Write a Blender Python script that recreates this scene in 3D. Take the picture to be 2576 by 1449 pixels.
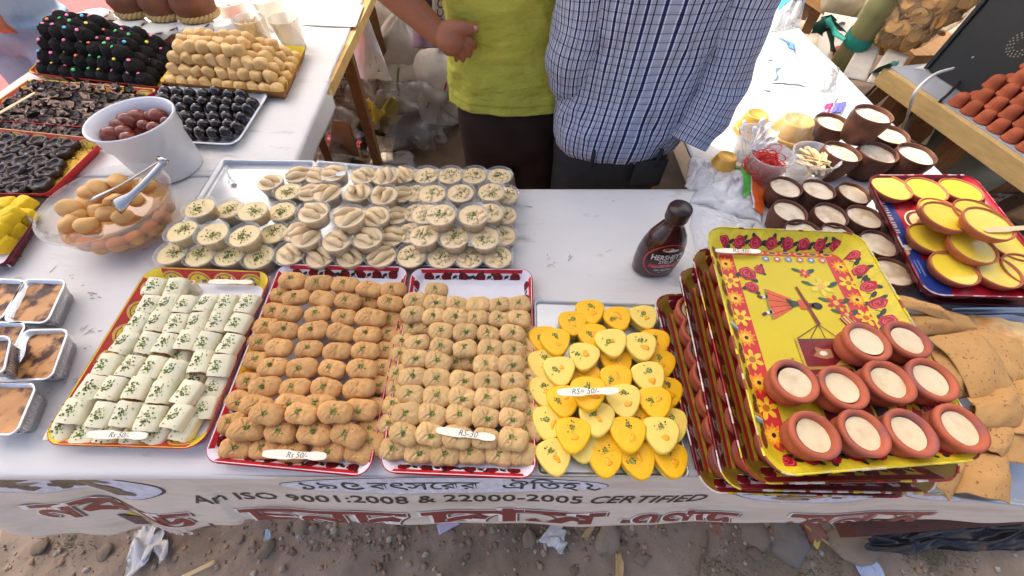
import bpy, bmesh, math, random, os
from math import sin, cos, tan, pi, radians, sqrt, floor, atan2
from mathutils import Vector, Matrix, Euler, noise

random.seed(7)
SC = bpy.context.scene
COL = SC.collection
for o in list(bpy.data.objects):
    bpy.data.objects.remove(o)

# ------------------------------------------------------------------ camera, sky, sun, exposure
F = 960.0; CX = 1288.0; CY = 724.5; PITCH = radians(55.3); CAMZ = 1.40; TZ = 0.75
cam_d = bpy.data.cameras.new('camera'); cam = bpy.data.objects.new('camera', cam_d); COL.objects.link(cam)
cam.location = (0, 0, CAMZ); cam.rotation_euler = (radians(90) - PITCH, 0, 0)
cam_d.sensor_width = 36; cam_d.lens = F / 2576 * 36; cam_d.clip_start = 0.01; cam_d.clip_end = 300
SC.camera = cam

SUN_EL, SUN_AZ = radians(50), radians(-40)          # azimuth from +Y, negative towards -X (behind the stall, left)
sun_dir = Vector((sin(SUN_AZ) * cos(SUN_EL), cos(SUN_AZ) * cos(SUN_EL), sin(SUN_EL)))
W = bpy.data.worlds.new('World'); SC.world = W; W.use_nodes = True
nt = W.node_tree; nt.nodes.clear()
sky = nt.nodes.new('ShaderNodeTexSky'); sky.sky_type = 'NISHITA'; sky.sun_disc = False
sky.sun_elevation = SUN_EL; sky.sun_rotation = SUN_AZ; sky.dust_density = 5.0; sky.air_density = .5; sky.ozone_density = .3
bg = nt.nodes.new('ShaderNodeBackground'); bg.inputs['Strength'].default_value = 0.15
wo = nt.nodes.new('ShaderNodeOutputWorld')
nt.links.new(sky.outputs[0], bg.inputs[0]); nt.links.new(bg.outputs[0], wo.inputs[0])
sun_d = bpy.data.lights.new('sun', 'SUN'); sun_d.energy = 2.0; sun_d.angle = radians(0.6); sun_d.color = (1, .96, .89)
sun = bpy.data.objects.new('sun', sun_d); COL.objects.link(sun)
sun.rotation_euler = sun_dir.to_track_quat('Z', 'Y').to_euler(); sun.location = sun_dir * 20
SC.view_settings.view_transform = 'Standard'; SC.view_settings.look = 'None'
SC.view_settings.exposure = 1.35; SC.view_settings.gamma = 1
SC.view_settings.use_curve_mapping = False

# ------------------------------------------------------------------ pixel -> place (2576 x 1449 reading of the photograph)
def ray(px, py):
    a = (px - CX) / F; b = (CY - py) / F
    return Vector((a, cos(PITCH) + b * sin(PITCH), -sin(PITCH) + b * cos(PITCH)))
def at(px, py, z):
    r = ray(px, py); t = (z - CAMZ) / r.z
    return Vector((t * r.x, t * r.y, z))
def at_y(px, py, y):
    r = ray(px, py); t = y / r.y
    return Vector((t * r.x, y, CAMZ + t * r.z))

def lin(c):
    return c / 12.92 if c <= 0.04045 else ((c + 0.055) / 1.055) ** 2.4
def rgb(r, g, b, k=1.0):
    return (min(1, lin(r / 255) * k), min(1, lin(g / 255) * k), min(1, lin(b / 255) * k), 1)

# ------------------------------------------------------------------ materials
MATS = {}
def mat(name, col, rough=.6, spec=.4, var=.12, vs=40, bump=.0, bs=200, rnd=.0, sss=0, metal=0, coat=0, bd=.004, col2=None, c2s=20, c2lo=.5, c2hi=.65, alpha=1, coords='Object', stretch=None):
    """Principled with a noise-varied colour, an optional second colour in patches, fine relief and a per-object tint."""
    if name in MATS: return MATS[name]
    m = bpy.data.materials.new(name); m.use_nodes = True; MATS[name] = m
    t = m.node_tree; N = t.nodes; L = t.links
    p = N['Principled BSDF']
    p.inputs['Roughness'].default_value = rough; p.inputs['Specular IOR Level'].default_value = spec
    p.inputs['Metallic'].default_value = metal; p.inputs['Coat Weight'].default_value = coat; p.inputs['Coat Roughness'].default_value = .08
    tc = N.new('ShaderNodeTexCoord'); src = tc.outputs[coords]
    if stretch:
        mp = N.new('ShaderNodeMapping'); mp.inputs['Scale'].default_value = stretch; L.new(src, mp.inputs[0]); src = mp.outputs[0]
    oi = N.new('ShaderNodeObjectInfo')
    def nz(scale, detail=4):
        n = N.new('ShaderNodeTexNoise'); n.noise_dimensions = '4D'; n.inputs['Scale'].default_value = scale; n.inputs['Detail'].default_value = detail
        L.new(src, n.inputs['Vector'])
        mm = N.new('ShaderNodeMath'); mm.operation = 'MULTIPLY'; mm.inputs[1].default_value = 17; L.new(oi.outputs['Random'], mm.inputs[0]); L.new(mm.outputs[0], n.inputs['W'])
        return n.outputs['Fac']
    cur = None
    n1 = nz(vs)
    r = N.new('ShaderNodeValToRGB'); r.color_ramp.elements[0].position = .25; r.color_ramp.elements[1].position = .75
    r.color_ramp.elements[0].color = (max(0, col[0] * (1 - var)), max(0, col[1] * (1 - var * 1.1)), max(0, col[2] * (1 - var * 1.2)), 1)
    r.color_ramp.elements[1].color = (min(1, col[0] * (1 + var)), min(1, col[1] * (1 + var)), min(1, col[2] * (1 + var)), 1)
    L.new(n1, r.inputs[0]); cur = r.outputs[0]
    if col2:
        n2 = nz(c2s, 5); r2 = N.new('ShaderNodeValToRGB'); r2.color_ramp.elements[0].position = c2lo; r2.color_ramp.elements[1].position = c2hi
        L.new(n2, r2.inputs[0]); mx = N.new('ShaderNodeMix'); mx.data_type = 'RGBA'; L.new(r2.outputs[0], mx.inputs['Factor']); L.new(cur, mx.inputs['A']); mx.inputs['B'].default_value = col2; cur = mx.outputs['Result']
    if rnd:
        h = N.new('ShaderNodeHueSaturation'); mr = N.new('ShaderNodeMapRange'); mr.inputs['To Min'].default_value = 1 - rnd; mr.inputs['To Max'].default_value = 1 + rnd
        L.new(oi.outputs['Random'], mr.inputs['Value']); L.new(mr.outputs[0], h.inputs['Value']); L.new(cur, h.inputs['Color']); cur = h.outputs[0]
    L.new(cur, p.inputs['Base Color'])
    if bump:
        b = N.new('ShaderNodeBump'); b.inputs['Strength'].default_value = bump; b.inputs['Distance'].default_value = bd
        L.new(nz(bs, 6), b.inputs['Height']); L.new(b.outputs[0], p.inputs['Normal'])
    if sss:
        p.inputs['Subsurface Weight'].default_value = sss; p.inputs['Subsurface Radius'].default_value = (.008, .004, .002); p.inputs['Subsurface Scale'].default_value = 1
    if alpha < 1: p.inputs['Alpha'].default_value = alpha
    return m

def clear(name, tint=(1, 1, 1, 1), body=.25, rough=.12, wrinkle=0, ws=60, edge=.4):
    """Clear plastic or glass skin: see-through, glossy at grazing angles, with a slight milky body."""
    if name in MATS: return MATS[name]
    m = bpy.data.materials.new(name); m.use_nodes = True; MATS[name] = m
    t = m.node_tree; N = t.nodes; L = t.links; N.clear()
    out = N.new('ShaderNodeOutputMaterial'); tr = N.new('ShaderNodeBsdfTransparent'); tr.inputs[0].default_value = tint
    df = N.new('ShaderNodeBsdfPrincipled'); df.inputs['Base Color'].default_value = (.85 * tint[0], .85 * tint[1], .85 * tint[2], 1); df.inputs['Roughness'].default_value = rough
    gl = N.new('ShaderNodeBsdfGlossy'); gl.inputs['Roughness'].default_value = rough
    fr = N.new('ShaderNodeLayerWeight'); fr.inputs['Blend'].default_value = .5
    pw = N.new('ShaderNodeMath'); pw.operation = 'POWER'; pw.inputs[1].default_value = 3.5; L.new(fr.outputs['Facing'], pw.inputs[0])
    ml = N.new('ShaderNodeMath'); ml.operation = 'MULTIPLY_ADD'; ml.inputs[1].default_value = edge; ml.inputs[2].default_value = .04; L.new(pw.outputs[0], ml.inputs[0])
    m1 = N.new('ShaderNodeMixShader'); m1.inputs[0].default_value = body; L.new(tr.outputs[0], m1.inputs[1]); L.new(df.outputs[0], m1.inputs[2])
    m2 = N.new('ShaderNodeMixShader'); L.new(ml.outputs[0], m2.inputs[0]); L.new(m1.outputs[0], m2.inputs[1]); L.new(gl.outputs[0], m2.inputs[2])
    if wrinkle:
        tc = N.new('ShaderNodeTexCoord'); n = N.new('ShaderNodeTexNoise'); n.inputs['Scale'].default_value = ws; n.inputs['Detail'].default_value = 5; n.inputs['Distortion'].default_value = 1.5
        b = N.new('ShaderNodeBump'); b.inputs['Strength'].default_value = wrinkle; b.inputs['Distance'].default_value = .01
        L.new(tc.outputs['Object'], n.inputs['Vector']); L.new(n.outputs[0], b.inputs['Height'])
        L.new(b.outputs[0], gl.inputs['Normal']); L.new(b.outputs[0], df.inputs['Normal']); L.new(b.outputs[0], fr.inputs['Normal'])
    L.new(m2.outputs[0], out.inputs[0])
    return m

def printed(name='printed_ink', rough=.45, coat=0):
    if name in MATS: return MATS[name]
    m = bpy.data.materials.new(name); m.use_nodes = True; MATS[name] = m
    t = m.node_tree; p = t.nodes['Principled BSDF']; a = t.nodes.new('ShaderNodeVertexColor'); a.layer_name = 'Col'
    n = t.nodes.new('ShaderNodeTexNoise'); n.inputs['Scale'].default_value = 90; n.inputs['Detail'].default_value = 5
    tc = t.nodes.new('ShaderNodeTexCoord'); t.links.new(tc.outputs['Object'], n.inputs['Vector'])
    mr = t.nodes.new('ShaderNodeMapRange'); mr.inputs['From Min'].default_value = .3; mr.inputs['From Max'].default_value = .7; mr.inputs['To Min'].default_value = .8; mr.inputs['To Max'].default_value = 1.12
    mx = t.nodes.new('ShaderNodeMix'); mx.data_type = 'RGBA'; mx.blend_type = 'MULTIPLY'; mx.inputs['Factor'].default_value = 1
    t.links.new(n.outputs[0], mr.inputs[0]); t.links.new(mr.outputs[0], mx.inputs['B']); t.links.new(a.outputs['Color'], mx.inputs['A'])
    t.links.new(mx.outputs['Result'], p.inputs['Base Color']); p.inputs['Roughness'].default_value = rough; p.inputs['Coat Weight'].default_value = coat
    return m

# ------------------------------------------------------------------ geometry
class G:
    """Collects shapes; mesh(name) turns them into ONE mesh."""
    def __init__(s): s.v = []; s.f = []; s.m = []; s.c = []; s.sm = []
    def add(s, vf, mi=0, M=None, col=(1, 1, 1, 1), smooth=True):
        k = len(s.v); v, f = vf
        s.v += [tuple(M @ Vector(p)) for p in v] if M is not None else [tuple(p) for p in v]
        for q in f:
            s.f.append([i + k for i in q]); s.m.append(mi); s.c.append(col); s.sm.append(smooth)
        return s
    def mesh(s, name, mats):
        me = bpy.data.meshes.new(name); me.from_pydata(s.v, [], s.f)
        for m in (mats if isinstance(mats, (list, tuple)) else [mats]): me.materials.append(m)
        me.polygons.foreach_set('material_index', s.m); me.polygons.foreach_set('use_smooth', s.sm)
        if any(c != (1, 1, 1, 1) for c in s.c):
            a = me.color_attributes.new('Col', 'FLOAT_COLOR', 'CORNER'); d = []
            for p, c in zip(me.polygons, s.c): d += list(c) * p.loop_total
            a.data.foreach_set('color', d)
        me.update(); return me

def link(name, me, parent=None, loc=(0, 0, 0), rot=(0, 0, 0), sc=None):
    o = bpy.data.objects.new(name, me); COL.objects.link(o); o.location = loc; o.rotation_euler = rot
    if sc is not None: o.scale = (sc, sc, sc) if isinstance(sc, (int, float)) else sc
    if parent: o.parent = parent
    return o
def tag(o, label, cat, group=None):
    o['label'] = label; o['category'] = cat
    if group: o['group'] = group
    return o
def thing(name, label, cat, loc=(0, 0, 0), rot=(0, 0, 0), group=None):
    return tag(link(name, None, None, loc, rot), label, cat, group)
def struct(o): o['kind'] = 'structure'; return o
def stuff(o): o['kind'] = 'stuff'; return o
ORD = ['first', 'second', 'third', 'fourth', 'fifth', 'sixth', 'seventh', 'eighth', 'ninth', 'tenth', 'eleventh', 'twelfth', 'thirteenth', 'fourteenth', 'fifteenth', 'sixteenth']
def nth(i, n, lo='leftmost', hi='rightmost', suf=' from left'):
    if i == 0: return lo
    if i == n - 1: return hi
    return ORD[i] + suf

def lathe(prof, n=24, fn=None):
    v = []; f = []; rings = []
    for j, (r, z) in enumerate(prof):
        if r < 1e-6: rings.append([len(v)]); v.append((0, 0, z)); continue
        ring = []
        for i in range(n):
            a = 2 * pi * i / n; rr, zz = (r, z) if fn is None else fn(r, z, a, j)
            ring.append(len(v)); v.append((rr * cos(a), rr * sin(a), zz))
        rings.append(ring)
    for A, B in zip(rings, rings[1:]):
        if len(A) == 1 and len(B) == 1: continue
        if len(A) == 1: f += [(A[0], B[(i + 1) % n], B[i]) for i in range(n)]
        elif len(B) == 1: f += [(A[i], A[(i + 1) % n], B[0]) for i in range(n)]
        else: f += [(A[i], A[(i + 1) % n], B[(i + 1) % n], B[i]) for i in range(n)]
    return v, f
def loft(rings, cap=True, closed=True):
    v = []; f = []; n = len(rings[0])
    for r in rings: v += [tuple(p) for p in r]
    for j in range(len(rings) - 1):
        for i in range(n if closed else n - 1):
            a = j * n + i; b = j * n + (i + 1) % n
            f.append((a, b, b + n, a + n))
    if cap and closed:
        f.append(tuple(range(n))[::-1]); f.append(tuple(range((len(rings) - 1) * n, len(rings) * n)))
    return v, f
def box(x0, y0, z0, x1, y1, z1):
    v = [(x0, y0, z0), (x1, y0, z0), (x1, y1, z0), (x0, y1, z0), (x0, y0, z1), (x1, y0, z1), (x1, y1, z1), (x0, y1, z1)]
    return v, [(3, 2, 1, 0), (4, 5, 6, 7), (0, 1, 5, 4), (1, 2, 6, 5), (2, 3, 7, 6), (3, 0, 4, 7)]
def frames(path):
    path = [Vector(p) for p in path]; out = []; up = None
    for i, p in enumerate(path):
        t = (path[min(i + 1, len(path) - 1)] - path[max(i - 1, 0)]).normalized()
        if up is None: up = Vector((0, 0, 1)) if abs(t.z) < .9 else Vector((0, 1, 0))
        s = t.cross(up).normalized(); up = s.cross(t).normalized(); out.append((p, s, up, t))
    return out
def tube(path, rad, n=8, flat=1.0, cap=True):
    R = rad if isinstance(rad, (list, tuple)) else [rad] * len(path)
    rings = []
    for (p, s, u, t), r in zip(frames(path), R):
        rings.append([p + s * (r * cos(2 * pi * i / n)) + u * (r * flat * sin(2 * pi * i / n)) for i in range(n)])
    return loft(rings, cap)
def bar(a, b, w, h):
    """A straight plank or beam from a to b, w wide and h thick."""
    a = Vector(a); b = Vector(b); t = (b - a).normalized(); up = Vector((0, 0, 1)) if abs(t.z) < .9 else Vector((0, 1, 0))
    s = t.cross(up).normalized(); u = s.cross(t)
    R = [[p + s * (w / 2 * i) + u * (h / 2 * j) for i, j in ((-1, -1), (1, -1), (1, 1), (-1, 1))] for p in (a, b)]
    return loft(R)
def spline(pts, n=6):
    P = [Vector(p) for p in pts]; P = [2 * P[0] - P[1]] + P + [2 * P[-1] - P[-2]]; out = []
    for i in range(1, len(P) - 2):
        for k in range(n):
            t = k / n; a, b, c, d = P[i - 1], P[i], P[i + 1], P[i + 2]
            out.append(.5 * ((2 * b) + (c - a) * t + (2 * a - 5 * b + 4 * c - d) * t * t + (3 * b - a - 3 * c + d) * t ** 3))
    out.append(P[-2]); return out
def spow(x, e): return (abs(x) ** e) * (1 if x >= 0 else -1)
def blob(rx, ry, rz, nu=18, nv=10, e=1.0, fn=None, amp=0, freq=1, seed=0):
    """Superellipsoid (e < 1 boxier) with optional noise and a point function."""
    v = [(0, 0, -rz)]; f = []
    for j in range(1, nv):
        b = -pi / 2 + pi * j / nv
        for i in range(nu):
            a = 2 * pi * i / nu
            v.append((rx * spow(cos(b), e) * spow(cos(a), e), ry * spow(cos(b), e) * spow(sin(a), e), rz * spow(sin(b), e)))
    v.append((0, 0, rz)); top = len(v) - 1
    f += [(0, 1 + (i + 1) % nu, 1 + i) for i in range(nu)]
    for j in range(nv - 2):
        for i in range(nu):
            a = 1 + j * nu + i; b = 1 + j * nu + (i + 1) % nu; f.append((a, b, b + nu, a + nu))
    k = 1 + (nv - 2) * nu
    f += [(k + i, k + (i + 1) % nu, top) for i in range(nu)]
    if amp:
        w = []
        for p in v:
            q = Vector(p); d = noise.noise(q * freq + Vector((seed * 7.3, seed * 3.1, seed))) ; w.append(tuple(q * (1 + amp * d)))
        v = w
    if fn: v = [fn(*p) for p in v]
    return v, f
def prism(pts, z0, z1, bev=.003, steps=3, top_fn=None, taper=1.0):
    """Upright rounded-edge slab from an outline (convex), fan-capped so that the top can be shaped."""
    n = len(pts); cx = sum(p[0] for p in pts) / n; cy = sum(p[1] for p in pts) / n
    R = max(sqrt((p[0] - cx) ** 2 + (p[1] - cy) ** 2) for p in pts)
    prof = [(taper, z0)]
    for k in range(steps + 1):
        a = pi / 2 * k / steps; prof.append((1 - (bev / R) * (1 - cos(a)), z1 - bev + bev * sin(a)))
    for s in (.7, .4): prof.append((s * (1 - bev / R), z1))
    rings = [[(cx + (x - cx) * s, cy + (y - cy) * s, z) for x, y in pts] for s, z in prof]
    v, f = loft(rings, cap=False); f.append(tuple(range(n))[::-1])
    v.append((cx, cy, z1)); c = len(v) - 1; k = (len(rings) - 1) * n
    f += [(k + i, k + (i + 1) % n, c) for i in range(n)]
    if top_fn: v = [top_fn(*p) for p in v]
    return v, f
def rrect(x0, y0, x1, y1, r, n=5):
    out = []
    for cx, cy, a0 in ((x1 - r, y1 - r, 0), (x0 + r, y1 - r, 90), (x0 + r, y0 + r, 180), (x1 - r, y0 + r, 270)):
        for k in range(n + 1):
            a = radians(a0 + 90 * k / n); out.append((cx + r * cos(a), cy + r * sin(a)))
    return out
def sheet(fn, nu, nv, th=0):
    """Grid surface fn(u, v) -> point for u, v in 0..1; with th it gets a real thickness."""
    P = [[Vector(fn(i / nu, j / nv)) for i in range(nu + 1)] for j in range(nv + 1)]
    v = [p for r in P for p in r]; n = nu + 1
    f = [(j * n + i, j * n + i + 1, (j + 1) * n + i + 1, (j + 1) * n + i) for j in range(nv) for i in range(nu)]
    if th:
        N = [Vector() for _ in v]
        for q in f:
            d = (v[q[1]] - v[q[0]]).cross(v[q[3]] - v[q[0]])
            for i in q: N[i] += d
        k = len(v); v = v + [p - m.normalized() * th if m.length > 1e-12 else p - Vector((0, 0, th)) for p, m in zip(v, N)]
        f = f + [tuple(i + k for i in reversed(q)) for q in f]
        edge = [j for j in range(n)] + [j * n + nu for j in range(1, nv + 1)] + [nv * n + i for i in range(nu - 1, -1, -1)] + [j * n for j in range(nv - 1, 0, -1)]
        for a, b in zip(edge, edge[1:] + edge[:1]): f.append((b, a, a + k, b + k))
    return [tuple(p) for p in v], f
def fbm(x, y, z=0, o=4):
    s = 0; a = 1; 
    for k in range(o): s += a * noise.noise((x * 2 ** k, y * 2 ** k, z + 5.2 * k)); a *= .5
    return s

# ------------------------------------------------------------------ flat print on surfaces
class Print:
    """Coloured flat shapes in (u, v), laid on a surface f(u, v, height)."""
    def __init__(s, f): s.f = f; s.g = G()
    def poly(s, pts, col, layer=1):
        s.g.add(([s.f(u, v, .00018 * layer) for u, v in pts], [tuple(range(len(pts)))]), 0, None, col, False)
    def fan(s, pts, col, layer=1):
        cu = sum(p[0] for p in pts) / len(pts); cv = sum(p[1] for p in pts) / len(pts); n = len(pts)
        s.g.add(([s.f(u, v, .00018 * layer) for u, v in pts] + [s.f(cu, cv, .00018 * layer)], [(i, (i + 1) % n, n) for i in range(n)]), 0, None, col, False)
    def ell(s, u, v, ru, rv, col, layer=1, n=14, rot=0, a0=0, a1=2 * pi, wob=0):
        p = []
        for i in range(n):
            a = a0 + (a1 - a0) * i / n; k = 1 + wob * sin(i * 2.7 + u * 90)
            x = ru * cos(a) * k; y = rv * sin(a) * k; p.append((u + x * cos(rot) - y * sin(rot), v + x * sin(rot) + y * cos(rot)))
        s.fan(p, col, layer)
    def disc(s, u, v, ru, rv, col, layer=1, n=44, nr=6, vmin=-9):
        for i in range(n):
            a0, a1 = 2 * pi * i / n, 2 * pi * (i + 1) / n
            for k in range(nr):
                k0, k1 = k / nr, (k + 1) / nr; q = [(u + ru * kk * cos(a), max(vmin, v + rv * kk * sin(a))) for kk, a in ((k1, a0), (k1, a1), (k0, a1), (k0, a0))]
                s.poly(q if k else q[:3], col, layer)
    def arc(s, u, v, r, w, a0, a1, col, layer=1, n=8, sx=1, sy=1):
        o = [(u + sx * r * cos(a0 + (a1 - a0) * i / n), v + sy * r * sin(a0 + (a1 - a0) * i / n)) for i in range(n + 1)]
        q = [(u + sx * (r - w) * cos(a0 + (a1 - a0) * i / n), v + sy * (r - w) * sin(a0 + (a1 - a0) * i / n)) for i in range(n + 1)]
        for i in range(n): s.poly([o[i], o[i + 1], q[i + 1], q[i]], col, layer)
    def rect(s, u0, v0, u1, v1, col, layer=1, nu=1, nv=1):
        for i in range(nu):
            for j in range(nv):
                a = u0 + (u1 - u0) * i / nu; b = u0 + (u1 - u0) * (i + 1) / nu; c = v0 + (v1 - v0) * j / nv; d = v0 + (v1 - v0) * (j + 1) / nv
                s.poly([(a, c), (b, c), (b, d), (a, d)], col, layer)
    def line(s, pts, w, col, layer=1):
        for (a, b), (c, d) in zip(pts, pts[1:]):
            l = sqrt((c - a) ** 2 + (d - b) ** 2) or 1; nx = -(d - b) / l * w / 2; ny = (c - a) / l * w / 2
            s.poly([(a - nx, b - ny), (c - nx, d - ny), (c + nx, d + ny), (a + nx, b + ny)], col, layer)
    def flower(s, u, v, r, n, col, core, layer=1, k=.45, rot=0):
        p = []
        for i in range(n * 4):
            a = rot + 2 * pi * i / (n * 4); q = (k, .8, 1, .8)[i % 4]; p.append((u + r * q * cos(a), v + r * q * sin(a)))
        s.fan(p, col, layer); s.ell(u, v, r * .3, r * .3, core, layer + 1, 8)
    def rose(s, u, v, r, layer=1, rot=0, dark=False):
        R1, R2, R3 = (rgb(92, 8, 22), rgb(150, 22, 38), rgb(60, 4, 14)) if dark else (rgb(165, 20, 40), rgb(225, 70, 85), rgb(105, 8, 25))
        gr = rgb(26, 52, 34)
        for a in (rot + 3.6, rot + 5.6):
            s.ell(u + r * .95 * cos(a), v + r * .95 * sin(a), r * .6, r * .34, gr, layer, 8, a + .3)
        s.ell(u, v, r, r * .95, R1, layer + 1, 11, rot, wob=.07)
        for i, rr in enumerate((.8, .52, .28)):
            s.arc(u, v, r * rr, r * .16, rot + i * 1.9, rot + i * 1.9 + 3.6, R2, layer + 2, 6)
            s.arc(u, v, r * (rr - .14), r * .1, rot + i * 1.9 + 2.4, rot + i * 1.9 + 5.2, R3, layer + 2, 5)
    def text(s, body, u, v, size, col, layer=1, font=None, sx=1, rot=0, shear=0, cut=0, offs=0, lim=None):
        cu = bpy.data.curves.new('t', 'FONT'); cu.body = body; cu.size = 1; cu.resolution_u = 2; cu.offset = offs; cu.shear = shear
        if font: cu.font = font
        o = bpy.data.objects.new('t', cu); COL.objects.link(o); dg = bpy.context.evaluated_depsgraph_get(); dg.update()
        me = bpy.data.meshes.new_from_object(o.evaluated_get(dg)); bpy.data.objects.remove(o); bpy.data.curves.remove(cu)
        bm = bmesh.new(); bm.from_mesh(me); bpy.data.meshes.remove(me)
        if cut and bm.verts:
            x0 = min(q.co.x for q in bm.verts); x1 = max(q.co.x for q in bm.verts); k = x0 + cut
            while k < x1:
                bmesh.ops.bisect_plane(bm, geom=bm.verts[:] + bm.edges[:] + bm.faces[:], plane_co=(k, 0, 0), plane_no=(1, 0, 0)); k += cut
        bm.verts.index_update(); V = []
        w = 0
        for q in bm.verts:
            x = q.co.x * size * sx; y = q.co.y * size; w = max(w, x)
            V.append((u + x * cos(rot) - y * sin(rot), v + x * sin(rot) + y * cos(rot)))
        if lim is not None: V = [(a, max(b, lim)) for a, b in V]
        s.g.add(([s.f(a, b, .00018 * layer) for a, b in V], [tuple(q.index for q in p.verts) for p in bm.faces]), 0, None, col, False)
        bm.free(); return w
    def build(s, name, parent, mtl=None):
        return link(name, s.g.mesh(name, mtl or printed()), parent)
def load_font(key):
    try:
        d = bpy.utils.system_resource('DATAFILES', path='fonts')
        for n in os.listdir(d):
            if key in n: return bpy.data.fonts.load(os.path.join(d, n))
    except Exception: pass
    return None
# ================================================================== THE PLACE
rnd = random.Random(3)
# ---- ground: one sheet, fine near the stall, coarse out to the horizon
def graded(a, b, step, far):
    mid = [a + step * i for i in range(int(round((b - a) / step)) + 1)]; lo = []; hi = []; s = step; x = a
    while x > -far: s *= 1.45; x -= s; lo.append(x)
    s = step; x = b
    while x < far: s *= 1.45; x += s; hi.append(x)
    return lo[::-1] + mid + hi
def ground_z(x, y):
    k = 1 if -2.4 < x < 2.4 and -.6 < y < 3.4 else 0
    return k * (.012 * fbm(x * 5, y * 5, 1, 3) + .008 * fbm(x * 26, y * 26, 2, 4)) - .006
xs = graded(-1.7, 1.7, .017, 70); ys = graded(-.25, .3, .014, 70)
v = [(x, y, ground_z(x, y)) for y in ys for x in xs]; n = len(xs)
f = [(j * n + i, j * n + i + 1, (j + 1) * n + i + 1, (j + 1) * n + i) for j in range(len(ys) - 1) for i in range(n - 1)]
M_soil = mat('trodden_earth', rgb(156, 139, 121), .95, .15, .22, 7, .9, 60, col2=rgb(110, 99, 82), c2s=3.2, c2lo=.5, c2hi=.68, coords='Object')
struct(link('ground', G().add((v, f)).mesh('ground', M_soil)))
# dark brown matting behind the counter
M_mat = mat('floor_sheet', rgb(78, 64, 50), .8, .2, .25, 9, .3, 50, col2=rgb(46, 38, 32), c2s=2.5)
struct(link('stall_floor', G().add(sheet(lambda a, b: (-1.55 + 2.5 * a, .85 + 2.6 * b, .012 + .004 * noise.noise(Vector((a * 9, b * 9, 0)))), 30, 30, .004)).mesh('stall_floor', M_mat)))
M_pink = mat('pink_ground_cloth', rgb(196, 92, 90), .85, .2, .15, 12, .4, 30)
tag(link('ground_cloth', G().add(sheet(lambda a, b: (-5 + 3.35 * a, .6 + 5 * b, .02 + .012 * fbm(a * 9, b * 6, 4, 3)), 60, 60, .003)).mesh('ground_cloth', M_pink)), 'crumpled pink cloth spread on the ground beyond the dark sweets', 'cloth')

# ---- tables
M_ply = mat('table_board', rgb(190, 150, 92), .7, .3, .2, 14, .3, 120, stretch=(6, 1, 6))
M_leg = mat('rough_timber', rgb(128, 92, 58), .8, .25, .3, 12, .4, 150, stretch=(8, 8, 1))
M_vinyl = mat('white_vinyl_sheet', rgb(222, 219, 214), .6, .15, .05, 4, .25, 26, col2=rgb(150, 145, 138), c2s=11, c2lo=.60, c2hi=.80, stretch=(1, 2.6, 1))
def table(label, x0, y0, x1, y1, legs):
    t = thing('table', label, 'table', (0, 0, 0))
    link('tabletop', G().add(box(x0 + .004, y0 + .004, .722, x1 - .004, y1 - .004, .7455), smooth=False).mesh('tabletop', M_ply), t)
    for a, b in legs:
        link('leg', G().add(bar(a, b, .042, .03), smooth=False).mesh('leg', M_leg), t)
    return t
table('long plywood counter under the white vinyl at the front', -1.6, .104, 1.115, .742, [((-1.5, .2, 0), (-1.5, .2, .72)), ((-.3, .66, 0), (-.3, .66, .72)), ((.45, .2, 0), (.45, .2, .72)), ((1.05, .2, 0), (1.05, .2, .72))])
P_ = at(890, 150, .70); Q_ = at(960, 420, .0)
lt = table('plywood side table on splayed wooden legs carrying dark sweets', -1.62, .747, -.615, 2.25, [])
def leg_px(p, q, z1, z0, w=.045, t=None):
    a = at(p[0], p[1], z1); b = at(q[0], q[1], z0)
    link('leg', G().add(bar(b, a, w, .032), smooth=False).mesh('leg', M_leg), t or lt)
leg_px((868, 120), (955, 425), .712, .02); leg_px((780, 285), (835, 425), .712, .15, .03); leg_px((925, 0), (990, 240), .712, .02, .05)
link('edge_batten', G().add(bar((-.602, .95, .728), (-.632, 2.24, .728), .018, .034), smooth=False).mesh('edge_batten', mat('pale_batten', rgb(205, 168, 105), .7, .3, .2, 20)), lt)
table('plywood side table beneath white bags and milk bowls', .5, .747, 1.118, 2.3, [((.55, .8, 0), (.55, .8, .72)), ((1.07, .8, 0), (1.07, .8, .72)), ((.55, 2.2, 0), (.55, 2.2, .72)), ((1.07, 2.2, 0), (1.07, 2.2, .72))])

def cloth(label, fn, nu, nv):
    return tag(link('tablecloth', G().add(sheet(fn, nu, nv, .0016)).mesh('tablecloth', M_vinyl)), label, 'tablecloth')
def wav(x, y): return .0009 * fbm(x * 6, y * 9, 3, 3) + .0045 * max(0, .22 - abs(noise.noise(Vector((x * 2.3 + y, y * 3.2 - x * .6, 4.4))))) + .003 * max(0, .2 - abs(noise.noise(Vector((x * 4.6 - y * 2, y * 3.0 + x, 9.1)))))
def main_cloth(a, b):
    x = -1.62 + 2.745 * a; yb = .752 + (.06 * max(0, min(1, (-.02 - x) / .5)) if x < 0 else 0)
    s = b * (yb - .098 + .05); 
    if s < .02: return (x, .097 - .003 * cos(s * 60), .749 - (.02 - s) * .9)
    y = .098 + s - .02
    if y > yb: return (x, yb + .003, .749 - (y - yb))
    return (x, y, .749 + wav(x, y))
cloth('stained white vinyl sheet covering the front counter', main_cloth, 300, 96)
def left_cloth(a, b):
    y = .80 + 1.47 * b; xr = -.583 - .057 * (y - .87); s = a * (xr + 1.64 + .075)
    x = -1.64 + s
    if x > xr:
        d = x - xr; return (xr + .003 + .004 * sin(y * 17) * d / .07 - (.006 if y > 1.3 else 0), y, .7525 - d * (.9 if y < 1.25 else .3))
    return (x, y, .7525 + wav(x, y + 3))
cloth('white sheet on the left side table hanging over its edge', left_cloth, 110, 120)
def right_cloth(a, b):
    x = .485 + .655 * a; y = .72 + 1.6 * b
    d = max(0, x - 1.12)
    return (x - d * .9, y, .7525 + wav(x + 5, y) - d * 2)
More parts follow.
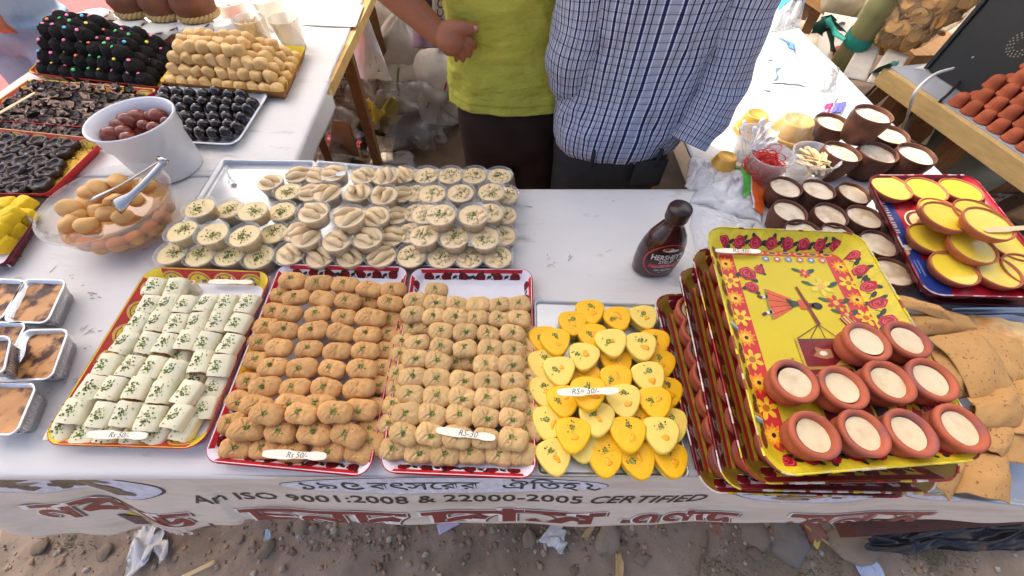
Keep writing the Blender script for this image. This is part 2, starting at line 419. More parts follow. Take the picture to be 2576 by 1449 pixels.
cloth('sunlit white sheet over the right side table', right_cloth, 60, 120)

qs_ = random.Random(31); ST_ = Print(lambda u, v, h: Vector((u, v, .7492 + wav(u, v) + .0004 + h * .5)))
for i in range(150):
    u = qs_.uniform(-1.25, .3) if i % 3 else qs_.uniform(-1.1, -.45); v = qs_.uniform(.13, .72); a = qs_.choice((0, .1, -.15, .4, 1.2)); w_ = qs_.uniform(.003, .014)
    if u > .27 or (u > -.75 and v < .50 and u < .29): continue
    c_ = qs_.choice([rgb(186, 180, 172), rgb(170, 165, 158), rgb(150, 146, 140), rgb(196, 186, 168), rgb(176, 170, 164)])
    for k in range(qs_.randint(1, 4)): ST_.ell(u + qs_.gauss(0, .008), v + qs_.gauss(0, .004), w_ * qs_.uniform(.3, 1), qs_.uniform(.0006, .0022), c_, 1, 9, a + qs_.gauss(0, .2), wob=.35)
link('stains', ST_.g.mesh('stains', printed()), [o for o in COL.objects if o.name == 'tablecloth'][0])
# ---- printed banner hanging from the front edge
BL = lambda u: .2 + .012 * sin(u * 5 + 1) + (.085 * math.exp(-((u + .79) / .17) ** 2)) + (.03 if u < -1.05 else 0)
def banner(u, v, h=0):
    y0 = .0985 + (.014 if u < -.75 else .014 * max(0, min(1, (-.35 - u) / .4)))
    w = (.005 * sin(u * 17 + 2) + .002 * sin(u * 41)) * min(1, v / .14) * (2.6 if u < -.5 else .5)
    fl = -.05 * (v / .2) ** 1.05 - .01 * math.exp(-((u + .79) / .2) ** 2) * v / .2
    y = y0 + fl + w - .002; z = .7485 - .19 * v / .2 + .5 * w
    h = h * 1.6 + (.0009 if h else 0); return Vector((u, y - h * .967, z + h * .25))
def banner_sheet(a, b):
    u = -1.6 + 2.72 * a; v = b * BL(u); return banner(u, v)
M_flex = mat('vinyl_banner', rgb(210, 202, 190), .5, .3, .08, 30, .1, 60, col2=rgb(176, 162, 142), c2s=5, c2lo=.5, c2hi=.8, stretch=(1, 5, 5))
bn = thing('banner', 'cream printed vinyl banner hanging along the front of the counter', 'banner')
link('banner_sheet', G().add(sheet(banner_sheet, 420, 44, .0008)).mesh('banner_sheet', M_flex), bn)
def bpx(px, py):
    """Where a sight line meets the banner, as (u, v)."""
    best = None; lo, hi = 0, .3
    for _ in range(40):
        v = (lo + hi) / 2; r = ray(px, py)
        u = 0
        for _ in range(6):
            p = banner(u, v); t = (p.z - CAMZ) / r.z; u = t * r.x
        p = banner(u, v); q = at_y(px, py, p.y) if abs(r.y) > 1e-9 else None
        t = (p.z - CAMZ) / r.z
        if t * r.y > p.y: hi = v
        else: lo = v
    return u, v
K = lambda p, layer=1: p
ink = Print(banner)
blk = rgb(38, 28, 28); mar = rgb(118, 32, 38); grn = rgb(24, 52, 44); ltb = rgb(200, 205, 222)
def oval(cx, cy, rx, ry, cols, seed):
    (u, v) = bpx(cx, cy); u1 = bpx(cx + rx, cy)[0]; v1 = bpx(cx, cy + ry)[1]
    ru = u1 - u; rv = min(.040, max(.016, v1 - v)); v = min(v, .060); q = random.Random(seed)
    def ring(k, col, l): 
        ink.disc(u, v, ru * k, rv * k, col, l, 60, 8, .001)
    ring(1.04, rgb(40, 44, 60), 1); ring(1.0, ltb, 2)
    for i in range(26):
        a = q.uniform(0, 6.28); k = sqrt(q.random()) * .68
        ink.ell(u + ru * k * cos(a), max(.004, v + rv * k * sin(a)), ru * q.uniform(.06, .2), rv * q.uniform(.1, .28), q.choice(cols), 3 + i % 3, 8, 0, wob=.2)
food = [rgb(88, 74, 60), rgb(120, 102, 74), rgb(150, 136, 100), rgb(100, 92, 84), rgb(70, 60, 56)]
oval(165, 1212, 220, 40, [rgb(74, 62, 50), rgb(92, 82, 60), rgb(60, 52, 46), rgb(110, 104, 80)], 4)
oval(2020, 1262, 185, 26, food + [rgb(176, 160, 84)], 5)
oval(2420, 1262, 200, 28, [rgb(170, 190, 190), rgb(120, 110, 80), rgb(176, 190, 180), rgb(140, 132, 110)], 6)
# heritage line in its white oval
u0, vv = bpx(1118, 1222); ur = bpx(1528, 1222)[0] - u0; pts = []
for i in range(40):
    a = 2 * pi * i / 40; pts.append((u0 + ur * cos(a), max(.002, .033 + .031 * sin(a))))
ink.disc(u0, .033, ur * 1.008, .0325, rgb(60, 70, 96), 1, 80, 6, .001); ink.disc(u0, .033, ur, .031, rgb(212, 214, 226), 2, 80, 6, .001)
flip = Print(lambda u, v, h: banner(u, -v, h)); flip.g = ink.g
def line(body, px0, px1, v, h, col, layer, offs=.0, shear=0, lim=None):
    a = bpx(px0, 1240)[0]; b = bpx(px1, 1240)[0]
    probe = Print(lambda u, v, h: (u, v, h)); w = probe.text(body, 0, 0, 1, col, offs=offs, shear=shear)
    flip.text(body, a, -v, h, col, layer, None, (b - a) / (w * h), 0, shear, .3, offs, lim)
line('১৯', 765, 862, .047, .043, grn, 4, .006); line('বৎসেরর', 940, 1210, .047, .043, grn, 4, .006); line('ঐিতহ', 1262, 1452, .047, .043, grn, 4, .006)
fv = bpx(880, 1240)[0]
flip.line([(fv + .004, -.020), (fv - .002, -.030), (fv + .002, -.042), (fv + .016, -.046), (fv + .030, -.040)], .006, grn, 4); flip.line([(fv + .002, -.021), (fv + .020, -.024), (fv + .024, -.031), (fv + .012, -.034)], .005, grn, 4)
a = bpx(1466, 1240)[0]
flip.line([(a, -.022), (a + .012, -.030), (a + .004, -.040), (a + .018, -.047), (a + .026, -.040)], .004, grn, 4)
line('An ISO 9001:2008 & 22000-2005', 470, 1470, .101, .040, blk, 3, .012)
line('CERTIFIED', 1482, 1785, .101, .040, blk, 3, .010, .35)
def big(body, px0, px1, v, h):
    line(body, px0 + 9, px1 + 9, v + .004, h, rgb(84, 76, 74), 3, .03, 0, -.196)
    line(body, px0 - 3, px1 + 3, v, h, rgb(230, 226, 222), 4, .045, 0, -.196)
    line(body, px0, px1, v, h, mar, 5, .022, 0, -.195)
big('নকড়', 10, 420, .205, .10); big('চনদ', 560, 1000, .222, .125); big('দাস', 1050, 1545, .222, .125); big('এণড', 1590, 1910, .222, .11); big('সনস', 2060, 2440, .222, .115)
# purple corner with the telephone line
(u1, v1), (u2, v2) = bpx(330, 1318), bpx(560, 1335)
flip.poly([(u1, -.215), (u2, -.192), (u2, -.212), (u1 + .03, -.262), (u1 + .01, -.262)], rgb(64, 40, 66), 2)
flip.ell(u1 + .05, -.212, .03, .008, rgb(214, 196, 60), 3)
flip.text('(033)2300 5', u1 + .022, -.248, .034, rgb(232, 214, 220), 4, None, .75, .13, 0, .5, .012)
ink.build('print', bn)

# ---- brown board under the banner at the right, black tarp and legs below
a = at(2125, 1331, .42); b = at(2640, 1290, .42)
tag(link('wooden_board', G().add(bar(a, b + (b - a) * .1, .03, .05), smooth=False).mesh('wooden_board', mat('brown_board', rgb(104, 68, 56), .6, .3, .15, 30, .2, 80, stretch=(1, 9, 9)))), 'brown board running below the banner at the right', 'board')
def tarp(a, b):
    p = at(2175 + 460 * a, 1318 + 90 * b - 25 * a * b - 30 * (1 - a) * b, .05); k = fbm(a * 3, b * 2.5, 8, 2)
    return (p.x, p.y + .02 * k, .045 + .06 * abs(fbm(a * 4 + b, b * 2.2, 3, 2)) + .05 * (1 - b))
tag(link('plastic_sheet', G().add(sheet(tarp, 60, 24, .001)).mesh('plastic_sheet', mat('black_polythene', rgb(42, 43, 46), .3, .5, .2, 20, .6, 25))), 'crumpled black plastic sheet lying under the right end of the counter', 'plastic sheet')

# ---- stones and litter on the earth
def stone_mesh(seed, e=.8, amp=.5):
    return blob(1, 1, .62, 14, 8, e, amp=amp, freq=1.6, seed=seed)
M_st = mat('grey_stone', rgb(164, 148, 128), .95, .1, .2, 30, .8, 90, rnd=.22)
M_br = mat('broken_brick', rgb(176, 118, 94), .95, .15, .2, 40, .6, 120, col2=rgb(150, 138, 126), c2s=12)
M_cc = mat('mortar_lump', rgb(150, 142, 132), .95, .15, .15, 25, .8, 70, col2=rgb(190, 120, 84), c2s=7, c2lo=.6, c2hi=.66)
ST = [(90, 1374, 15, 0, 'small grey stone on the mossy earth at far left'), (252, 1390, 14, 0, 'grey stone just below the lowest dip of the banner'),
 (758, 1319, 19, 0, 'rounded grey stone tucked against the banner hem left of centre'), (663, 1382, 17, 0, 'flat pale pebble on open earth left of centre'), (598, 1356, 9, 0, 'little round pebble left of the flat pale one'),
 (433, 1404, 8, 0, 'thin upright pebble near the crumpled tissue'), (998, 1326, 14, 0, 'buried grey stone by the torn label'), (987, 1352, 8, 0, 'tiny pale stone under the buried one near the label'),
 (1333, 1354, 14, 0, 'half-buried brown stone left of the crumpled white paper'), (1533, 1355, 30, 0, 'squarish grey stone right of the crumpled white paper'), (1616, 1404, 14, 0, 'pale stone alone below the squarish grey one'),
 (794, 1372, 10, 0, 'bluish pebble below the rounded stone at the hem'), (1904, 1346, 28, 0, 'tall grey block of stone left of the brick-patched lump'), (1986, 1363, 40, 2, 'big mortar lump with an orange brick patch'),
 (1810, 1332, 15, 1, 'pinkish brick chip half under the banner'), (2053, 1336, 22, 1, 'broken pink brick right of the mortar lump'), (2145, 1363, 38, 0, 'broad grey concrete lump beside the black sheet'), (1904, 1393, 14, 0, 'dark round stone below the tall grey block'), (2095, 1352, 11, 0, 'small pale stone between brick and concrete lump'), (1447, 1434, 9, 0, 'small brown stone at the bottom edge of the view')]
for i, (px, py, r, k, lab) in enumerate(ST):
    p = at(px, py, .01); s = r * 1.45 / F * 1.0
    me = G().add(stone_mesh(i, .72 if r > 20 else .9, .45)).mesh('stone', [M_st, M_br, M_cc][k])
    tag(link('stone', me, None, (p.x, p.y, -.004), (rnd.uniform(-.2, .2), rnd.uniform(-.2, .2), rnd.uniform(0, 6)), (s, s * rnd.uniform(.75, 1.1), s * .7)), lab, 'stone', 'stones on the earth')
g = G(); pm = [blob(1, 1, .6, 7, 5, .85, amp=.6, freq=1.7, seed=50 + k) for k in range(6)]
for i in range(2600):
    x = rnd.uniform(-1.6, 1.6); y = rnd.uniform(-.16, .14); s = .0018 + .009 * rnd.random() ** 4
    if i % 3 == 0: x = rnd.gauss(rnd.choice((-.55, -.45, .05, .25, .75)), .12); y = rnd.uniform(0, .13)
    c = rnd.choice([rgb(168, 150, 130), rgb(146, 128, 108), rgb(186, 172, 156), rgb(132, 114, 96), rgb(172, 140, 116), rgb(160, 144, 124)])
    M = Matrix.Translation((x, y, ground_z(x, y) + s * .25)) @ Euler((0, 0, rnd.uniform(0, 6))).to_matrix().to_4x4() @ Matrix.Diagonal((s, s * rnd.uniform(.6, 1), s, 1))
    g.add(pm[i % 6], 0, M, c)
stuff(link('gravel', g.mesh('gravel', printed('gravel_colour', .95))))['label'] = 'grit and small pebbles scattered on the earth'
g = G()
for i in range(900):                                                    # sparse grass and moss tufts
    x, y = rnd.choice([(1.28, -.02), (1.24, .0), (1.3, .02), (.90, -.03), (.62, -.04), (-1.35, .02)]); x += rnd.gauss(0, .05); y += rnd.gauss(0, .025)
    if y > .07: continue
    a = rnd.uniform(0, 6.28); l = rnd.uniform(.006, .018); w = .0011; z = ground_z(x, y)
    tip = Vector((x + l * cos(a), y + l * sin(a), z + l * .8)); s = Vector((-sin(a), cos(a), 0)) * w
    g.add(([Vector((x, y, z)) - s, Vector((x, y, z)) + s, tip], [(0, 1, 2)]), 0, None, rnd.choice([rgb(84, 92, 52), rgb(104, 104, 66), rgb(120, 110, 78)]))
stuff(link('grass', g.mesh('grass', printed('grass_colour', .8))))['label'] = 'sparse short grass in the trodden earth'
M_paper = mat('scrap_paper', rgb(226, 226, 222), .8, .2, .05, 60)
def scrap(px, py, w, h, rot, lab, m, cr=.5, z=.008, cat='paper scrap', name='paper_scrap', seed=1):
    p = at(px, py, z); s = 1.3 / F
    def fn(a, b):
        x = (a - .5) * w * s * (1 - .5 * cr * b); y = (b - .5) * h * s; k = cr * .5 * h * s * fbm(a * 2.5, b * 2.5, seed, 3)
        return (x + k * .5, y + k, z + abs(k) * .8)
    o = link(name, G().add(sheet(fn, 12, 12, .0006)).mesh(name, m), None, (p.x, p.y, 0), (0, 0, rot)); return tag(o, lab, cat)
scrap(1397, 1346, 55, 45, -.4, 'crumpled white paper scrap on the earth in front of the banner', M_paper, .7, seed=2)
scrap(373, 1370, 85, 80, .5, 'crumpled white tissue below the purple corner of the banner', M_paper, .8, seed=4, name='tissue', cat='tissue')
o = scrap(1127, 1320, 50, 20, .45, 'small torn pale purple label on the earth by the hem', mat('lilac_paper', rgb(206, 196, 222), .7, .2, .05), .1, seed=5)
scrap(673, 1345, 12, 22, .3, 'pale blue plastic chip among pebbles', mat('blue_chip', rgb(170, 196, 206), .5, .3, .05), .3, seed=6, cat='litter', name='plastic_chip')
scrap(2055, 1368, 20, 10, .8, 'yellow wrapper scrap beside the stones', mat('yellow_chip', rgb(226, 200, 90), .5, .3, .05), .4, seed=7, cat='litter', name='wrapper_scrap')
M_leaf = mat('dry_leaf', rgb(198, 168, 120), .8, .2, .15, 50)
scrap(1557, 1437, 16, 70, -.15, 'narrow dry leaf at the bottom edge of the view', M_leaf, .2, seed=8, cat='leaf', name='dry_leaf')
scrap(1482, 1335, 14, 34, -.7, 'dry leaf half under the banner left of the squarish stone', M_leaf, .3, seed=9, cat='leaf', name='dry_leaf')
scrap(2075, 1362, 5, 90, .85, 'long dry straw across the stones', M_leaf, .1, seed=10, cat='straw', name='straw')
p = at(497, 1434, .012); tag(link('wooden_spoon', G().add(prism(rrect(-.045, -.006, .045, .006, .0055), 0, .0016, .0005, 1)).mesh('wooden_spoon', mat('dropped_spoon_wood', rgb(222, 196, 146), .7, .2, .06, 40)), None, (p.x, p.y, .01), (0, .03, .45)), 'flat wooden spoon dropped on the earth', 'spoon')
p = at(2186, 1432, .012); lid = thing('round_lid', 'pale blue round lid lying on the earth', 'lid', (p.x, p.y, .012), (-.1, .1, .3))
link('lid_disc', G().add(lathe([(0, .001), (.026, .001), (.028, .003), (.036, .003), (.038, .0045), (.039, .003), (.037, .0005), (0, -.001)], 32)).mesh('lid_disc', mat('lid_plastic', rgb(196, 208, 236), .4, .4, .03)), lid)
link('hair', G().add(tube(spline([(-.01, .045, .006), (.0, .02, .006), (.012, .0, .006), (.008, -.01, .006)], 5), .0005, 4)).mesh('hair', mat('dark_hair', rgb(40, 34, 30), .6)), lid)
path = [at(x, y, .008) for x, y in ((1778, 1334), (1781, 1360), (1776, 1392), (1762, 1410), (1757, 1450))]
tag(link('root', G().add(tube(spline(path, 5), .0035, 6)).mesh('root', mat('dry_root', rgb(120, 102, 86), .9))), 'thin dry root snaking over the earth', 'root')

# ---- unseen awnings added overhead, cut and placed to shape sun and shade
def weave(name, col, tr):
    m = bpy.data.materials.new(name); m.use_nodes = True; t = m.node_tree; N = t.nodes; N.clear(); L = t.links
    out = N.new('ShaderNodeOutputMaterial'); d = N.new('ShaderNodeBsdfDiffuse'); d.inputs[0].default_value = col
    s = N.new('ShaderNodeBsdfTranslucent'); s.inputs[0].default_value = col; x = N.new('ShaderNodeMixShader'); x.inputs[0].default_value = tr
    L.new(d.outputs[0], x.inputs[1]); L.new(s.outputs[0], x.inputs[2]); L.new(x.outputs[0], out.inputs[0]); return m
M_awn = weave('awning_cloth', (.90, .90, .89, 1), .8)
M_awb = weave('brown_awning', (.20, .15, .11, 1), .1)  # nearly opaque brown, added to darken the space behind the counter
def awning(label, x0, y0, x1, y1, z, m_=M_awn):
    tag(link('awning', G().add(sheet(lambda a, b: (x0 + (x1 - x0) * a, y0 + (y1 - y0) * b, z + .05 * sin(a * 7) * sin(b * 5) - .06 * sin(pi * a)), 20, 20)).mesh('awning', m_)), label, 'awning')
awning('white cloth awning stretched over the counter', -2.9, .75, -.36, 1.34, 2.42)
awning('white cloth awning over the middle of the stall', -1.45, 1.28, -.36, 2.28, 2.44)
awning('white cloth awning over the left side table', -2.9, 1.30, -1.42, 2.62, 2.425)
awning('narrow white awning over the gap behind the counter', -1.42, 2.3, -.36, 3.7, 2.40, M_awb)
awning('small white awning above the shirted man', -.42, .95, .22, 1.58, 2.40)
awning('white awning of the neighbouring stall', .24, 1.1, 3.4, 4.2, 2.5)
# ================================================================== TRAYS
class Tray:
    """Folded card or metal tray on four floor-plan corners (front left, front right, back right, back left)."""
    def __init__(s, label, cs, z0, h, flare, mats, r=.02, name='paper_tray', cat='tray', group=None, th=.0016, lip=0):
        s.c = [Vector((p[0], p[1], 0)) for p in cs]; s.z0 = z0; s.h = h; s.fl = flare
        s.W = ((s.c[1] - s.c[0]).length + (s.c[2] - s.c[3]).length) / 2; s.L = ((s.c[3] - s.c[0]).length + (s.c[2] - s.c[1]).length) / 2
        o = sum(s.c, Vector()) / 4; s.o = Vector((o.x, o.y, z0)); s.t = thing(name, label, cat, s.o, (0, 0, 0), group); s.r = r
        W, L = s.W, s.L
        def ring(ins, z, rr): return [s.map(x, y, z) for x, y in rrect(ins, ins, W - ins, L - ins, rr, 6)]
        R = [ring(flare, 0, r * .7), ring(flare * .5 - th * .3, h * .5, r * .85), ring(-th, h, r + th)]
        if lip: R.append(ring(-lip, h + .0005, r + lip)); R.append(ring(-lip, h + .0025, r + lip))
        R += [ring(0, h + (.0025 if lip else .0008), r), ring(flare * .5 + th * .4, h * .5, r * .85), ring(flare + th * .5, th, r * .7)]
        v, f = loft(R, cap=True); g = G(); n = len(R[0])
        k = 2 + (2 if lip else 0)
        for i, q in enumerate(f):
            pass
        g.v = [tuple(p) for p in v]; g.f = [list(q) for q in f]
        for i, q in enumerate(f):
            inside = (i >= (len(R) - 3) * n and i < (len(R) - 1) * n) or i == len(f) - 1
            g.m.append(0 if inside else 1); g.c.append((1, 1, 1, 1)); g.sm.append(i < (len(R) - 1) * n)
        link('tray_body', g.mesh('tray_body', mats), s.t)
    def map(s, u, v, z):
        a = u / s.W; b = v / s.L; c = s.c
        p = c[0] * (1 - a) * (1 - b) + c[1] * a * (1 - b) + c[2] * a * b + c[3] * (1 - a) * b
        return Vector((p.x - s.o.x, p.y - s.o.y, z))
    def floor(s, u, v, h): return s.map(u, v, .0018 + h)
    def wall(s, k):
        W, L, fl, H = s.W, s.L, s.fl, s.h
        def fn(a, t, h):                                # a along the side, t 0 floor .. 1 rim, inner face
            i = fl * (1 - t) + .0006 - h * .3; z = .0018 + (H - .002) * t + h
            if k == 0: return s.map(a, i + .0006 + h * .6, z)
            if k == 2: return s.map(a, L - i - .0006 - h * .6, z)
            if k == 3: return s.map(i + .0006 + h * .6, a, z)
            return s.map(W - i - .0006 - h * .6, a, z)
        return fn
    def outer(s, k):
        W, L, fl, H = s.W, s.L, s.fl, s.h
        def fn(a, t, h):
            i = fl * (1 - t) - .0024 - h; z = .001 + (H - .002) * t
            return s.map(a, i, z) if k == 0 else s.map(a, L - i, z) if k == 2 else s.map(i, a, z) if k == 3 else s.map(W - i, a, z)
        return fn
def px4(z, *p): return [at(x, y, z) for x, y in p]
M_card_w = mat('card_white', rgb(226, 218, 226), .5, .3, .04, 30); M_card_r = mat('card_red', rgb(190, 26, 34), .5, .35, .08, 30)
M_card_y = mat('card_yellow', rgb(222, 196, 44), .5, .35, .08, 20); M_card_dk = mat('card_maroon', rgb(104, 22, 28), .5, .35, .15, 20)
M_card_br = mat('card_kraft', rgb(150, 104, 60), .8, .2, .12, 30, .1, 90); M_steel = mat('dull_steel', rgb(196, 198, 200), .38, .5, .06, 30, .05, 120, metal=.85)
M_liner = mat('greaseproof_paper', rgb(226, 226, 232), .5, .25, .03, 40, .15, 40)
red, wht, yel, tan_ = rgb(200, 26, 36), rgb(232, 224, 232), rgb(232, 190, 30), rgb(226, 180, 90)
def worn_rim(T, cols, seed=1):
    q = random.Random(seed); g = G(); P_ = [T.map(x, y, T.h + .0012) for x, y in rrect(-.0008, -.0008, T.W + .0008, T.L + .0008, T.r, 6)]; pts = []
    for a, b in zip(P_, P_[1:] + P_[:1]):
        n_ = max(1, int((b - a).length / .007))
        pts += [a + (b - a) * (k / n_) for k in range(n_)]
    col = cols[0]
    for i, (a, b) in enumerate(zip(pts, pts[1:] + pts[:1])):
        if q.random() < .4: col = q.choice(cols)
        r = .0011 * q.uniform(.8, 1.5); g.add(tube([a, b + (b - a) * .15], r, 5, 1, False), 0, None, col)
    link('worn_edge', g.mesh('worn_edge', printed()), T.t)
def rose_walls(T, sides=(0, 1, 2, 3), band=wht, rim=red, step=.03, mid=True, dark=True, outer=True):
    p = T.pr
    for k in sides:
        L = T.W if k in (0, 2) else T.L; P = Print(T.wall(k)); P.g = p.g
        a0, a1 = T.r * .7, L - T.r * .7; ns = max(2, int((a1 - a0) / .02))
        P.rect(a0, .02, a1, .7, band, 1, ns); P.rect(a0, .7, a1, .985, rim, 1, ns)
        n = int((a1 - a0) / step); d = (a1 - a0) / n
        for i in range(n):
            u = a0 + d * (i + .5)
            if mid and k in (1, 3) and .36 < u / L < .66: continue
            Q = Print(lambda x, y, h, k=k, u=u: T.wall(k)(x, .40 + (y / (T.h * 1.15)), h)); Q.g = p.g
            Q.rose(u, 0, .0105, 2, i * 1.3, dark=dark)
            Q.ell(u + d * .5, .001, .006, .003, rgb(28, 46, 30), 2, 7, .5); Q.line([(u + d * .3, -.006), (u + d * .55, -.001), (u + d * .7, -.006)], .0012, rgb(20, 22, 20), 3)
        if mid and k in (1, 3):
            P.rect(L * .34, .02, L * .67, .985, rgb(228, 176, 24), 3, 8)
            for i in range(4):
                u = L * (.38 + .08 * i); P.arc(u, .5, .008, .0016, 0, 5, rgb(200, 130, 20), 4, 8, 1, 36); P.ell(u + .012, .5, .003, .1, rgb(176, 96, 24), 4, 6)
    if outer:
        for k in sides:
            L = T.W if k in (0, 2) else T.L; P = Print(T.outer(k)); P.g = p.g; a0, a1 = T.r, L - T.r
            P.rect(a0, .62, a1, .98, rim, 1, 12)
            for i in range(int((a1 - a0) / step)):
                Q = Print(lambda x, y, h, k=k: T.outer(k)(x, .32 + y / T.h, h)); Q.g = p.g; Q.rose(a0 + step * (i + .5), 0, .009, 1, i, dark=True)
def scallop_walls(T, sides=(0, 1, 2, 3), step=.045):
    q = random.Random(5)
    for k in sides:
        L = T.W if k in (0, 2) else T.L; P = Print(T.wall(k)); P.g = T.pr.g; a0, a1 = T.r * .6, L - T.r * .6
        n = max(1, int((a1 - a0) / step)); d = (a1 - a0) / n; P.rect(a0, .02, a1, .985, rgb(196, 50, 44), 1, n * 2)
        for i in range(n):
            u = a0 + d * (i + .5)
            for rr, col, l in ((.5, tan_, 2), (.42, rgb(150, 40, 30), 3), (.39, rgb(226, 196, 60), 4)):
                P.fan([(u + d * rr * cos(pi * j / 9), .03 + .84 * rr / .5 * sin(pi * j / 9)) for j in range(10)], col, l)
            for j in range(5):
                uu = u + q.uniform(-.26, .26) * d; P.ell(uu, q.uniform(.12, .5), .0028, .11, q.choice([rgb(190, 40, 60), rgb(120, 70, 150), rgb(70, 140, 150), rgb(210, 90, 40), rgb(240, 230, 220)]), 5, 6)
def liner(T, label, cover=.9, seed=1, back=True):
    """Sheet of greaseproof paper laid in the tray, creeping up its walls."""
    W, L = T.W, T.L
    def fn(a, b):
        u = W * (.5 + (a - .5) * cover * 1.06); v = L * (.5 + (b - .5) * cover * 1.08); e = max(0, abs(a - .5) - .44) * 2.2 + max(0, abs(b - .5) - .455) * 2.4
        return T.o + T.map(u, v, .0036 + T.h * e * 4 * .62 + .0008 * abs(fbm(a * 9, b * 9, seed, 2)))
    return tag(link('paper_liner', G().add(sheet(fn, 36, 44, .0003)).mesh('paper_liner', M_liner)), label, 'paper')

# ---- the three front trays
def rim_px(z, pts): return px4(z, *pts)
T1 = Tray('red scalloped paper tray with small flowers under the white rolls', rim_px(.778, ((98, 1116), (506, 1128), (684, 684), (374, 671))), .7512, .026, .02, [M_card_y, M_card_r], .03)
T1.pr = Print(None); T1.pr.g = G(); scallop_walls(T1); T1.pr.build('print', T1.t)
T2 = Tray('red rose-bordered paper tray of tan sweets beside the white rolls', rim_px(.778, ((508, 1158), (927, 1197), (1026, 671), (705, 664))), .7512, .026, .018, [M_card_w, M_card_r], .022)
T2.pr = Print(None); T2.pr.g = G(); rose_walls(T2); T2.pr.build('print', T2.t)
T3 = Tray('red rose-bordered paper tray of tan sweets next to the yellow cakes', rim_px(.778, ((955, 1186), (1347, 1202), (1337, 677), (1037, 675))), .7512, .026, .016, [M_card_w, M_card_r], .022)
T3.pr = Print(None); T3.pr.g = G(); rose_walls(T3)
P = Print(T3.floor); P.g = T3.pr.g
P.rect(.02, T3.L - .085, T3.W - .02, T3.L - .05, rgb(236, 196, 120), 1, 4); P.rect(.03, T3.L - .075, T3.W - .03, T3.L - .055, rgb(196, 40, 36), 2, 4)
T3.pr.build('print', T3.t)
liner(T1, 'white paper lining under the white rolls', .9, 1); liner(T2, 'white paper lining under the tan sweets of the wider rose tray', .9, 2); liner(T3, 'white paper lining under the tan sweets of the narrower rose tray', .9, 3)
# steel trays
TY = Tray('flat grey metal tray holding the yellow triangular cakes', px4(.757, (1353, 1194), (1733, 1199), (1652, 768), (1345, 757)), .7512, .007, .004, [M_steel, M_steel], .008, 'metal_tray', 'tray')
TCa = Tray('steel tray of cream cups at the left with a bare corner', px4(.765, (396, 664), (688, 666), (792, 408), (560, 405)), .7515, .014, .006, [M_steel, M_steel], .008, 'metal_tray', 'tray', lip=.004)
TCb = Tray('steel tray under the cups with finger dumplings', px4(.765, (696, 666), (997, 667), (1036, 430), (800, 408)), .7515, .014, .006, [M_steel, M_steel], .008, 'metal_tray', 'tray', lip=.004)
TCc = Tray('steel tray under the cups of little cream balls', px4(.765, (1004, 667), (1286, 669), (1284, 432), (1043, 430)), .7515, .014, .006, [M_steel, M_steel], .008, 'metal_tray', 'tray', lip=.004)

# ================================================================== SWEETS
M_ink = printed()
M_crumb = printed('pistachio_crumb', .8)
def crumbs(n, rx, ry, zf, seed, dark=.35, spread=.5):
    q = random.Random(seed); g = G(); c0 = (q.uniform(-.25, .25) * rx, q.uniform(-.25, .25) * ry)
    for i in range(n):
        k = spread if i < n * .7 else 1.1
        x = max(-rx, min(rx, c0[0] + q.gauss(0, rx * .45 * k))); y = max(-ry, min(ry, c0[1] + q.gauss(0, ry * .45 * k)))
        s = q.uniform(.0004, .0010); col = q.choice([rgb(116, 144, 50), rgb(146, 166, 74), rgb(92, 122, 42), rgb(176, 182, 100)]) if q.random() > dark * .4 else q.choice([rgb(84, 88, 50), rgb(112, 76, 56)])
        M = Matrix.Translation((x, y, zf(x, y) + s * .4)) @ Euler((q.uniform(-.5, .5), q.uniform(-.5, .5), q.uniform(0, 6))).to_matrix().to_4x4() @ Matrix.Diagonal((s * 1.5, s, s * .8, 1))
        g.add(([(-1, -1, -1), (1, -1, -1), (1, 1, -1), (-1, 1, -1), (-.7, -.7, 1), (.7, -.7, 1), (.6, .7, 1), (-.7, .6, 1)], [(4, 5, 6, 7), (0, 1, 5, 4), (1, 2, 6, 5), (2, 3, 7, 6), (3, 0, 4, 7)]), 0, M, col, False)
    return g.mesh('pistachio_crumbs', M_crumb)
def rows_place(rows, conv, make, tray_words):
    """rows: lists of (zx, zy, layer[, kind]) from the back row to the front; every piece gets its own label."""
    R = len(rows)
    for ri, row in enumerate(rows):
        row = sorted(row); n = len(row)
        rw = ('back row' if ri == 0 else 'front row' if ri == R - 1 else ORD[ri] + ' row from back')
        for i, it in enumerate(row): make(conv(it[0], it[1]), it, f'{nth(i, n)} in {rw} of {tray_words}')

# ---- tan stamped sweets
M_tan = mat('tan_sandesh', rgb(212, 162, 102), .66, .25, .12, 70, .4, 330, rnd=.10, sss=.05, col2=rgb(196, 142, 82), c2s=60, c2lo=.55, c2hi=.75)
M_tan2 = mat('pale_tan_sandesh', rgb(216, 178, 120), .66, .25, .12, 70, .4, 330, rnd=.10, sss=.05, col2=rgb(204, 160, 102), c2s=60, c2lo=.55, c2hi=.75)
def sandesh_mesh(seed, lx, ly, lz):
    q = random.Random(seed); tw = q.uniform(-.3, .3)
    def fn(x, y, z):
        k = 1 + .10 * noise.noise(Vector((x * 55, y * 55, seed))) + .05 * noise.noise(Vector((x * 190, y * 190, seed)))
        pinch = 1 - .14 * math.exp(-((x - tw * .008) / (lx * .35)) ** 2) * (1 if y < 0 else .35)
        y2 = y * pinch * k; x2 = x * k
        up = max(0, z / lz)
        r = up * (.0026 * abs(sin(x * 400 + y * 260 * (1 if y > 0 else -1))) if x < lx * .05 else .0022 * noise.noise(Vector((x * 150, y * 150, seed)))) + .0003 * noise.noise(Vector((x * 420, y * 420, seed)))
        return (x2, y2, z + r - .002 * up * math.exp(-(x / (lx * .25)) ** 2))
    return blob(lx, ly, lz, 44, 20, .78, fn)
SAN = {}
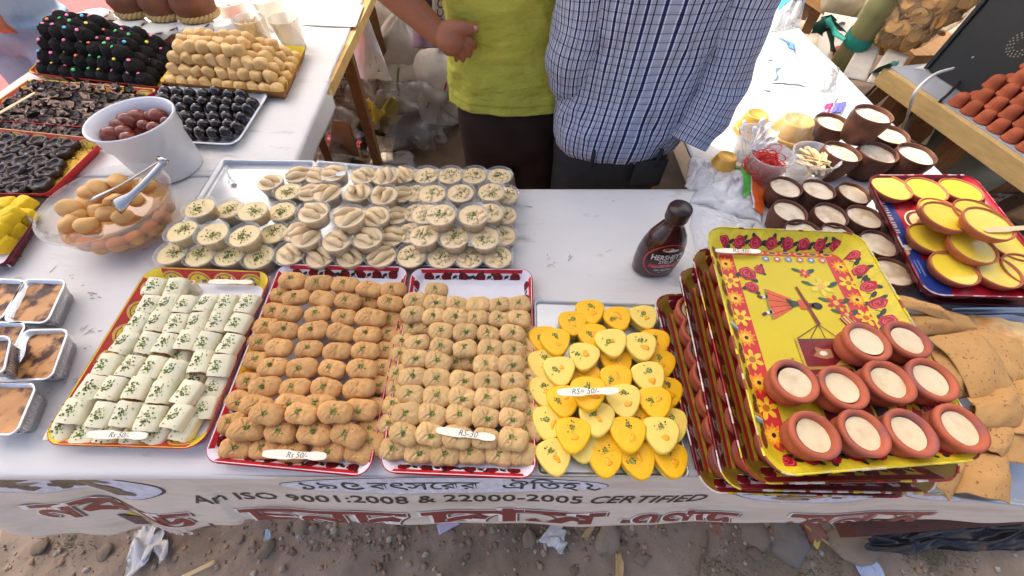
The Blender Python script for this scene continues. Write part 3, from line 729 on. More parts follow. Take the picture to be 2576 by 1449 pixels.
for key, m_, (lx, ly, lz) in (('a', M_tan, (.0262, .0178, .0125)), ('b', M_tan2, (.0232, .0178, .0125))):
    SAN[key] = []
    for k in range(7):
        me = G().add(sandesh_mesh(k * 3 + (50 if key == 'b' else 0), lx, ly, lz)).mesh('stamped_sweet', m_)
        SAN[key].append((me, crumbs(26, lx * .55, ly * .6, lambda x, y: lz * (1 - .55 * ((x / lx) ** 2 + (y / ly) ** 2)) + .0004, k + 10)))
qs = random.Random(21)
def put_sandesh(key, grp, word):
    def mk(p, it, lab):
        z = TZ + .0165 + .0195 * it[2]; c = at(p[0], p[1], z)
        me, cr = qs.choice(SAN[key]); o = tag(link('stamped_sweet', me, None, c, (qs.gauss(.10, .09), qs.gauss(0, .09), qs.gauss(-.05, .16)), qs.uniform(.93, 1.07)), f'{word} sweet, {lab}', 'sweet', grp)
        if qs.random() < .93: stuff(link('pistachio_crumbs', cr, o))
    return mk
A = lambda *l: list(l)
cv5 = lambda x, y: (575 + .397 * x, 639 + .397 * y)
R2 = [[(410, 172, 1), (577, 190, 1), (742, 200, 1), (897, 225, 1), (1045, 230, 1)],
      [(340, 268, 0), (430, 282, 1), (600, 290, 1), (757, 303, 1), (890, 310, 0), (1025, 312, 1)],
      [(300, 365, 0), (385, 380, 1), (570, 385, 1), (738, 405, 1), (903, 405, 1), (1035, 420, 0)],
      [(255, 465, 0), (360, 485, 1), (540, 490, 1), (712, 500, 1), (880, 515, 1), (1018, 515, 0)],
      [(215, 565, 0), (325, 595, 1), (515, 605, 1), (690, 620, 1), (865, 615, 1), (1000, 615, 0)],
      [(185, 680, 0), (285, 720, 1), (470, 725, 1), (660, 730, 1), (850, 730, 1), (988, 725, 0)],
      [(140, 810, 0), (235, 845, 1), (425, 850, 1), (620, 850, 1), (825, 855, 1), (965, 835, 0)],
      [(85, 938, 0), (185, 960, 1), (395, 950, 1), (570, 955, 1), (830, 990, 1), (930, 970, 0)],
      [(30, 1070, 0), (245, 1017, 2), (462, 1012, 2), (680, 1002, 2), (905, 1110, 0)],
      [(125, 1110, 1), (335, 1130, 1), (550, 1135, 1), (760, 1145, 1), (905, 1190, 0)],
      [(60, 1230, 0), (235, 1235, 0), (410, 1258, 0), (640, 1245, 0), (830, 1258, 0)]]
rows_place(R2, cv5, put_sandesh('a', 'tan stamped sweets in the wider rose tray', 'tan stamped'), 'wider rose tray')
R3 = [[(1317, 235, 1)], [(1187, 297, 1), (1315, 318, 1), (1448, 325, 1), (1580, 330, 1), (1715, 328, 1), (1840, 322, 1)],
      [(1172, 385, 1), (1303, 398, 1), (1440, 405, 1), (1577, 412, 1), (1715, 418, 1), (1840, 412, 1)],
      [(1165, 470, 0), (1270, 470, 0), (1350, 492, 1), (1500, 500, 1), (1645, 510, 1), (1798, 505, 1), (1885, 500, 0)],
      [(1105, 560, 0), (1200, 570, 1), (1350, 590, 1), (1500, 605, 1), (1657, 605, 1), (1803, 607, 1), (1890, 590, 0)],
      [(1095, 645, 0), (1185, 668, 1), (1330, 685, 1), (1437, 690, 0), (1540, 690, 0), (1635, 705, 1), (1790, 705, 1), (1895, 685, 0)],
      [(1078, 765, 0), (1170, 785, 1), (1322, 795, 1), (1482, 805, 1), (1640, 808, 1), (1800, 808, 1), (1895, 790, 0)],
      [(1065, 870, 0), (1160, 895, 1), (1325, 905, 1), (1482, 915, 1), (1640, 920, 1), (1803, 925, 1), (1895, 890, 0)],
      [(1055, 965, 0), (1132, 1015, 1), (1295, 1020, 1), (1465, 1030, 1), (1628, 1040, 1), (1793, 1045, 1), (1895, 1015, 0)],
      [(1025, 1085, 0), (1115, 1140, 1), (1280, 1145, 1), (1450, 1160, 1), (1625, 1170, 1), (1800, 1175, 1), (1900, 1130, 0)],
      [(1050, 1235, 0), (1210, 1255, 0), (1375, 1265, 0), (1545, 1265, 0), (1715, 1265, 0), (1865, 1265, 0)]]
rows_place(R3, cv5, put_sandesh('b', 'tan stamped sweets in the narrower rose tray', 'pale tan stamped'), 'narrower rose tray')

# ---- white rolls with a tan filling
M_roll = mat('white_roll', rgb(234, 226, 190), .5, .35, .05, 40, .2, 120, rnd=.04, sss=.2); M_fill = mat('roll_filling', rgb(196, 146, 88), .8, .2, .2, 120, .8, 400)
def roll_mesh(seed):
    q = random.Random(seed); g = G(); w, h, l = .0171, .0112, .0181; rings = []
    for j in range(9):
        y = -l + 2 * l * j / 8; r = []
        for i in range(20):
            a = 2 * pi * i / 20; k = 1 + .07 * noise.noise(Vector((cos(a) * 1.3, sin(a) * 1.3, y * 70 + seed * 5))) - (.05 if j in (0, 8) else 0)
            x = w * spow(cos(a), .62) * k; z = h * spow(sin(a), .62) * k
            if sin(a) > 0 and cos(a) > .2: z -= .0012 * (1 if abs(cos(a) - .55) < .2 else 0)
            r.append((x, y + .0016 * noise.noise(Vector((x * 200, z * 200, seed + j))), z))
        rings.append(r)
    v, f = loft(rings, cap=False); g.add((v, f), 0)
    for end, sg in ((rings[0], 1), (rings[-1], -1)):
        n = 20; ins = [(p[0] * .82, p[1], p[2] * .82) for p in end]; dp = [(p[0] * .78, p[1] + sg * .0015 + .0012 * noise.noise(Vector((p[0] * 400, p[2] * 400, seed))), p[2] * .76) for p in end]
        g.add(loft([end, ins], cap=False), 0); g.add(loft([ins, dp], cap=False), 1); c = (0, end[0][1] + sg * .0002, 0)
        g.add((dp + [c], [(i, (i + 1) % n, n) for i in range(n)]), 1)
    return g.mesh('cream_roll', [M_roll, M_fill])
ROL = [(roll_mesh(k), crumbs(42, .013, .015, lambda x, y: .0112 * (1 - .25 * (x / .019) ** 4) + .0004, k + 60, .6, .75)) for k in range(6)]
def put_roll(p, it, lab):
    c = at(p[0], p[1], TZ + .0155 + .017 * it[2]); me, cr = qs.choice(ROL)
    o = tag(link('cream_roll', me, None, c, (qs.gauss(.12, .06), qs.gauss(0, .05), qs.gauss(-.10, .06)), (qs.uniform(1.0, 1.1), qs.uniform(1.0, 1.1), 1)), f'white rolled sweet, {lab}', 'sweet', 'white rolled sweets in the scalloped tray')
    stuff(link('pistachio_crumbs', cr, o))
cv1 = lambda x, y: (.397 * x, 639 + .397 * y)
R1 = [[(985, 215, 1), (1122, 218, 1)], [(955, 328, 1), (1075, 325, 1), (1185, 328, 1), (1318, 322, 1), (1440, 322, 1), (1572, 325, 1)],
      [(890, 442, 1), (1010, 435, 1), (1128, 450, 1), (1262, 438, 1), (1388, 435, 1), (1515, 447, 1)],
      [(805, 568, 1), (950, 565, 1), (1062, 575, 1), (1195, 552, 1), (1318, 562, 1), (1462, 580, 1)],
      [(890, 640, 0), (1010, 655, 0), (1160, 645, 0), (1280, 690, 1), (1405, 710, 1)],
      [(690, 705, 1), (838, 720, 1), (980, 722, 1), (1110, 742, 1), (1240, 790, 0), (1370, 845, 0)],
      [(590, 850, 1), (720, 855, 1), (880, 855, 1), (1030, 880, 1), (1195, 885, 1)],
      [(480, 1000, 1), (660, 1020, 1), (808, 1015, 1), (960, 1042, 1), (1135, 1035, 1), (1310, 978, 0)],
      [(410, 1108, 0), (562, 1132, 0), (700, 1142, 0), (860, 1145, 0), (1020, 1132, 0), (1180, 1108, 0)]]
rows_place(R1, cv1, put_roll, 'scalloped tray')
tag(link('cream_roll', ROL[2][0], None, at(482, 727, TZ + .0155), (1.2, 0, .3), .8), 'white rolled sweet standing on end beside the bare paper', 'sweet', 'white rolled sweets in the scalloped tray')

# ---- yellow triangular cakes
M_yo = mat('mango_top', rgb(250, 190, 18), .42, .4, .05, 30, .08, 60, rnd=.03, sss=.2); M_yp = mat('pale_mango_top', rgb(248, 216, 104), .45, .4, .05, 30, .1, 60, rnd=.03, sss=.2)
M_ys = mat('cake_side', rgb(226, 214, 120), .5, .35, .08, 40, .15, 90, sss=.2); M_glz = mat('mango_glaze', rgb(250, 172, 14), .25, .5, .08, 60)
def tri_outline(r, n=30):
    out = []
    for i in range(n):
        a = 2 * pi * i / n; k = 1 + .10 * cos(3 * a) + .012 * cos(6 * a); out.append((r * k * cos(a), r * k * sin(a)))
    return out
def tri_mesh(seed, top):
    q = random.Random(seed); O = tri_outline(.0265); g = G()
    g.add(prism([(x * .98, y * .98) for x, y in O], 0, .015, .001, 1, taper=.92), 1)
    g.add(prism(O, .0151, .0255, .0035, 4, lambda x, y, z: (x, y, z + (.0007 * noise.noise(Vector((x * 90, y * 90, seed))) if z > .025 else 0))), 0)
    return g.mesh('triangular_cake', [top, M_ys])
def glaze_mesh(seed):
    q = random.Random(seed); return G().add(blob(.0055 * q.uniform(.8, 1.2), .0048,   .0008, 14, 6, 1, amp=.8, freq=240, seed=seed)).mesh('glaze_drop', M_glz)
YC = {k: [(tri_mesh(s, m_), glaze_mesh(s), crumbs(30, .009, .008, lambda x, y: .0258, s + 90, .8, .6)) for s in range(4)] for k, m_ in (('o', M_yo), ('y', M_yp))}
YL = [(475, 465, 'o', 0), (372, 530, 'o', 0), (630, 505, 'o', 0), (780, 495, 'y', 0), (205, 620, 'o', 0), (277, 635, 'o', 1), (485, 605, 'o', 0), (597, 640, 'y', 1), (768, 660, 'y', 1), (845, 635, 'o', 0),
      (440, 720, 'y', 1), (205, 760, 'y', 0), (300, 800, 'y', 1), (620, 760, 'o', 0), (628, 850, 'o', 1), (810, 835, 'y', 1), (868, 760, 'o', 0), (215, 920, 'y', 0), (325, 975, 'o', 1), (470, 930, 'o', 2), (450, 855, 'o', 0), (670, 970, 'y', 1), (850, 980, 'o', 1), (905, 920, 'o', 0),
      (235, 1095, 'y', 0), (510, 1075, 'y', 1), (380, 1165, 'o', 1), (425, 1215, 'y', 0), (570, 1165, 'o', 0), (695, 1165, 'o', 1), (765, 1085, 'o', 0), (885, 1165, 'y', 1), (930, 1105, 'y', 0), (265, 1290, 'y', 0), (560, 1300, 'o', 0), (745, 1310, 'o', 0), (935, 1310, 'o', 0)]
qy = random.Random(8)
ysort = sorted(YL, key=lambda t: t[1]); yrows = [ysort[0:4], ysort[4:10], ysort[10:16], ysort[16:21], ysort[21:24], ysort[24:30], ysort[30:33], ysort[33:]]
for ri, row in enumerate(yrows):
    row.sort()
    for i, (x, y, k, l) in enumerate(row):
        p = at(1278 + .4409 * x, 575 + .4409 * y, TZ + .006 + .0255 + .018 * l); me, gl, cr = qy.choice(YC[k])
        rz = -pi / 2 + qy.gauss(0, .12); col = 'orange-topped' if k == 'o' else 'pale yellow'
        rw = 'back row' if ri == 0 else 'front row' if ri == len(yrows) - 1 else ORD[ri] + ' row from back'
        o = tag(link('triangular_cake', me, None, (p.x, p.y, TZ + .0058 + .018 * l), (qy.gauss(.02, .02) + (.05 if l else 0), qy.gauss(0, .03), rz), qy.uniform(.98, 1.04)), f'{col} triangular cake, {nth(i, len(row))} in {rw} of metal tray', 'cake', 'yellow triangular cakes on the metal tray')
        a = qy.uniform(-.007, .007); link('glaze_drop', gl, o, (.003 + a, .004 + qy.uniform(-.004, .003), .0257), (0, 0, qy.uniform(0, 6)), (qy.uniform(.6, 1.5), qy.uniform(.6, 1.2), 1)); stuff(link('pistachio_crumbs', cr, o, (-.004 - a, -.005 + a, 0), (0, 0, qy.uniform(0, 6))))

# ---- plastic cups
M_cup = clear('cup_plastic', (1, .99, .97, 1), .12, .16, edge=.12); M_cup2 = clear('clear_cup_plastic', (1, 1, 1, 1), .2, .1)
M_crm = mat('rabri_cream', rgb(238, 214, 158), .45, .4, .06, 90, .5, 160, rnd=.03, sss=.2); M_crt = mat('tan_cream', rgb(240, 214, 168), .4, .4, .05, 60, .15, 120, rnd=.03, sss=.2)
M_dmp = mat('dumpling', rgb(238, 210, 162), .5, .35, .08, 70, .2, 200, rnd=.05, sss=.2)
def cup_shell(): return lathe([(0, 0), (.022, 0), (.0235, .0015), (.0285, .031), (.0318, .0315), (.0322, .0335), (.031, .0343), (.0294, .0335), (.0278, .030), (.0225, .0025), (0, .0018)], 30)
CUP = G().add(cup_shell()).mesh('cup_shell', M_cup)
def fill_mesh(seed, m_, lump, n=9):
    def fn(r, z, a, j):
        x, y = r * cos(a), r * sin(a); return r, z + (lump * noise.noise(Vector((x * 170, y * 170, seed))) + lump * .6 * noise.noise(Vector((x * 420, y * 420, seed))) if z > .02 else 0)
    prof = [(0, .0022), (.0222, .0027), (.0272, .0285)] + [(.0270 * (1 - k / n), .0290 + .0004 * k / n) for k in range(n)] + [(0, .0294)]
    return G().add(lathe(prof, 30, fn)).mesh('cream', m_)
def finger(seed, l=.02, r=.0075):
    q = random.Random(seed); pts = [(-l, 0, 0), (-l * .5, 0, .003), (0, .002, .0045), (l * .5, .001, .003), (l, -.001, -.001)]
    P_ = spline(pts, 3); n = len(P_); R = [r * max(.15, sin(pi * (i + .6) / (n + .2)) ** .5) * (1 + .1 * q.uniform(-1, 1)) for i in range(n)]
    return tube(P_, R, 10)
FIN = [G().add(finger(k, .019 + .003 * (k % 3), .0072 + .0006 * (k % 2))).mesh('finger_dumpling', M_dmp) for k in range(4)]
BAL = [G().add(blob(.0052, .0048, .0042, 10, 7, .95, amp=.25, freq=200, seed=k)).mesh('cream_ball', M_dmp) for k in range(3)]
FR = [fill_mesh(k, M_crm, .0022) for k in range(4)]; FC = [fill_mesh(k + 9, M_crt, .0006) for k in range(2)]; FB = [fill_mesh(k + 19, M_crt, .0012) for k in range(3)]
CRU = [crumbs(60, .018, .018, lambda x, y: .0305, k + 200, .7, .8) for k in range(5)]
CL = [[(130, 680, 'r', 0), (325, 690, 'r', 0), (520, 690, 'r', 0), (720, 700, 'r', 0), (935, 680, 'c', 0), (1145, 695, 'c', 0), (1350, 700, 'c', 0), (1555, 700, 'c', 0), (1765, 695, 'b', 0), (1970, 705, 'b', 0), (2160, 705, 'b', 0), (2350, 705, 'b', 0)],
      [(197, 528, 'r', 1), (402, 545, 'r', 1), (622, 560, 'r', 1), (815, 545, 'r', 0), (985, 535, 'c', 0), (1045, 560, 'c', 1), (1255, 590, 'c', 1), (1460, 570, 'c', 1), (1625, 560, 'c', 0), (1755, 540, 'b', 0), (1850, 560, 'b', 1), (2060, 570, 'b', 1), (2265, 570, 'b', 1), (2385, 560, 'b', 0)],
      [(312, 370, 'r', 1), (515, 380, 'r', 0), (675, 390, 'r', 1), (872, 395, 'r', 0), (1090, 400, 'c', 2), (1340, 435, 'c', 2), (1515, 425, 'c', 1), (1650, 420, 'c', 0), (1800, 405, 'b', 0), (1865, 410, 'b', 1), (1965, 415, 'b', 2), (2185, 420, 'b', 2), (2295, 405, 'b', 1), (2395, 420, 'b', 0)],
      [(920, 258, 'r', 0), (1075, 262, 'c', 0), (1185, 270, 'c', 1), (1395, 265, 'c', 1), (1575, 285, 'c', 1), (1690, 275, 'c', 0), (1795, 270, 'b', 0), (1905, 272, 'b', 1), (2098, 268, 'b', 1), (2310, 262, 'b', 1), (2405, 285, 'b', 0)],
      [(800, 195, 'c', 0), (985, 142, 'c', 0), (1125, 150, 'c', 0), (1235, 132, 'c', 1), (1435, 147, 'c', 1), (1580, 152, 'c', 1), (1705, 150, 'c', 0), (1865, 150, 'b', 0), (2030, 150, 'b', 0), (2195, 150, 'b', 0), (2365, 155, 'b', 0)]]
qc = random.Random(4); KW = {'r': 'pistachio-strewn cream cup', 'c': 'clear cup with finger dumplings', 'b': 'clear cup of little cream balls'}; KS = {'r': 'left', 'c': 'middle', 'b': 'right'}
for ri, row in enumerate(CL):
    rw = 'front row' if ri == 0 else 'back row' if ri == 4 else ORD[ri] + ' row from front'
    for k in 'rcb':
        sub = [c for c in row if c[2] == k]; sub.sort()
        for i, (x, y, _, l) in enumerate(sub):
            z0 = TZ + .0035 + .0285 * l; c = at(383.4 + .369 * x, 383.4 + .369 * y, z0 + .033)
            t = thing('plastic_cup', f'{KW[k]}, {nth(i, len(sub))} in {rw}', 'cup', (c.x, c.y, z0), (qc.gauss(.0, .02), qc.gauss(0, .02), qc.uniform(0, 6)), 'dessert cups on the steel trays')
            t.scale = (1.10, 1.10, 1.02)
            link('cup_shell', CUP, t)
            if k == 'r': link('cream', qc.choice(FR), t); stuff(link('pistachio_crumbs', qc.choice(CRU), t))
            elif k == 'c':
                link('cream', qc.choice(FC), t); nf = 2
                a = qc.uniform(-.5, .5); up = qc.random() < .4 and l > 0
                for j in range(nf): link('finger_dumpling', qc.choice(FIN), t, ((j - .5) * .013 * -sin(a), (j - .5) * .016, .030 + (.005 if up and j else 0)), (0, (.5 if up and j else qc.uniform(-.1, .15)), a))
                t.rotation_euler.z = qc.gauss(0, .5) + (1.3 if up else 0)
            else:
                link('cream', qc.choice(FB), t); stuff(link('pistachio_crumbs', qc.choice(CRU), t))
                for j in range(8):
                    a = qc.uniform(0, 6.28); r = .020 * sqrt(qc.random()); link('cream_ball', qc.choice(BAL), t, (r * cos(a), r * sin(a), .0295), (0, 0, a))

# ---- spoons used as price tags, loose spoons
M_spoon = mat('spoon_wood', rgb(250, 242, 216), .6, .3, .04, 40); M_wp = mat('white_plastic', rgb(232, 232, 232), .3, .45, .02, 40)
def spoon_mesh(l=.048, w=.0068, waist=True):
    n = 28; pts = []
    for i in range(n):
        a = 2 * pi * i / n; x = l * cos(a); k = (.72 if (waist and -.2 < cos(a) < .5) else 1.0)
        pts.append((x, w * k * spow(sin(a), .45)))
    return prism(pts, 0, .0016, .0005, 1)
SPN = G().add(spoon_mesh(), smooth=False).mesh('wooden_spoon', M_spoon); SPW = G().add(spoon_mesh(), smooth=False).mesh('wooden_spoon', mat('birch_wood', rgb(226, 200, 152), .6, .3, .06, 40))
def price(px, py, z, rot, label, txt=None, sc=1.0, sz=.009, tilt=(0, 0), name='price_spoon'):
    p = at(px, py, z); o = tag(link(name, SPN, None, p, (tilt[0], tilt[1], rot), sc), label, 'price tag' if txt else 'spoon')
    if txt:
        P = Print(lambda u, v, h: Vector((u, v, .0017 + h))); P.text(txt, -.012 if len(txt) < 8 else -.026, -.0035, sz, rgb(120, 116, 110), 1, None, 1, 0, .25, offs=-.004); P.build('handwriting', o, mat('pencil', rgb(96, 94, 92), .6))
    return o
price(745 * .397 + 0, 639 + .397 * 1147, .788, -.03, 'flat wooden spoon marked Rs 50 at the front of the white rolls', 'Rs 50/-', 1.0, .011, (.15, 0))
price(575 + .397 * 420, 639 + .397 * 1273, .788, -.04, 'flat wooden spoon marked Rs 50 at the front of the wider rose tray', 'Rs 50/-', 1.02, .011, (.2, 0))
price(575 + .397 * 1502, 639 + .397 * 1140, .802, -.13, 'flat wooden spoon marked RS-30 on the narrower rose tray', 'RS-30', .95, .013, (.15, 0))
price(1278 + .4409 * 456, 575 + .4409 * 930, .829, .03, 'flat wooden spoon marked RS 50 lying on the yellow cakes', 'RS= 50/-', 1.0, .012, (.1, 0))
price(1463 * .397, 639 + .397 * 178, .769, -.02, 'blank wooden spoon on bare paper behind the white rolls', None, .95, name='wooden_spoon')
def plastic_spoon(a, b, label, z):
    A_ = at(a[0], a[1], z); B_ = at(b[0], b[1], z); d = B_ - A_; g = G(); g.add(tube([(0, 0, .002), (d.length * .35, 0, .004), (d.length * .72, 0, .002)], [.002, .0018, .0022], 6, .5))
    M = Matrix.Translation((d.length * .86, 0, .0015)); g.add(lathe([(0, 0), (.006, .0006), (.009, .003), (.0092, .0034), (.006, .0014), (0, .0008)], 16), 0, M @ Matrix.Diagonal((1.25, .9, 1, 1)))
    return tag(link('plastic_spoon', g.mesh('plastic_spoon', M_wp), None, A_, (0, 0, atan2(d.y, d.x))), label, 'spoon')
plastic_spoon((567, 425), (588, 466), 'white plastic spoon on the bare corner of the steel tray', .755)
plastic_spoon((808, 455), (868, 438), 'white plastic spoon lying across the stacked dumpling cups', .827)
# ================================================================== LEFT SIDE
q = random.Random(11)
def zl(x, y): return (.3334 * x, .3334 * y)
# ---- trays
TB = Tray('rose-edged maroon paper tray under the black coconut balls', px4(.778, (70, 184), (402, 222), (484, 112), (185, 70)), .754, .026, .018, [M_card_y, M_card_r], .02)
TB.pr = Print(None); TB.pr.g = G(); scallop_walls(TB, (0, 3), .06); rose_walls(TB, (1, 2), mid=False, outer=False)
P = Print(TB.outer(0)); P.g = TB.pr.g; P.rect(.02, .03, TB.W - .02, .97, rgb(196, 50, 44), 1, 20)
for i in range(7):
    u = .05 + i * (TB.W - .1) / 6
    P.fan([(u + .03 * cos(pi * j / 9), .03 + .8 * sin(pi * j / 9)) for j in range(10)], tan_, 2); P.fan([(u + .024 * cos(pi * j / 9), .03 + .64 * sin(pi * j / 9)) for j in range(10)], rgb(216, 184, 50), 3)
TB.pr.build('print', TB.t)
TL_ = Tray('yellow-and-kraft paper tray under the pale carved sweets', px4(.778, (404, 210), (718, 238), (772, 122), (486, 106)), .754, .03, .016, [M_card_y, M_card_br], .012)
TL_.pr = Print(None); TL_.pr.g = G()
for k in (0, 3):
    L_ = TL_.W if k == 0 else TL_.L; P = Print(TL_.wall(k)); P.g = TL_.pr.g
    for i in range(int(L_ / .02)):
        for j in range(3): P.ell(.02 + i * .019 + q.uniform(-.004, .004), q.uniform(.2, .85), .006, .12, q.choice([rgb(196, 60, 50), rgb(238, 232, 190), rgb(150, 150, 50), rgb(220, 130, 60)]), 1 + j, 7, q.uniform(-.5, .5))
TL_.pr.build('print', TL_.t)
TM = Tray('white melamine tray of shiny black sweets', px4(.772, (398, 352), (592, 362), (674, 230), (402, 218)), .754, .016, .02, [mat('melamine', rgb(232, 234, 238), .18, .5, .02, 30), mat('melamine2', rgb(232, 234, 238), .2, .5, .02, 30)], .035, 'melamine_tray', lip=.006)
TF = Tray('scalloped paper tray of folded chocolate pastries', px4(.778, (-70, 300), (232, 322), (400, 226), (75, 200)), .754, .026, .018, [M_card_y, M_card_r], .02)
TF.pr = Print(None); TF.pr.g = G(); scallop_walls(TF, (0, 2, 3), .06); TF.pr.build('print', TF.t)
TG = Tray('gold-floored tray of glossy chocolate cups', px4(.778, (-180, 486), (120, 490), (262, 352), (-60, 318)), .754, .026, .018, [mat('gold_card', rgb(222, 176, 60), .45, .4, .15, 30), M_card_r], .02)
TG.pr = Print(None); TG.pr.g = G(); scallop_walls(TG, (2,), .06); rose_walls(TG, (0,), mid=False)
TG.pr.build('print', TG.t)
TU = Tray('maroon rose-edged tray of yellow fudge at the left edge', px4(.778, (-110, 668), (8, 664), (86, 552), (-40, 500)), .754, .024, .016, [M_card_w, M_card_dk], .012)
TU.pr = Print(None); TU.pr.g = G(); rose_walls(TU, (1,), mid=False, rim=rgb(110, 20, 40)); TU.pr.build('print', TU.t)

# ---- black coconut balls with a coloured sugar pearl each
M_blk = mat('black_coconut', rgb(30, 27, 26), .8, .2, .35, 220, .7, 420)
def rough_ball(seed):
    def fn(x, y, z):
        p = Vector((x, y, z)); d = .9 * abs(noise.noise(p * 190 + Vector((seed, 0, 0)))) + .5 * noise.noise(p * 420); return tuple(p * (1 + .27 * d))
    return G().add(blob(.0235, .0235, .0225, 26, 16, 1, fn)).mesh('coconut_ball', M_blk)
RB = [rough_ball(k * 5) for k in range(5)]
PEARL = {k: G().add(lathe([(0, -.001), (.0042, -.0006), (.0052, .0005), (.0042, .0016), (0, .0022)], 12)).mesh('sugar_pearl', mat('pearl_' + k, c, .35, .4, .04)) for k, c in
         (('pink', rgb(250, 130, 170)), ('green', rgb(80, 200, 110)), ('yellow', rgb(240, 226, 70)), ('orange', rgb(250, 120, 50)), ('blue', rgb(80, 180, 220)))}
def pile(T, nu, nv, tiers, d, dz, ins, make, du=0):
    """Stepped pile standing in a tray; only the balls that the outside of the pile shows."""
    for k in range(tiers):
        a, b = nu - k, nv - k
        if a < 2 or b < 1: break
        for j in range(b):
            for i in range(a):
                if k < 1 and not (j < 2 or i in (0, a - 1)): continue
                if j == b - 1 and k < 1 and 0 < i < a - 1: continue
                u = T.W / 2 + du + (i - (a - 1) / 2) * d[0]; v = ins + (j + k * .5) * d[1]
                make(T.o + T.map(u, v, .0025 + k * dz), k, j, i, a, b)
PC = ['pink', 'pink', 'green', 'yellow', 'pink', 'yellow', 'orange', 'blue', 'pink', 'green']
def mk_black(p, k, j, i, a, b):
    z = p + Vector((q.uniform(-.003, .003), q.uniform(-.003, .003), .0225)); col = PC[(k * 7 + j * 5 + i * 3) % 10]
    if (i > a * .62 and k >= 3): return
    o = tag(link('coconut_ball', q.choice(RB), None, z, (q.uniform(-.3, .3), q.uniform(-.3, .3), 0), q.uniform(.97, 1.08)), f'black ball, {col} pearl, {nth(i, a)}, tier {ORD[k]} from bottom, line {ORD[j]} from front', 'sweet', 'black coconut balls with sugar pearls')
    link('sugar_pearl', PEARL[col], o, (q.uniform(-.005, .005), -.007 + q.uniform(-.004, .004), .0243), (.3, 0, 0), 1)
pile(TB, 9, 6, 4, (.0475, .0455), .030, .028, mk_black, .0)

# ---- pale carved sweets
M_pale = mat('carved_sandesh', rgb(222, 184, 124), .65, .25, .06, 60, .2, 200, rnd=.05, sss=.15)
def carved(seed):
    r_ = random.Random(seed); dirs = [Vector((r_.gauss(0, 1), r_.gauss(0, 1), r_.gauss(0, .8))).normalized() for _ in range(9)]
    def fn(x, y, z):
        p = Vector((x, y, z)); l = p.length or 1; n_ = p / l; m = 0
        for d in dirs:
            c = n_.dot(d)
            if c > .66: m = max(m, (c - .66) * 1.0)
        return tuple(p * (1 - m * .9) * (1 + .04 * noise.noise(n_ * 3)))
    return G().add(blob(.0225, .0215, .0205, 24, 16, .9, fn)).mesh('carved_sweet', M_pale)
CV = [carved(k) for k in range(6)]
def mk_pale(p, k, j, i, a, b):
    z = p + Vector((q.uniform(-.002, .002), q.uniform(-.002, .002), .0195))
    if i > a * .85 and k >= 3: return
    tag(link('carved_sweet', q.choice(CV), None, z, (q.uniform(-.3, .3), q.uniform(-.3, .3), q.uniform(-.6, .6)), q.uniform(.97, 1.05)), f'pale carved sweet, {nth(i, a)} in tier {ORD[k]} from bottom, line {ORD[j]} from front', 'sweet', 'pale carved sweets piled in the kraft tray')
pile(TL_, 10, 6, 4, (.0405, .042), .026, .026, mk_pale)

# ---- shiny black oval sweets
M_jam = mat('black_syrup_skin', rgb(26, 17, 17), .16, .5, .25, 40, .04, 60, coat=.3)
JM = [G().add(blob(.0165, .0165, .0195, 18, 12, .95, amp=.10, freq=70, seed=k)).mesh('black_sweet', M_jam) for k in range(4)]
JR = [[(1255, 702), (1345, 708), (1440, 715), (1545, 718), (1640, 705), (1735, 725), (1830, 725)], [(1250, 755), (1345, 768), (1440, 775), (1540, 780), (1645, 775), (1730, 785), (1820, 775), (1910, 790)],
      [(1290, 815), (1385, 828), (1495, 835), (1610, 832), (1710, 838), (1800, 830), (1875, 835)], [(1335, 880), (1415, 890), (1520, 893), (1630, 895), (1720, 892), (1830, 900)],
      [(1365, 940), (1460, 948), (1550, 955), (1640, 950), (1730, 950), (1790, 968)], [(1425, 1005), (1520, 1012), (1615, 1015), (1710, 1010)]]
for ri, row in enumerate(JR):
    for i, (x, y) in enumerate(row):
        p = at(*zl(x, y), TZ + .0255)
        tag(link('black_sweet', q.choice(JM), None, p, (q.uniform(-.2, .2), q.uniform(-.2, .2), q.uniform(0, 6)), q.uniform(.98, 1.1)), f'shiny black oval sweet, {nth(i, len(row))} in {"back row" if ri == 0 else "front row" if ri == 5 else ORD[ri] + " row from back"} of melamine tray', 'sweet', 'shiny black sweets on the melamine tray')

# ---- folded chocolate pastries
M_cho = mat('dark_chocolate', rgb(44, 29, 25), .38, .3, .25, 60, .2, 160); M_dust = mat('dusted_flap', rgb(168, 140, 122), .6, .3, .25, 60, .2, 160)
def folded(seed):
    r_ = random.Random(seed); g = G(); s = .021
    g.add(blob(s, s * .9, .012, 16, 8, .7, amp=.15, freq=80, seed=seed), 0, Matrix.Translation((0, 0, .011)))
    for k in range(4):
        a = pi / 2 * k + pi / 4 + r_.uniform(-.15, .15); M = Euler((0, 0, a)).to_matrix().to_4x4()
        up = r_.uniform(.004, .010)
        g.add(([(s * 1.08, -s * .75, .016), (s * 1.08, s * .75, .016), (s * .18, s * .12, .021 + up * .5), (s * .45, -s * .3, .022 + up), (s * 1.0, -s * .7, .013), (s * 1.0, s * .7, .013), (s * .18, s * .12, .019 + up * .4), (s * .45, -s * .3, .0195 + up)],
               [(0, 1, 2, 3), (7, 6, 5, 4), (0, 4, 5, 1), (1, 5, 6, 2), (2, 6, 7, 3), (3, 7, 4, 0)]), (1 if k in (0, 1 + seed % 3) else 0), M, smooth=False)
    g.add(lathe([(.0, .0228), (.008, .0226), (.009, .021)], 12), 0)
    return g.mesh('folded_pastry', [M_cho, M_dust])
FP = [folded(k) for k in range(6)]
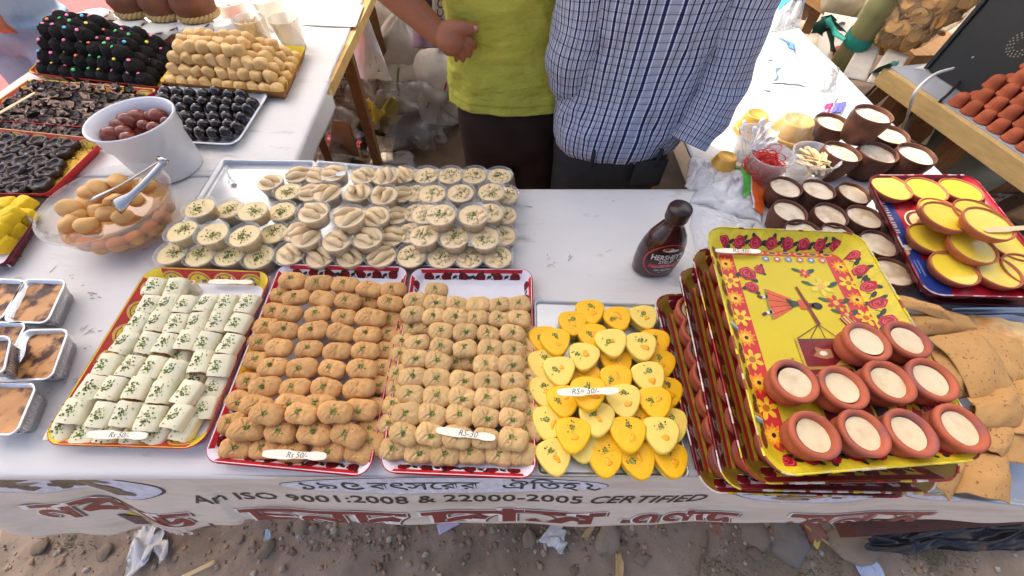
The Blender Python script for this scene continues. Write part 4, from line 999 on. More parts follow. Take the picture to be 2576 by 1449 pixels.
for ri, (y, x0, x1) in enumerate([(632, 250, 1100), (697, 180, 1060), (762, 100, 860), (828, 50, 740), (890, 0, 660), (935, -60, 560)]):
    n = int((x1 - x0) / 108) + 1
    for i in range(n):
        x = x0 + 108 * i; p = at(*zl(x, y + .05 * (x - x0) + q.uniform(-6, 6)), TZ + .022)
        tag(link('folded_pastry', q.choice(FP), None, (p.x, p.y, TZ + .006), (q.gauss(0, .1), q.gauss(0, .1), q.uniform(0, 6)), q.uniform(.95, 1.06)), f'folded chocolate pastry, {nth(i, n)} in {"back row" if ri == 0 else "front row" if ri == 5 else ORD[ri] + " row from back"}', 'pastry', 'folded chocolate pastries')

# ---- glossy chocolate cups with syrup centres
M_syr = mat('dark_syrup', rgb(30, 20, 18), .06, .5, .1, 20)
def choc_cup(seed):
    def fn(r, z, a, j): k = 1 + .07 * sin(a * 3 + seed) + .05 * sin(a * 7 + seed * 2); return r * k, z * (1 + .08 * sin(a * 5 + seed))
    g = G(); g.add(lathe([(0, 0), (.018, 0), (.0235, .008), (.0235, .014), (.020, .0185), (.015, .0175), (.0125, .012)], 22, fn), 0); g.add(lathe([(.0145, .0142), (.009, .0105), (.004, .009), (0, .0088)], 22), 1)
    return g.mesh('chocolate_cup', [M_cho, M_syr])
CC = [choc_cup(k) for k in range(5)]
for ri, (y, x0, x1) in enumerate([(972, -10, 600), (1050, -60, 640), (1128, 0, 580), (1205, -50, 530), (1285, 10, 440), (1365, -40, 320), (1425, 30, 190)]):
    n = int((x1 - x0) / 117) + 1
    for i in range(n):
        x = x0 + 117 * i; p = at(*zl(x, y + .07 * (x - x0) + q.uniform(-6, 6)), TZ + .018)
        tag(link('chocolate_cup', q.choice(CC), None, (p.x, p.y, TZ + .006), (q.gauss(0, .08), q.gauss(0, .08), q.uniform(0, 6)), q.uniform(.98, 1.1)), f'glossy chocolate cup, {nth(i, n)} in {"back row" if ri == 0 else "front row" if ri == 6 else ORD[ri] + " row from back"}', 'sweet', 'glossy chocolate cups in the gold tray')
g = G()
for i in range(700):
    u, v = q.uniform(.02, TG.W - .02), q.uniform(.02, TG.L - .02); s = q.uniform(.001, .0028); c = q.choice([rgb(214, 178, 90), rgb(180, 140, 70), rgb(60, 44, 36), rgb(230, 204, 130)])
    g.add(([(-1, -1, 0), (1, -1, 0), (.8, 1, 0), (-.8, .8, 0), (0, 0, 1.1)], [(0, 1, 4), (1, 2, 4), (2, 3, 4), (3, 0, 4)]), 0, Matrix.Translation(T_ := (TG.map(u, v, .003))) @ Euler((0, 0, q.uniform(0, 6))).to_matrix().to_4x4() @ Matrix.Diagonal((s, s, s, 1)), c, False)
stuff(link('nut_crumbs', g.mesh('nut_crumbs', M_crumb), TG.t))
tag(link('wooden_spoon', SPW, None, at(42, 261, .803), (.0, -.15, .95), 1.15), 'pale spoon lying across the folded chocolate pastries', 'spoon')

# ---- yellow fudge cubes
M_fud = mat('yellow_fudge', rgb(238, 200, 40), .7, .25, .1, 120, .6, 300, rnd=.05)
def fudge(seed):
    def fn(x, y, z): d = .0016 * noise.noise(Vector((x * 160, y * 160, z * 160 + seed))); return (x + d, y + d, z + d)
    return G().add(blob(.021, .021, .0135, 20, 12, .38, fn)).mesh('fudge_cube', M_fud)
FU = [fudge(k * 3) for k in range(3)]
for i, (x, y, l) in enumerate([(-30, 520, 0), (18, 516, 0), (62, 514, 0), (-20, 548, 1), (28, 540, 1), (60, 546, 0), (-12, 582, 1), (30, 580, 0), (12, 556, 1), (2, 615, 0), (-40, 600, 0)]):
    p = at(x, y, TZ + .019 + .02 * l)
    tag(link('fudge_cube', FU[i % 3], None, p, (q.gauss(.1, .1), q.gauss(0, .1), q.uniform(-.6, .2)), .95), f'yellow fudge block {["at the tray back edge", "under the glass bowl side", "by the rose border", "upper one at the frame edge", "upper one in the middle", "low one by the bowl", "upper one at the front left", "low one at the front right", "topmost of the heap", "nearest the front corner", "half out of the frame"][i]}', 'fudge', 'yellow fudge blocks')

# ---- white bucket of brown syrup balls
M_bkt = mat('bucket_plastic', rgb(232, 232, 232), .35, .45, .02, 20); M_gj = mat('fried_milk_ball', rgb(122, 52, 34), .25, .4, .2, 40, .15, 200, coat=.25, rnd=.08)
bk = thing('bucket', 'white plastic bucket of brown balls in syrup', 'bucket', (-.895, .835, .7545)); bk.scale = (.86, .86, 1.0)
link('bucket_body', G().add(lathe([(0, 0), (.083, 0), (.086, .004), (.093, .092), (.0995, .096), (.103, .127), (.108, .132), (.1095, .137), (.107, .1395), (.1035, .137), (.0985, .126), (.09, .09), (.082, .006), (0, .005)], 56)).mesh('bucket_body', M_bkt), bk)
link('syrup', G().add(lathe([(.0925, .098), (.05, .0985), (0, .0985)], 40)).mesh('syrup', mat('amber_syrup', rgb(96, 44, 28), .04, .6, .1, 20, coat=1)), bk)
GJ = [G().add(blob(.0235, .0225, .0215, 20, 14, 1, amp=.08, freq=50, seed=k)).mesh('syrup_ball', M_gj) for k in range(3)]
for i, (x, y, s, w) in enumerate([(1040, 850, 1.15, 'rear ball against the far wall'), (1225, 855, 1.05, 'ball at the right wall'), (830, 945, 1.0, 'ball at the left'), (965, 920, 1.2, 'biggest ball in the middle'), (805, 1030, 1.1, 'front left ball'), (935, 1005, .95, 'reddish ball at the front centre'), (965, 1045, .85, 'ball half under the front rim'), (1140, 870, .8, 'small ball sunk between two others'), (1085, 945, .75, 'ball sunk in the syrup'), (1165, 965, .85, 'ball near the wet glare'), (1255, 915, .7, 'ball at the right rim')]):
    p = at(*zl(x, y), TZ + .11); d = Vector((p.x + .895, p.y - .835, 0)); 
    if d.length > .060: d = d.normalized() * .060
    tag(link('syrup_ball', GJ[i % 3], None, (-.895 + d.x, .835 + d.y, TZ + .103 + .006 * s), (0, 0, i), s * .88), f'glossy brown {w} of the white bucket', 'sweet', 'brown balls in the bucket')

# ---- glass bowl of tan balls in syrup with steel tongs
M_glass = clear('bowl_glass', (.98, .98, .97, 1), .06, .04); M_dum = mat('tan_ball', rgb(222, 172, 104), .5, .35, .1, 50, .25, 160, rnd=.06, sss=.2)
BX, BY = -.862, .612
bw = thing('glass_bowl', 'clear glass bowl of tan balls in amber syrup', 'bowl', (BX, BY, .7525)); bw.scale = (.87, .87, .92)
link('glass', G().add(lathe([(0, 0), (.06, 0), (.085, .010), (.118, .045), (.134, .080), (.141, .092), (.1435, .094), (.1435, .097), (.140, .097), (.131, .082), (.114, .047), (.083, .0135), (.058, .004), (0, .004)], 64)).mesh('glass', M_glass), bw)
m = bpy.data.materials.new('syrup_amber'); m.use_nodes = True; p_ = m.node_tree.nodes['Principled BSDF']; p_.inputs['Base Color'].default_value = rgb(236, 176, 96); p_.inputs['Transmission Weight'].default_value = .9; p_.inputs['Roughness'].default_value = .03; p_.inputs['IOR'].default_value = 1.2
def clear_syrup(tint):
    mm = clear('syrup_clear', tint, .14, .03); return mm
link('syrup', G().add(lathe([(0, .0045), (.057, .0045), (.082, .0142), (.1125, .0472), (.122, .064), (.08, .0645), (0, .0645)], 56)).mesh('syrup', clear_syrup((.95, .68, .36, 1))), bw)
DB = [G().add(blob(.024, .021, .0185, 20, 14, .92, amp=.22, freq=45, seed=k * 2)).mesh('tan_ball', M_dum) for k in range(5)]
zb = lambda x, y: (.3404 * .5217 / .5217 * x * (1144 / 2193 / 1.565) / .3404, (700 + y * 1144 / 2193) / 1.565)
BB = [(560, 40, 1, 1.15), (690, 10, 1.2, 1.1), (735, 60, .8, 1), (905, 15, .9, 1), (365, 150, 1, 1.05), (490, 150, 1.15, 1.05), (650, 125, .8, 1), (610, 190, 1.1, 1.05), (365, 265, 1.25, 1.1), (570, 280, .95, 1), (715, 245, .8, 1), (795, 265, 1.05, 1.05), (490, 345, 1.1, 1.05), (650, 350, 1.15, 1.05), (855, 165, .9, 1), (920, 285, 1.0, 1), (1010, 150, .8, 1), (940, -25, 1, 1.1), (1110, 40, 1, 1)]
BBW = ['left of the rear heap', 'top of the rear heap', 'low one under the rear heap', 'under the upper tong', 'at the far left in the second row', 'second from left in the second row', 'small one in the middle', 'paired one at the centre', 'biggest one at the left', 'flat one left of centre', 'small one right of centre', 'round one by the tong tip', 'front left', 'front centre', 'behind the tong tip', 'right of the tong tip', 'half hidden under the tongs', 'farthest back', 'at the right wall under the tongs']
for i, (x, y, s, l) in enumerate(BB):
    p = at(*zb(x, y), TZ + .068); d = Vector((p.x - BX, p.y - BY, 0))
    if d.length > .084: d = d.normalized() * .084
    tag(link('tan_ball', DB[i % 5], None, (BX + d.x, BY + d.y, TZ + .059 + .004 * s + (.012 if l > 1.08 else 0)), (q.uniform(-.3, .3), q.uniform(-.3, .3), q.uniform(0, 6)), .86 * s ** .5), 'tan syrup ball floating in the glass bowl, ' + BBW[i], 'sweet', 'tan balls in the glass bowl')
for i in range(16):
    a = -2.6 + i * .2; r = .070 + .014 * (i % 2)
    tag(link('tan_ball', DB[i % 5], None, (BX + r * cos(a), BY + r * sin(a), TZ + .030 + .011 * (i % 2)), (q.uniform(-.5, .5), q.uniform(-.5, .5), i), .74), 'tan ball sunk in the syrup and seen through the front glass of the bowl', 'sweet', 'tan balls sunk in the glass bowl')
tg = thing('tongs', 'steel serving tongs resting in the glass bowl', 'tongs')
e1 = at(408, 402, .90); hinge = e1
for (a, b, c, w) in (((398, 408), (310, 462), (236, 500), .012), ((405, 415), (345, 478), (292, 522), .012)):
    pts = [hinge, at(a[0], a[1], .893), at(b[0], b[1], .868), at(c[0], c[1], .842)]
    P_ = spline(pts, 6); n_ = len(P_)
    link('arm', G().add(tube(P_, [.0075 + (.009 if i > n_ * .72 else 0) * min(1, (i - n_ * .72) / 3) for i in range(n_)], 8, .28)).mesh('arm', mat('polished_steel', rgb(190, 188, 184), .16, .5, .05, 30, metal=1)), tg)
link('hinge', G().add(tube([hinge + Vector((-.01, .004, 0)), hinge + Vector((.012, -.006, 0))], .006, 10)).mesh('hinge', MATS['polished_steel']), tg)

# ---- foil tins of baked pudding
M_foil = mat('foil', rgb(214, 214, 214), .28, .5, .08, 60, .5, 70, metal=.85); M_bake = mat('baked_top', rgb(204, 146, 88), .5, .35, .2, 22, .35, 60, col2=rgb(70, 34, 22), c2s=38, c2lo=.48, c2hi=.60, sss=.05)
def tin(label, cs, z, h=.036):
    T = Tray(label, px4(z + h, *cs), z, h, .012, [M_foil, M_foil], .012, 'foil_tin', 'tin', 'foil tins of baked pudding', lip=.004)
    n = 14; g = G()
    g.add(sheet(lambda a, b: T.map(.003 + (T.W - .006) * a, .003 + (T.L - .006) * b, h - .006 + .0022 * fbm(a * 4 + z * 9, b * 4, T.o.x * 9, 3)), n, n), 0); link('baked_top', g.mesh('baked_top', M_bake), T.t)
    g = G()
    for k, L_ in ((0, T.W), (1, T.L)):
        F_ = T.outer(k)
        for i in range(int((L_ - .024) / .005) + 1): g.add(tube([F_(.012 + i * .005, .1, -.0022), F_(.012 + i * .005, .86, -.0022)], .0011, 4), 0)
    if g.v: link('crimp', g.mesh('crimp', M_foil), T.t)
tin('foil tin of baked pudding farthest back, whole with pale top', ((15, 808), (118, 812), (166, 708), (64, 706)), .752)
tin('foil tin of baked pudding cut by the left edge at the back', ((-110, 805), (2, 806), (62, 708), (-50, 704)), .752)
tin('foil tin of baked pudding with dark scorch marks, middle one', ((20, 955), (128, 952), (172, 832), (66, 834)), .752)
tin('foil tin of baked pudding tucked behind the middle one', ((-60, 905), (22, 905), (66, 815), (-20, 815)), .752)
tin('foil tin of baked pudding nearest the front edge', ((-95, 1090), (40, 1092), (92, 970), (-40, 966)), .752)
tin('half-eaten foil tin at the left edge with a flap of crust', ((-90, 945), (8, 940), (28, 850), (-60, 850)), .775)

# ---- curd pots with rope at the back, paper-lidded pots
M_clay = mat('brown_clay', rgb(126, 78, 54), .6, .3, .18, 30, .2, 90, rnd=.08); M_rope = mat('straw_rope', rgb(196, 166, 112), .85, .2, .2, 60, .4, 120); M_lidp = mat('paper_lid', rgb(206, 206, 200), .6, .25, .06, 20, .25, 40)
POTL = [(230, 54, 'far left'), (319, 76, 'second from left'), (405, 82, 'second from right'), (488, 74, 'far right')]
for i, (x, y, w) in enumerate(POTL):
    p = at(x, y - 16, TZ + .075); t = thing('curd_pot', f'squat clay pot under a white paper lid, {w} of the lower line', 'pot', (p.x, p.y, .7525), (0, 0, i), 'paper-lidded clay pots')
    link('pot', G().add(lathe([(0, 0), (.045, 0), (.062, .02), (.066, .042), (.056, .062), (.054, .066), (.059, .072), (.055, .073), (0, .070)], 28)).mesh('pot', M_clay), t)
    def lidf(r, z, a, j): return r * (1 + (.05 * sin(a * 9 + i) if r > .05 else 0)), z - (.006 * (1 + sin(a * 6 + i)) if r > .06 else 0)
    link('paper_lid', G().add(lathe([(0, .0755), (.03, .0757), (.055, .0752), (.062, .070), (.0635, .063)], 40, lidf)).mesh('paper_lid', M_lidp), t)
for i, (x, y, w) in enumerate([(300, 12, 'left'), (382, 18, 'middle'), (462, 22, 'right')]):
    p = at(x, y - 52, TZ + .165); t = thing('roped_pot', f'clay pot ringed with straw rope, {w} one of the upper line', 'pot', (p.x, p.y, TZ + .078), (0, 0, i), 'roped clay pots')
    link('pot', G().add(lathe([(0, 0), (.04, 0), (.062, .018), (.07, .045), (.062, .07), (.056, .08), (.06, .09), (.055, .091), (0, .088)], 28)).mesh('pot', M_clay), t)
    link('paper_lid', G().add(lathe([(0, .094), (.03, .0945), (.057, .0935), (.066, .084)], 36, lambda r, z, a, j: (r * (1 + (.04 * sin(a * 8) if r > .06 else 0)), z))).mesh('paper_lid', M_lidp), t)
    g = G()
    for s in range(3): g.add(tube([((.060 + .006 * cos(a * 3 + s * 2.1)) * cos(a / 3.0 * 1), (.060 + .006 * cos(a * 3 + s * 2.1)) * sin(a / 3.0), .012 + .006 * sin(a * 3 + s * 2.1)) for a in [k * 2 * pi * 3 / 90 for k in range(91)]], .0052, 6))
    link('rope', g.mesh('rope', M_rope), t)

# ---- clear tumblers, foam cups
M_tum = clear('tumbler_plastic', (.97, .93, .86, 1), .34, .12)
def tumbler(label, x, y, z1, r, h, lab_cat='tumbler', m_=None):
    p = at(x, y, TZ + h); t = thing('tumbler', label, lab_cat, (p.x, p.y, .7525))
    link('cup_wall', G().add(lathe([(0, 0), (r * .74, 0), (r * .76, .002), (r * .96, h - .006), (r * 1.02, h - .005), (r * 1.04, h - .001), (r * 1.0, h), (r * .95, h - .003), (r * .72, .004), (0, .003)], 40)).mesh('cup_wall', m_ or M_tum), t); return t, p
def stick_bundle(p, n, r, h, l, m_, label, cat, name, seed=1, lean=.35):
    r_ = random.Random(seed)
    for i in range(n):
        a = r_.uniform(0, 6.28); rr = r * .55 * sqrt(r_.random())
        o = tag(link(name, SPW, None, (p.x + rr * cos(a), p.y + rr * sin(a), p.z + h), (0, -pi / 2 + r_.gauss(0, lean), r_.uniform(0, 6.28)), l / .096), label, cat, label)
        o.rotation_mode = 'XYZ'
t, p = tumbler('clear tumbler of flat wooden spoons behind the carved sweets', 624, 46, .84, .052, .10)
stick_bundle(Vector((p.x, p.y, .7525)), 16, .05, .052, .088, mat('spoon_wood2', rgb(214, 186, 130), .6), 'wooden spoon standing in the tumbler behind the carved sweets', 'spoon', 'wooden_spoon', 3, .28)
tumbler('empty clear tumbler at the back right of the carved sweets', 712, 46, .84, .050, .10)
t, p = tumbler('clear tumbler with red rubber bands at the back', 575, 4, .85, .055, .09)
M_rub = mat('red_rubber', rgb(226, 60, 50), .45, .4, .06, 40)
def bands(p, n, r, z0, z1, name_lab, seed):
    r_ = random.Random(seed); g = G()
    for i in range(n):
        c = Vector((r_.uniform(-r, r) * .55, r_.uniform(-r, r) * .55, r_.uniform(z0, z1))); R_ = Euler((r_.uniform(-.9, .9), r_.uniform(-.9, .9), 0)).to_matrix(); rr = r_.uniform(.35, .55) * r; k = r_.uniform(.4, 1)
        g.add(tube([c + R_ @ Vector((rr * cos(a), rr * k * sin(a), .003 * sin(2 * a + i))) for a in [2 * pi * j / 14 for j in range(15)]], .0011, 4, 1, False))
    o = link('rubber_bands', g.mesh('rubber_bands', M_rub), None, p); tag(o, name_lab, 'rubber bands'); return stuff(o)
bands(Vector((p.x, p.y, .7525)), 40, .045, .01, .06, 'tangle of red rubber bands in the tumbler at the back', 2)
tumbler('clear tumbler with an orange stained rim at the back', 668, -4, .85, .055, .10)
M_foam = mat('foam_cup', rgb(232, 230, 222), .55, .3, .02, 20); M_gold = mat('gold_paper', rgb(226, 172, 74), .35, .45, .08, 30, metal=.25)
t = thing('cup_stack', 'upturned stack of white foam cups behind the carved sweets', 'cups', (*at(568, 70, TZ + .07).xy, .7525), (0, 0, 0))
g = G()
for k in range(9):
    g2 = G().add(lathe([(.046, .004 * k), (.052, .004 * k + .001), (.052, .004 * k + .0035), (.045, .004 * k + .0038)], 30)); link('cup_rim', g2.mesh('cup_rim', M_foam if k % 2 else mat('kraft_rim', rgb(206, 176, 130), .6)), t)
link('cup_base', G().add(lathe([(.046, .036), (.052, .0375), (.051, .041), (.043, .044), (.034, .082), (.030, .085), (.026, .082), (0, .081)], 32)).mesh('cup_base', M_foam), t)
# leaflet on the left table, near the aisle edge
tag(link('leaflet', G().add(sheet(lambda a, b: tuple(at(755 + 140 * a + 20 * b, 62 - 55 * b + 6 * a, .7555 + .004 * sin(a * 3 + b))), 10, 8, .0006)).mesh('leaflet', M_paper)), 'white leaflet lying in the sun near the table edge', 'leaflet')
# ================================================================== RIGHT SIDE
q = random.Random(17)
# ---- chocolate syrup bottle
M_bot = mat('syrup_bottle', rgb(52, 26, 28), .22, .5, .12, 20, coat=.5); M_cap = mat('bottle_cap', rgb(44, 24, 22), .3, .5, .1, 30)
bp = at(1640, 672, .7505); bt = thing('syrup_bottle', 'dark brown chocolate syrup bottle with an oval label', 'bottle', (bp.x, bp.y, .7505), (0, 0, .10))
BPR = [(0, .040, .026), (.004, .0445, .030), (.03, .047, .031), (.06, .047, .031), (.085, .043, .029), (.105, .036, .026), (.122, .026, .021), (.134, .0185, .0175), (.140, .0165, .0165), (.147, .0165, .0165)]
def brad(z):
    for (z0, a0, b0), (z1, a1, b1) in zip(BPR, BPR[1:]):
        if z0 <= z <= z1: t = (z - z0) / (z1 - z0); return a0 + (a1 - a0) * t, b0 + (b1 - b0) * t
    return BPR[-1][1:]
zz = [0, .002, .005] + [.01 + .005 * i for i in range(28)]
link('bottle_body', G().add(loft([[(brad(z)[0] * spow(cos(2 * pi * i / 36), .9), brad(z)[1] * spow(sin(2 * pi * i / 36), .9), z) for i in range(36)] for z in zz])).mesh('bottle_body', M_bot), bt)
link('cap', G().add(lathe([(0, .146), (.0205, .146), (.0215, .149)] + [(.0215, .15 + .004 * k) for k in range(5)] + [(.0212, .171), (.0195, .174), (.0, .175)], 40, lambda r, z, a, j: (r * (1 + .012 * (1 if int(a * 40 / pi) % 2 else 0)), z))).mesh('cap', M_cap), bt)
def bface(u, v, h):
    a, b = brad(v); k = max(0, 1 - (abs(u) / a) ** 2.2) ** (1 / 2.2); return Vector((u, -b * k - .0006 - h * 2.2, v + h * .4))
P = Print(bface); cz = .058
def rg(ru, rv, col, l):
    for k, k2 in ((1, .75), (.75, .5), (.5, .25), (.25, 0.001)):
        n_ = 36
        for i in range(n_):
            a0, a1 = 2 * pi * i / n_, 2 * pi * (i + 1) / n_
            P.poly([(ru * k * cos(a0), cz + rv * k * sin(a0)), (ru * k * cos(a1), cz + rv * k * sin(a1)), (ru * k2 * cos(a1), cz + rv * k2 * sin(a1)), (ru * k2 * cos(a0), cz + rv * k2 * sin(a0))], col, l)
rg(.0405, .045, rgb(214, 60, 76), 1); rg(.0385, .0425, rgb(34, 20, 24), 2)
P.rect(-.030, .040, .030, .050, rgb(206, 36, 66), 3, 10); P.ell(-.004, .0905, .012, .005, rgb(214, 170, 150), 3); P.ell(.004, .088, .014, .003, rgb(240, 235, 232), 4); P.ell(-.006, .093, .006, .004, rgb(150, 84, 60), 5)
whi = rgb(238, 236, 234)
def ctext(s, v, size, sx, offs=.0):
    w = Print(lambda u, v, h: (u, v, h)).text(s, 0, 0, size, whi, 1, None, sx); P.text(s, -w / 2, v, size, whi, 5, None, sx, 0, 0, .25, offs)
ctext("HERSHEY'S", .0645, .0185, .72, .025); ctext('SYRUP', .0535, .0125, .8, .02); ctext('GENUINE', .0462, .0045, 1); ctext('CHOCOLATE FLAVOR', .0412, .0048, 1); ctext('100+ RECIPES', .0305, .0075, .8, .015); ctext('NET WT', .0245, .004, 1)
P.rect(.024, .0545, .029, .0590, whi, 5)
P.build('label', bt, printed('label_ink', .3, .3))

# ---- stack of four trays of clay pots
M_terra = mat('terracotta', rgb(176, 92, 64), .62, .3, .16, 25, .15, 90, col2=rgb(134, 84, 84), c2s=26, c2lo=.52, c2hi=.72, rnd=.06); M_milk = mat('set_milk', rgb(226, 206, 166), .32, .45, .06, 60, .25, 60, col2=rgb(214, 190, 146), c2s=40, sss=.2)
def bhar(seed):
    def fn(r, z, a, j):
        k = 1 + .015 * sin(2 * a + seed)
        if j == 4: k -= .028 * (1 if int(a * 30 / pi) % 2 else 0)
        if j == 9: k -= .012 * (1 if int(a * 30 / pi) % 2 else 0)
        return r * k, z
    return G().add(lathe([(0, 0), (.0185, 0), (.0235, .006), (.0265, .014), (.0272, .0185), (.0262, .0225), (.0262, .027), (.0275, .0295), (.0288, .032), (.0295, .036), (.0288, .0395), (.0255, .0405), (.0222, .0385), (.0208, .035), (.0204, .03)], 60, fn)).mesh('clay_pot', M_terra)
BH = [bhar(k) for k in range(3)]
BM = [G().add(lathe([(.0206, .0352), (.0195, .0350), (.015, .0346 + .0004 * k), (.008, .0345), (0, .0345)], 28, lambda r, z, a, j: (r, z + .0006 * noise.noise(Vector((r * cos(a) * 160, r * sin(a) * 160, k)))))).mesh('milk', M_milk) for k in range(3)]
def pot(p, z, lab, grp, sc=1, tilt=(0, 0)):
    t = thing('clay_pot', lab, 'pot', (p.x, p.y, z), (tilt[0], tilt[1], q.uniform(0, 6)), grp); t.scale = (sc,) * 3
    link('pot', q.choice(BH), t); link('milk', q.choice(BM), t, (0, 0, q.uniform(-.0022, .0014)), (q.gauss(0, .03), q.gauss(0, .03), 0)); t.scale = (sc * q.uniform(.97, 1.04), sc * q.uniform(.97, 1.04), sc * q.uniform(.96, 1.04)); return t
GB = [('maroon rose-edged tray, lowest of the stack', .7515, ((1768, 1238), (2300, 1250), (2110, 742), (1646, 742))), ('maroon rose-edged tray, second lowest of the stack', .799, ((1822, 1230), (2370, 1240), (2130, 672), (1706, 674))),
      ('dark yellow-backed tray, third of the stack from below', .847, ((1882, 1216), (2430, 1206), (2150, 630), (1738, 628)))]
M_dky = mat('card_mustard', rgb(132, 104, 30), .5, .35, .15, 25)
M_shiny = None
def sunflower_band(P, u, v0, v1, w, horizontal=False):
    n_ = int((v1 - v0) / .031)
    for i in range(n_):
        v = v0 + (v1 - v0) * (i + .5) / n_
        if i % 2 == 0: P.flower(u, v, .0155, 11, rgb(236, 142, 30), rgb(70, 34, 20), 4, .62, i); P.flower(u, v, .010, 11, rgb(250, 190, 50), rgb(60, 30, 18), 6, .6, i + .3)
        else: P.flower(u, v, .0165, 6, rgb(244, 198, 46), rgb(196, 110, 30), 4, .36, i * .7)
for gi, (lab, z, cs) in enumerate(GB):
    T = Tray(lab, px4(z + .027, *cs), z, .027, .022, [M_dky, M_card_dk], .03); T.pr = Print(None); T.pr.g = G()
    rose_walls(T, (0, 1, 2, 3), band=rgb(200, 190, 196) if gi < 2 else rgb(196, 170, 60), rim=rgb(120, 16, 36), step=.032, mid=False)
    P = Print(T.floor); P.g = T.pr.g; P.rect(.026, .03, .05, T.L - .03, rgb(150, 24, 30), 1, 1, 6)
    P.rect(.031, .03, .036, T.L - .03, rgb(176, 150, 44), 2, 1, 6)
    for i in range(9): P.flower(.06 + (i % 2) * .01, .05 + i * .033, .012, 7, q.choice([rgb(110, 50, 120), rgb(190, 30, 40), rgb(140, 70, 140)]), rgb(230, 200, 90), 2, .5, i)
    T.pr.build('print', T.t)
    worn_rim(T, [rgb(210, 190, 190), rgb(170, 30, 44), rgb(214, 186, 60), rgb(120, 20, 34), rgb(226, 214, 206)], gi); nr = 7
    for i in range(nr):
        for j in range(2 if i < 2 else 1):
            v = .045 + (T.L - .09) * i / (nr - 1); p = T.o + T.map(.056 + .06 * j, v, 0)
            pot(p, z + .003, f'clay pot at the left side of the {["lowest", "second lowest", "third"][gi]} stacked tray, {nth(i, nr, "nearest the front", "farthest back", " from front")}' if j == 0 else f'clay pot, second in from left side of the {["lowest", "second lowest", "third"][gi]} tray, {ORD[i]} from front', 'clay pots in the stacked trays', 1.06)
        p = T.o + T.map(T.W - .05, .045 + (T.L - .09) * i / (nr - 1), 0)
TT = Tray('bright yellow rose-bordered tray on top of the stack', px4(.922, (1934, 1198), (2490, 1154), (2162, 588), (1773, 572)), .895, .027, .025, [mat('card_lemon', rgb(212, 190, 40), .42, .35, .06, 16), M_card_y], .03)
TT.pr = Print(None); TT.pr.g = G(); p_ = TT.pr; ye = rgb(214, 192, 42)
rose_walls(TT, (0, 2), band=ye, rim=ye, step=.027, mid=False, dark=False, outer=False); rose_walls(TT, (1,), band=ye, rim=ye, step=.032, mid=False, dark=False, outer=False)
P = Print(TT.wall(3)); P.g = p_.g
for i in range(9):
    P.ell(.04 + .036 * i, .5, .011, .3, rgb(120, 30, 40), 1, 8); P.ell(.055 + .036 * i, .35, .006, .2, rgb(60, 80, 40), 2, 7)
for i, c in enumerate((rgb(90, 180, 190), rgb(240, 240, 230), rgb(240, 190, 40))): P.rect(.19 + .004 * i, .05, .193 + .004 * i, .95, c, 3, 1, 1); P.rect(.06 + .004 * i, .05, .063 + .004 * i, .95, c, 3, 1, 1)
P = Print(TT.floor); P.g = p_.g; W_, L_ = TT.W, TT.L
rd = rgb(206, 44, 44)
P.rect(.018, .02, .050, L_ - .03, rd, 1, 1, 10); P.rect(W_ - .054, .02, W_ - .020, L_ - .03, rgb(200, 52, 60), 1, 1, 10)
sunflower_band(P, .034, .03, L_ - .04, .03); sunflower_band(P, W_ - .036, .03, L_ - .04, .03)
for vv_ in (L_ - .030, .028):
    P.rect(.018, vv_ - .006, W_ - .02, vv_ + .006, rgb(196, 70, 40), 2, 8)
    for i in range(8):
        u = .05 + (W_ - .1) * i / 7; P.ell(u, vv_, .010, .0042, rgb(236, 150, 60), 3, 9); P.ell(u, vv_, .006, .0028, rgb(60, 90, 70), 4, 8)
for i in range(6):
    u = .105 + .019 * i; v = L_ - .043; c = [rgb(60, 130, 170), rgb(190, 90, 90)][i % 2]
    P.ell(u, v, .0075, .0065, rgb(220, 170, 60), 3, 10); P.ell(u, v, .0062, .0054, c, 4, 10); P.ell(u, v, .003, .0028, rgb(220, 220, 200), 5, 8)
for (u, v, r_) in ((.066, L_ - .075, .014), (.088, L_ - .066, .009), (.066, L_ - .102, .011)): P.rose(u, v, r_, 3, u * 90)
for i, (u, v, r_, c) in enumerate(((.160, L_ - .072, .010, rgb(206, 50, 60)), (.178, L_ - .098, .020, rgb(226, 204, 70)), (.190, L_ - .130, .016, rgb(196, 44, 50)), (.198, L_ - .152, .012, rgb(206, 40, 60)))):
    P.flower(u, v, r_, 6, c, rgb(220, 170, 80), 4, .34, i); P.ell(u + r_, v + .004, .011, .004, rgb(40, 72, 52), 3, 8, .5); P.ell(u - r_, v + .006, .010, .0035, rgb(60, 90, 60), 3, 8, -.4)
# dancer lying along the tray (a plain figure in an orange skirt) and a palanquin
def dq(pts, c, l=5): P.fan(pts, c, l)
D0 = L_ - .135
dq([(.088, D0 + .030), (.122, D0 + .012), (.122, D0 - .004), (.084, D0 - .026), (.083, D0)], rgb(214, 92, 48), 4)
for i in range(4): P.line([(.085, D0 + .022 - .013 * i), (.12, D0 + .008 - .004 * i)], .0012, rgb(140, 44, 26), 5)
P.line([(.0865, D0 + .030), (.083, D0 + .002), (.083, D0 - .026)], .004, rgb(150, 130, 50), 5)
dq([(.112, D0 + .012), (.132, D0 + .006), (.132, D0), (.118, D0 - .005)], rgb(46, 70, 48), 5); dq([(.130, D0 + .010), (.146, D0 + .009), (.148, D0 - .008), (.131, D0 - .007)], rgb(206, 84, 46), 6)
dq([(.146, D0 + .004), (.153, D0 + .004), (.153, D0 - .004), (.146, D0 - .004)], rgb(110, 60, 44), 6); P.ell(.158, D0 - .001, .0085, .0065, rgb(30, 28, 26), 6, 10)
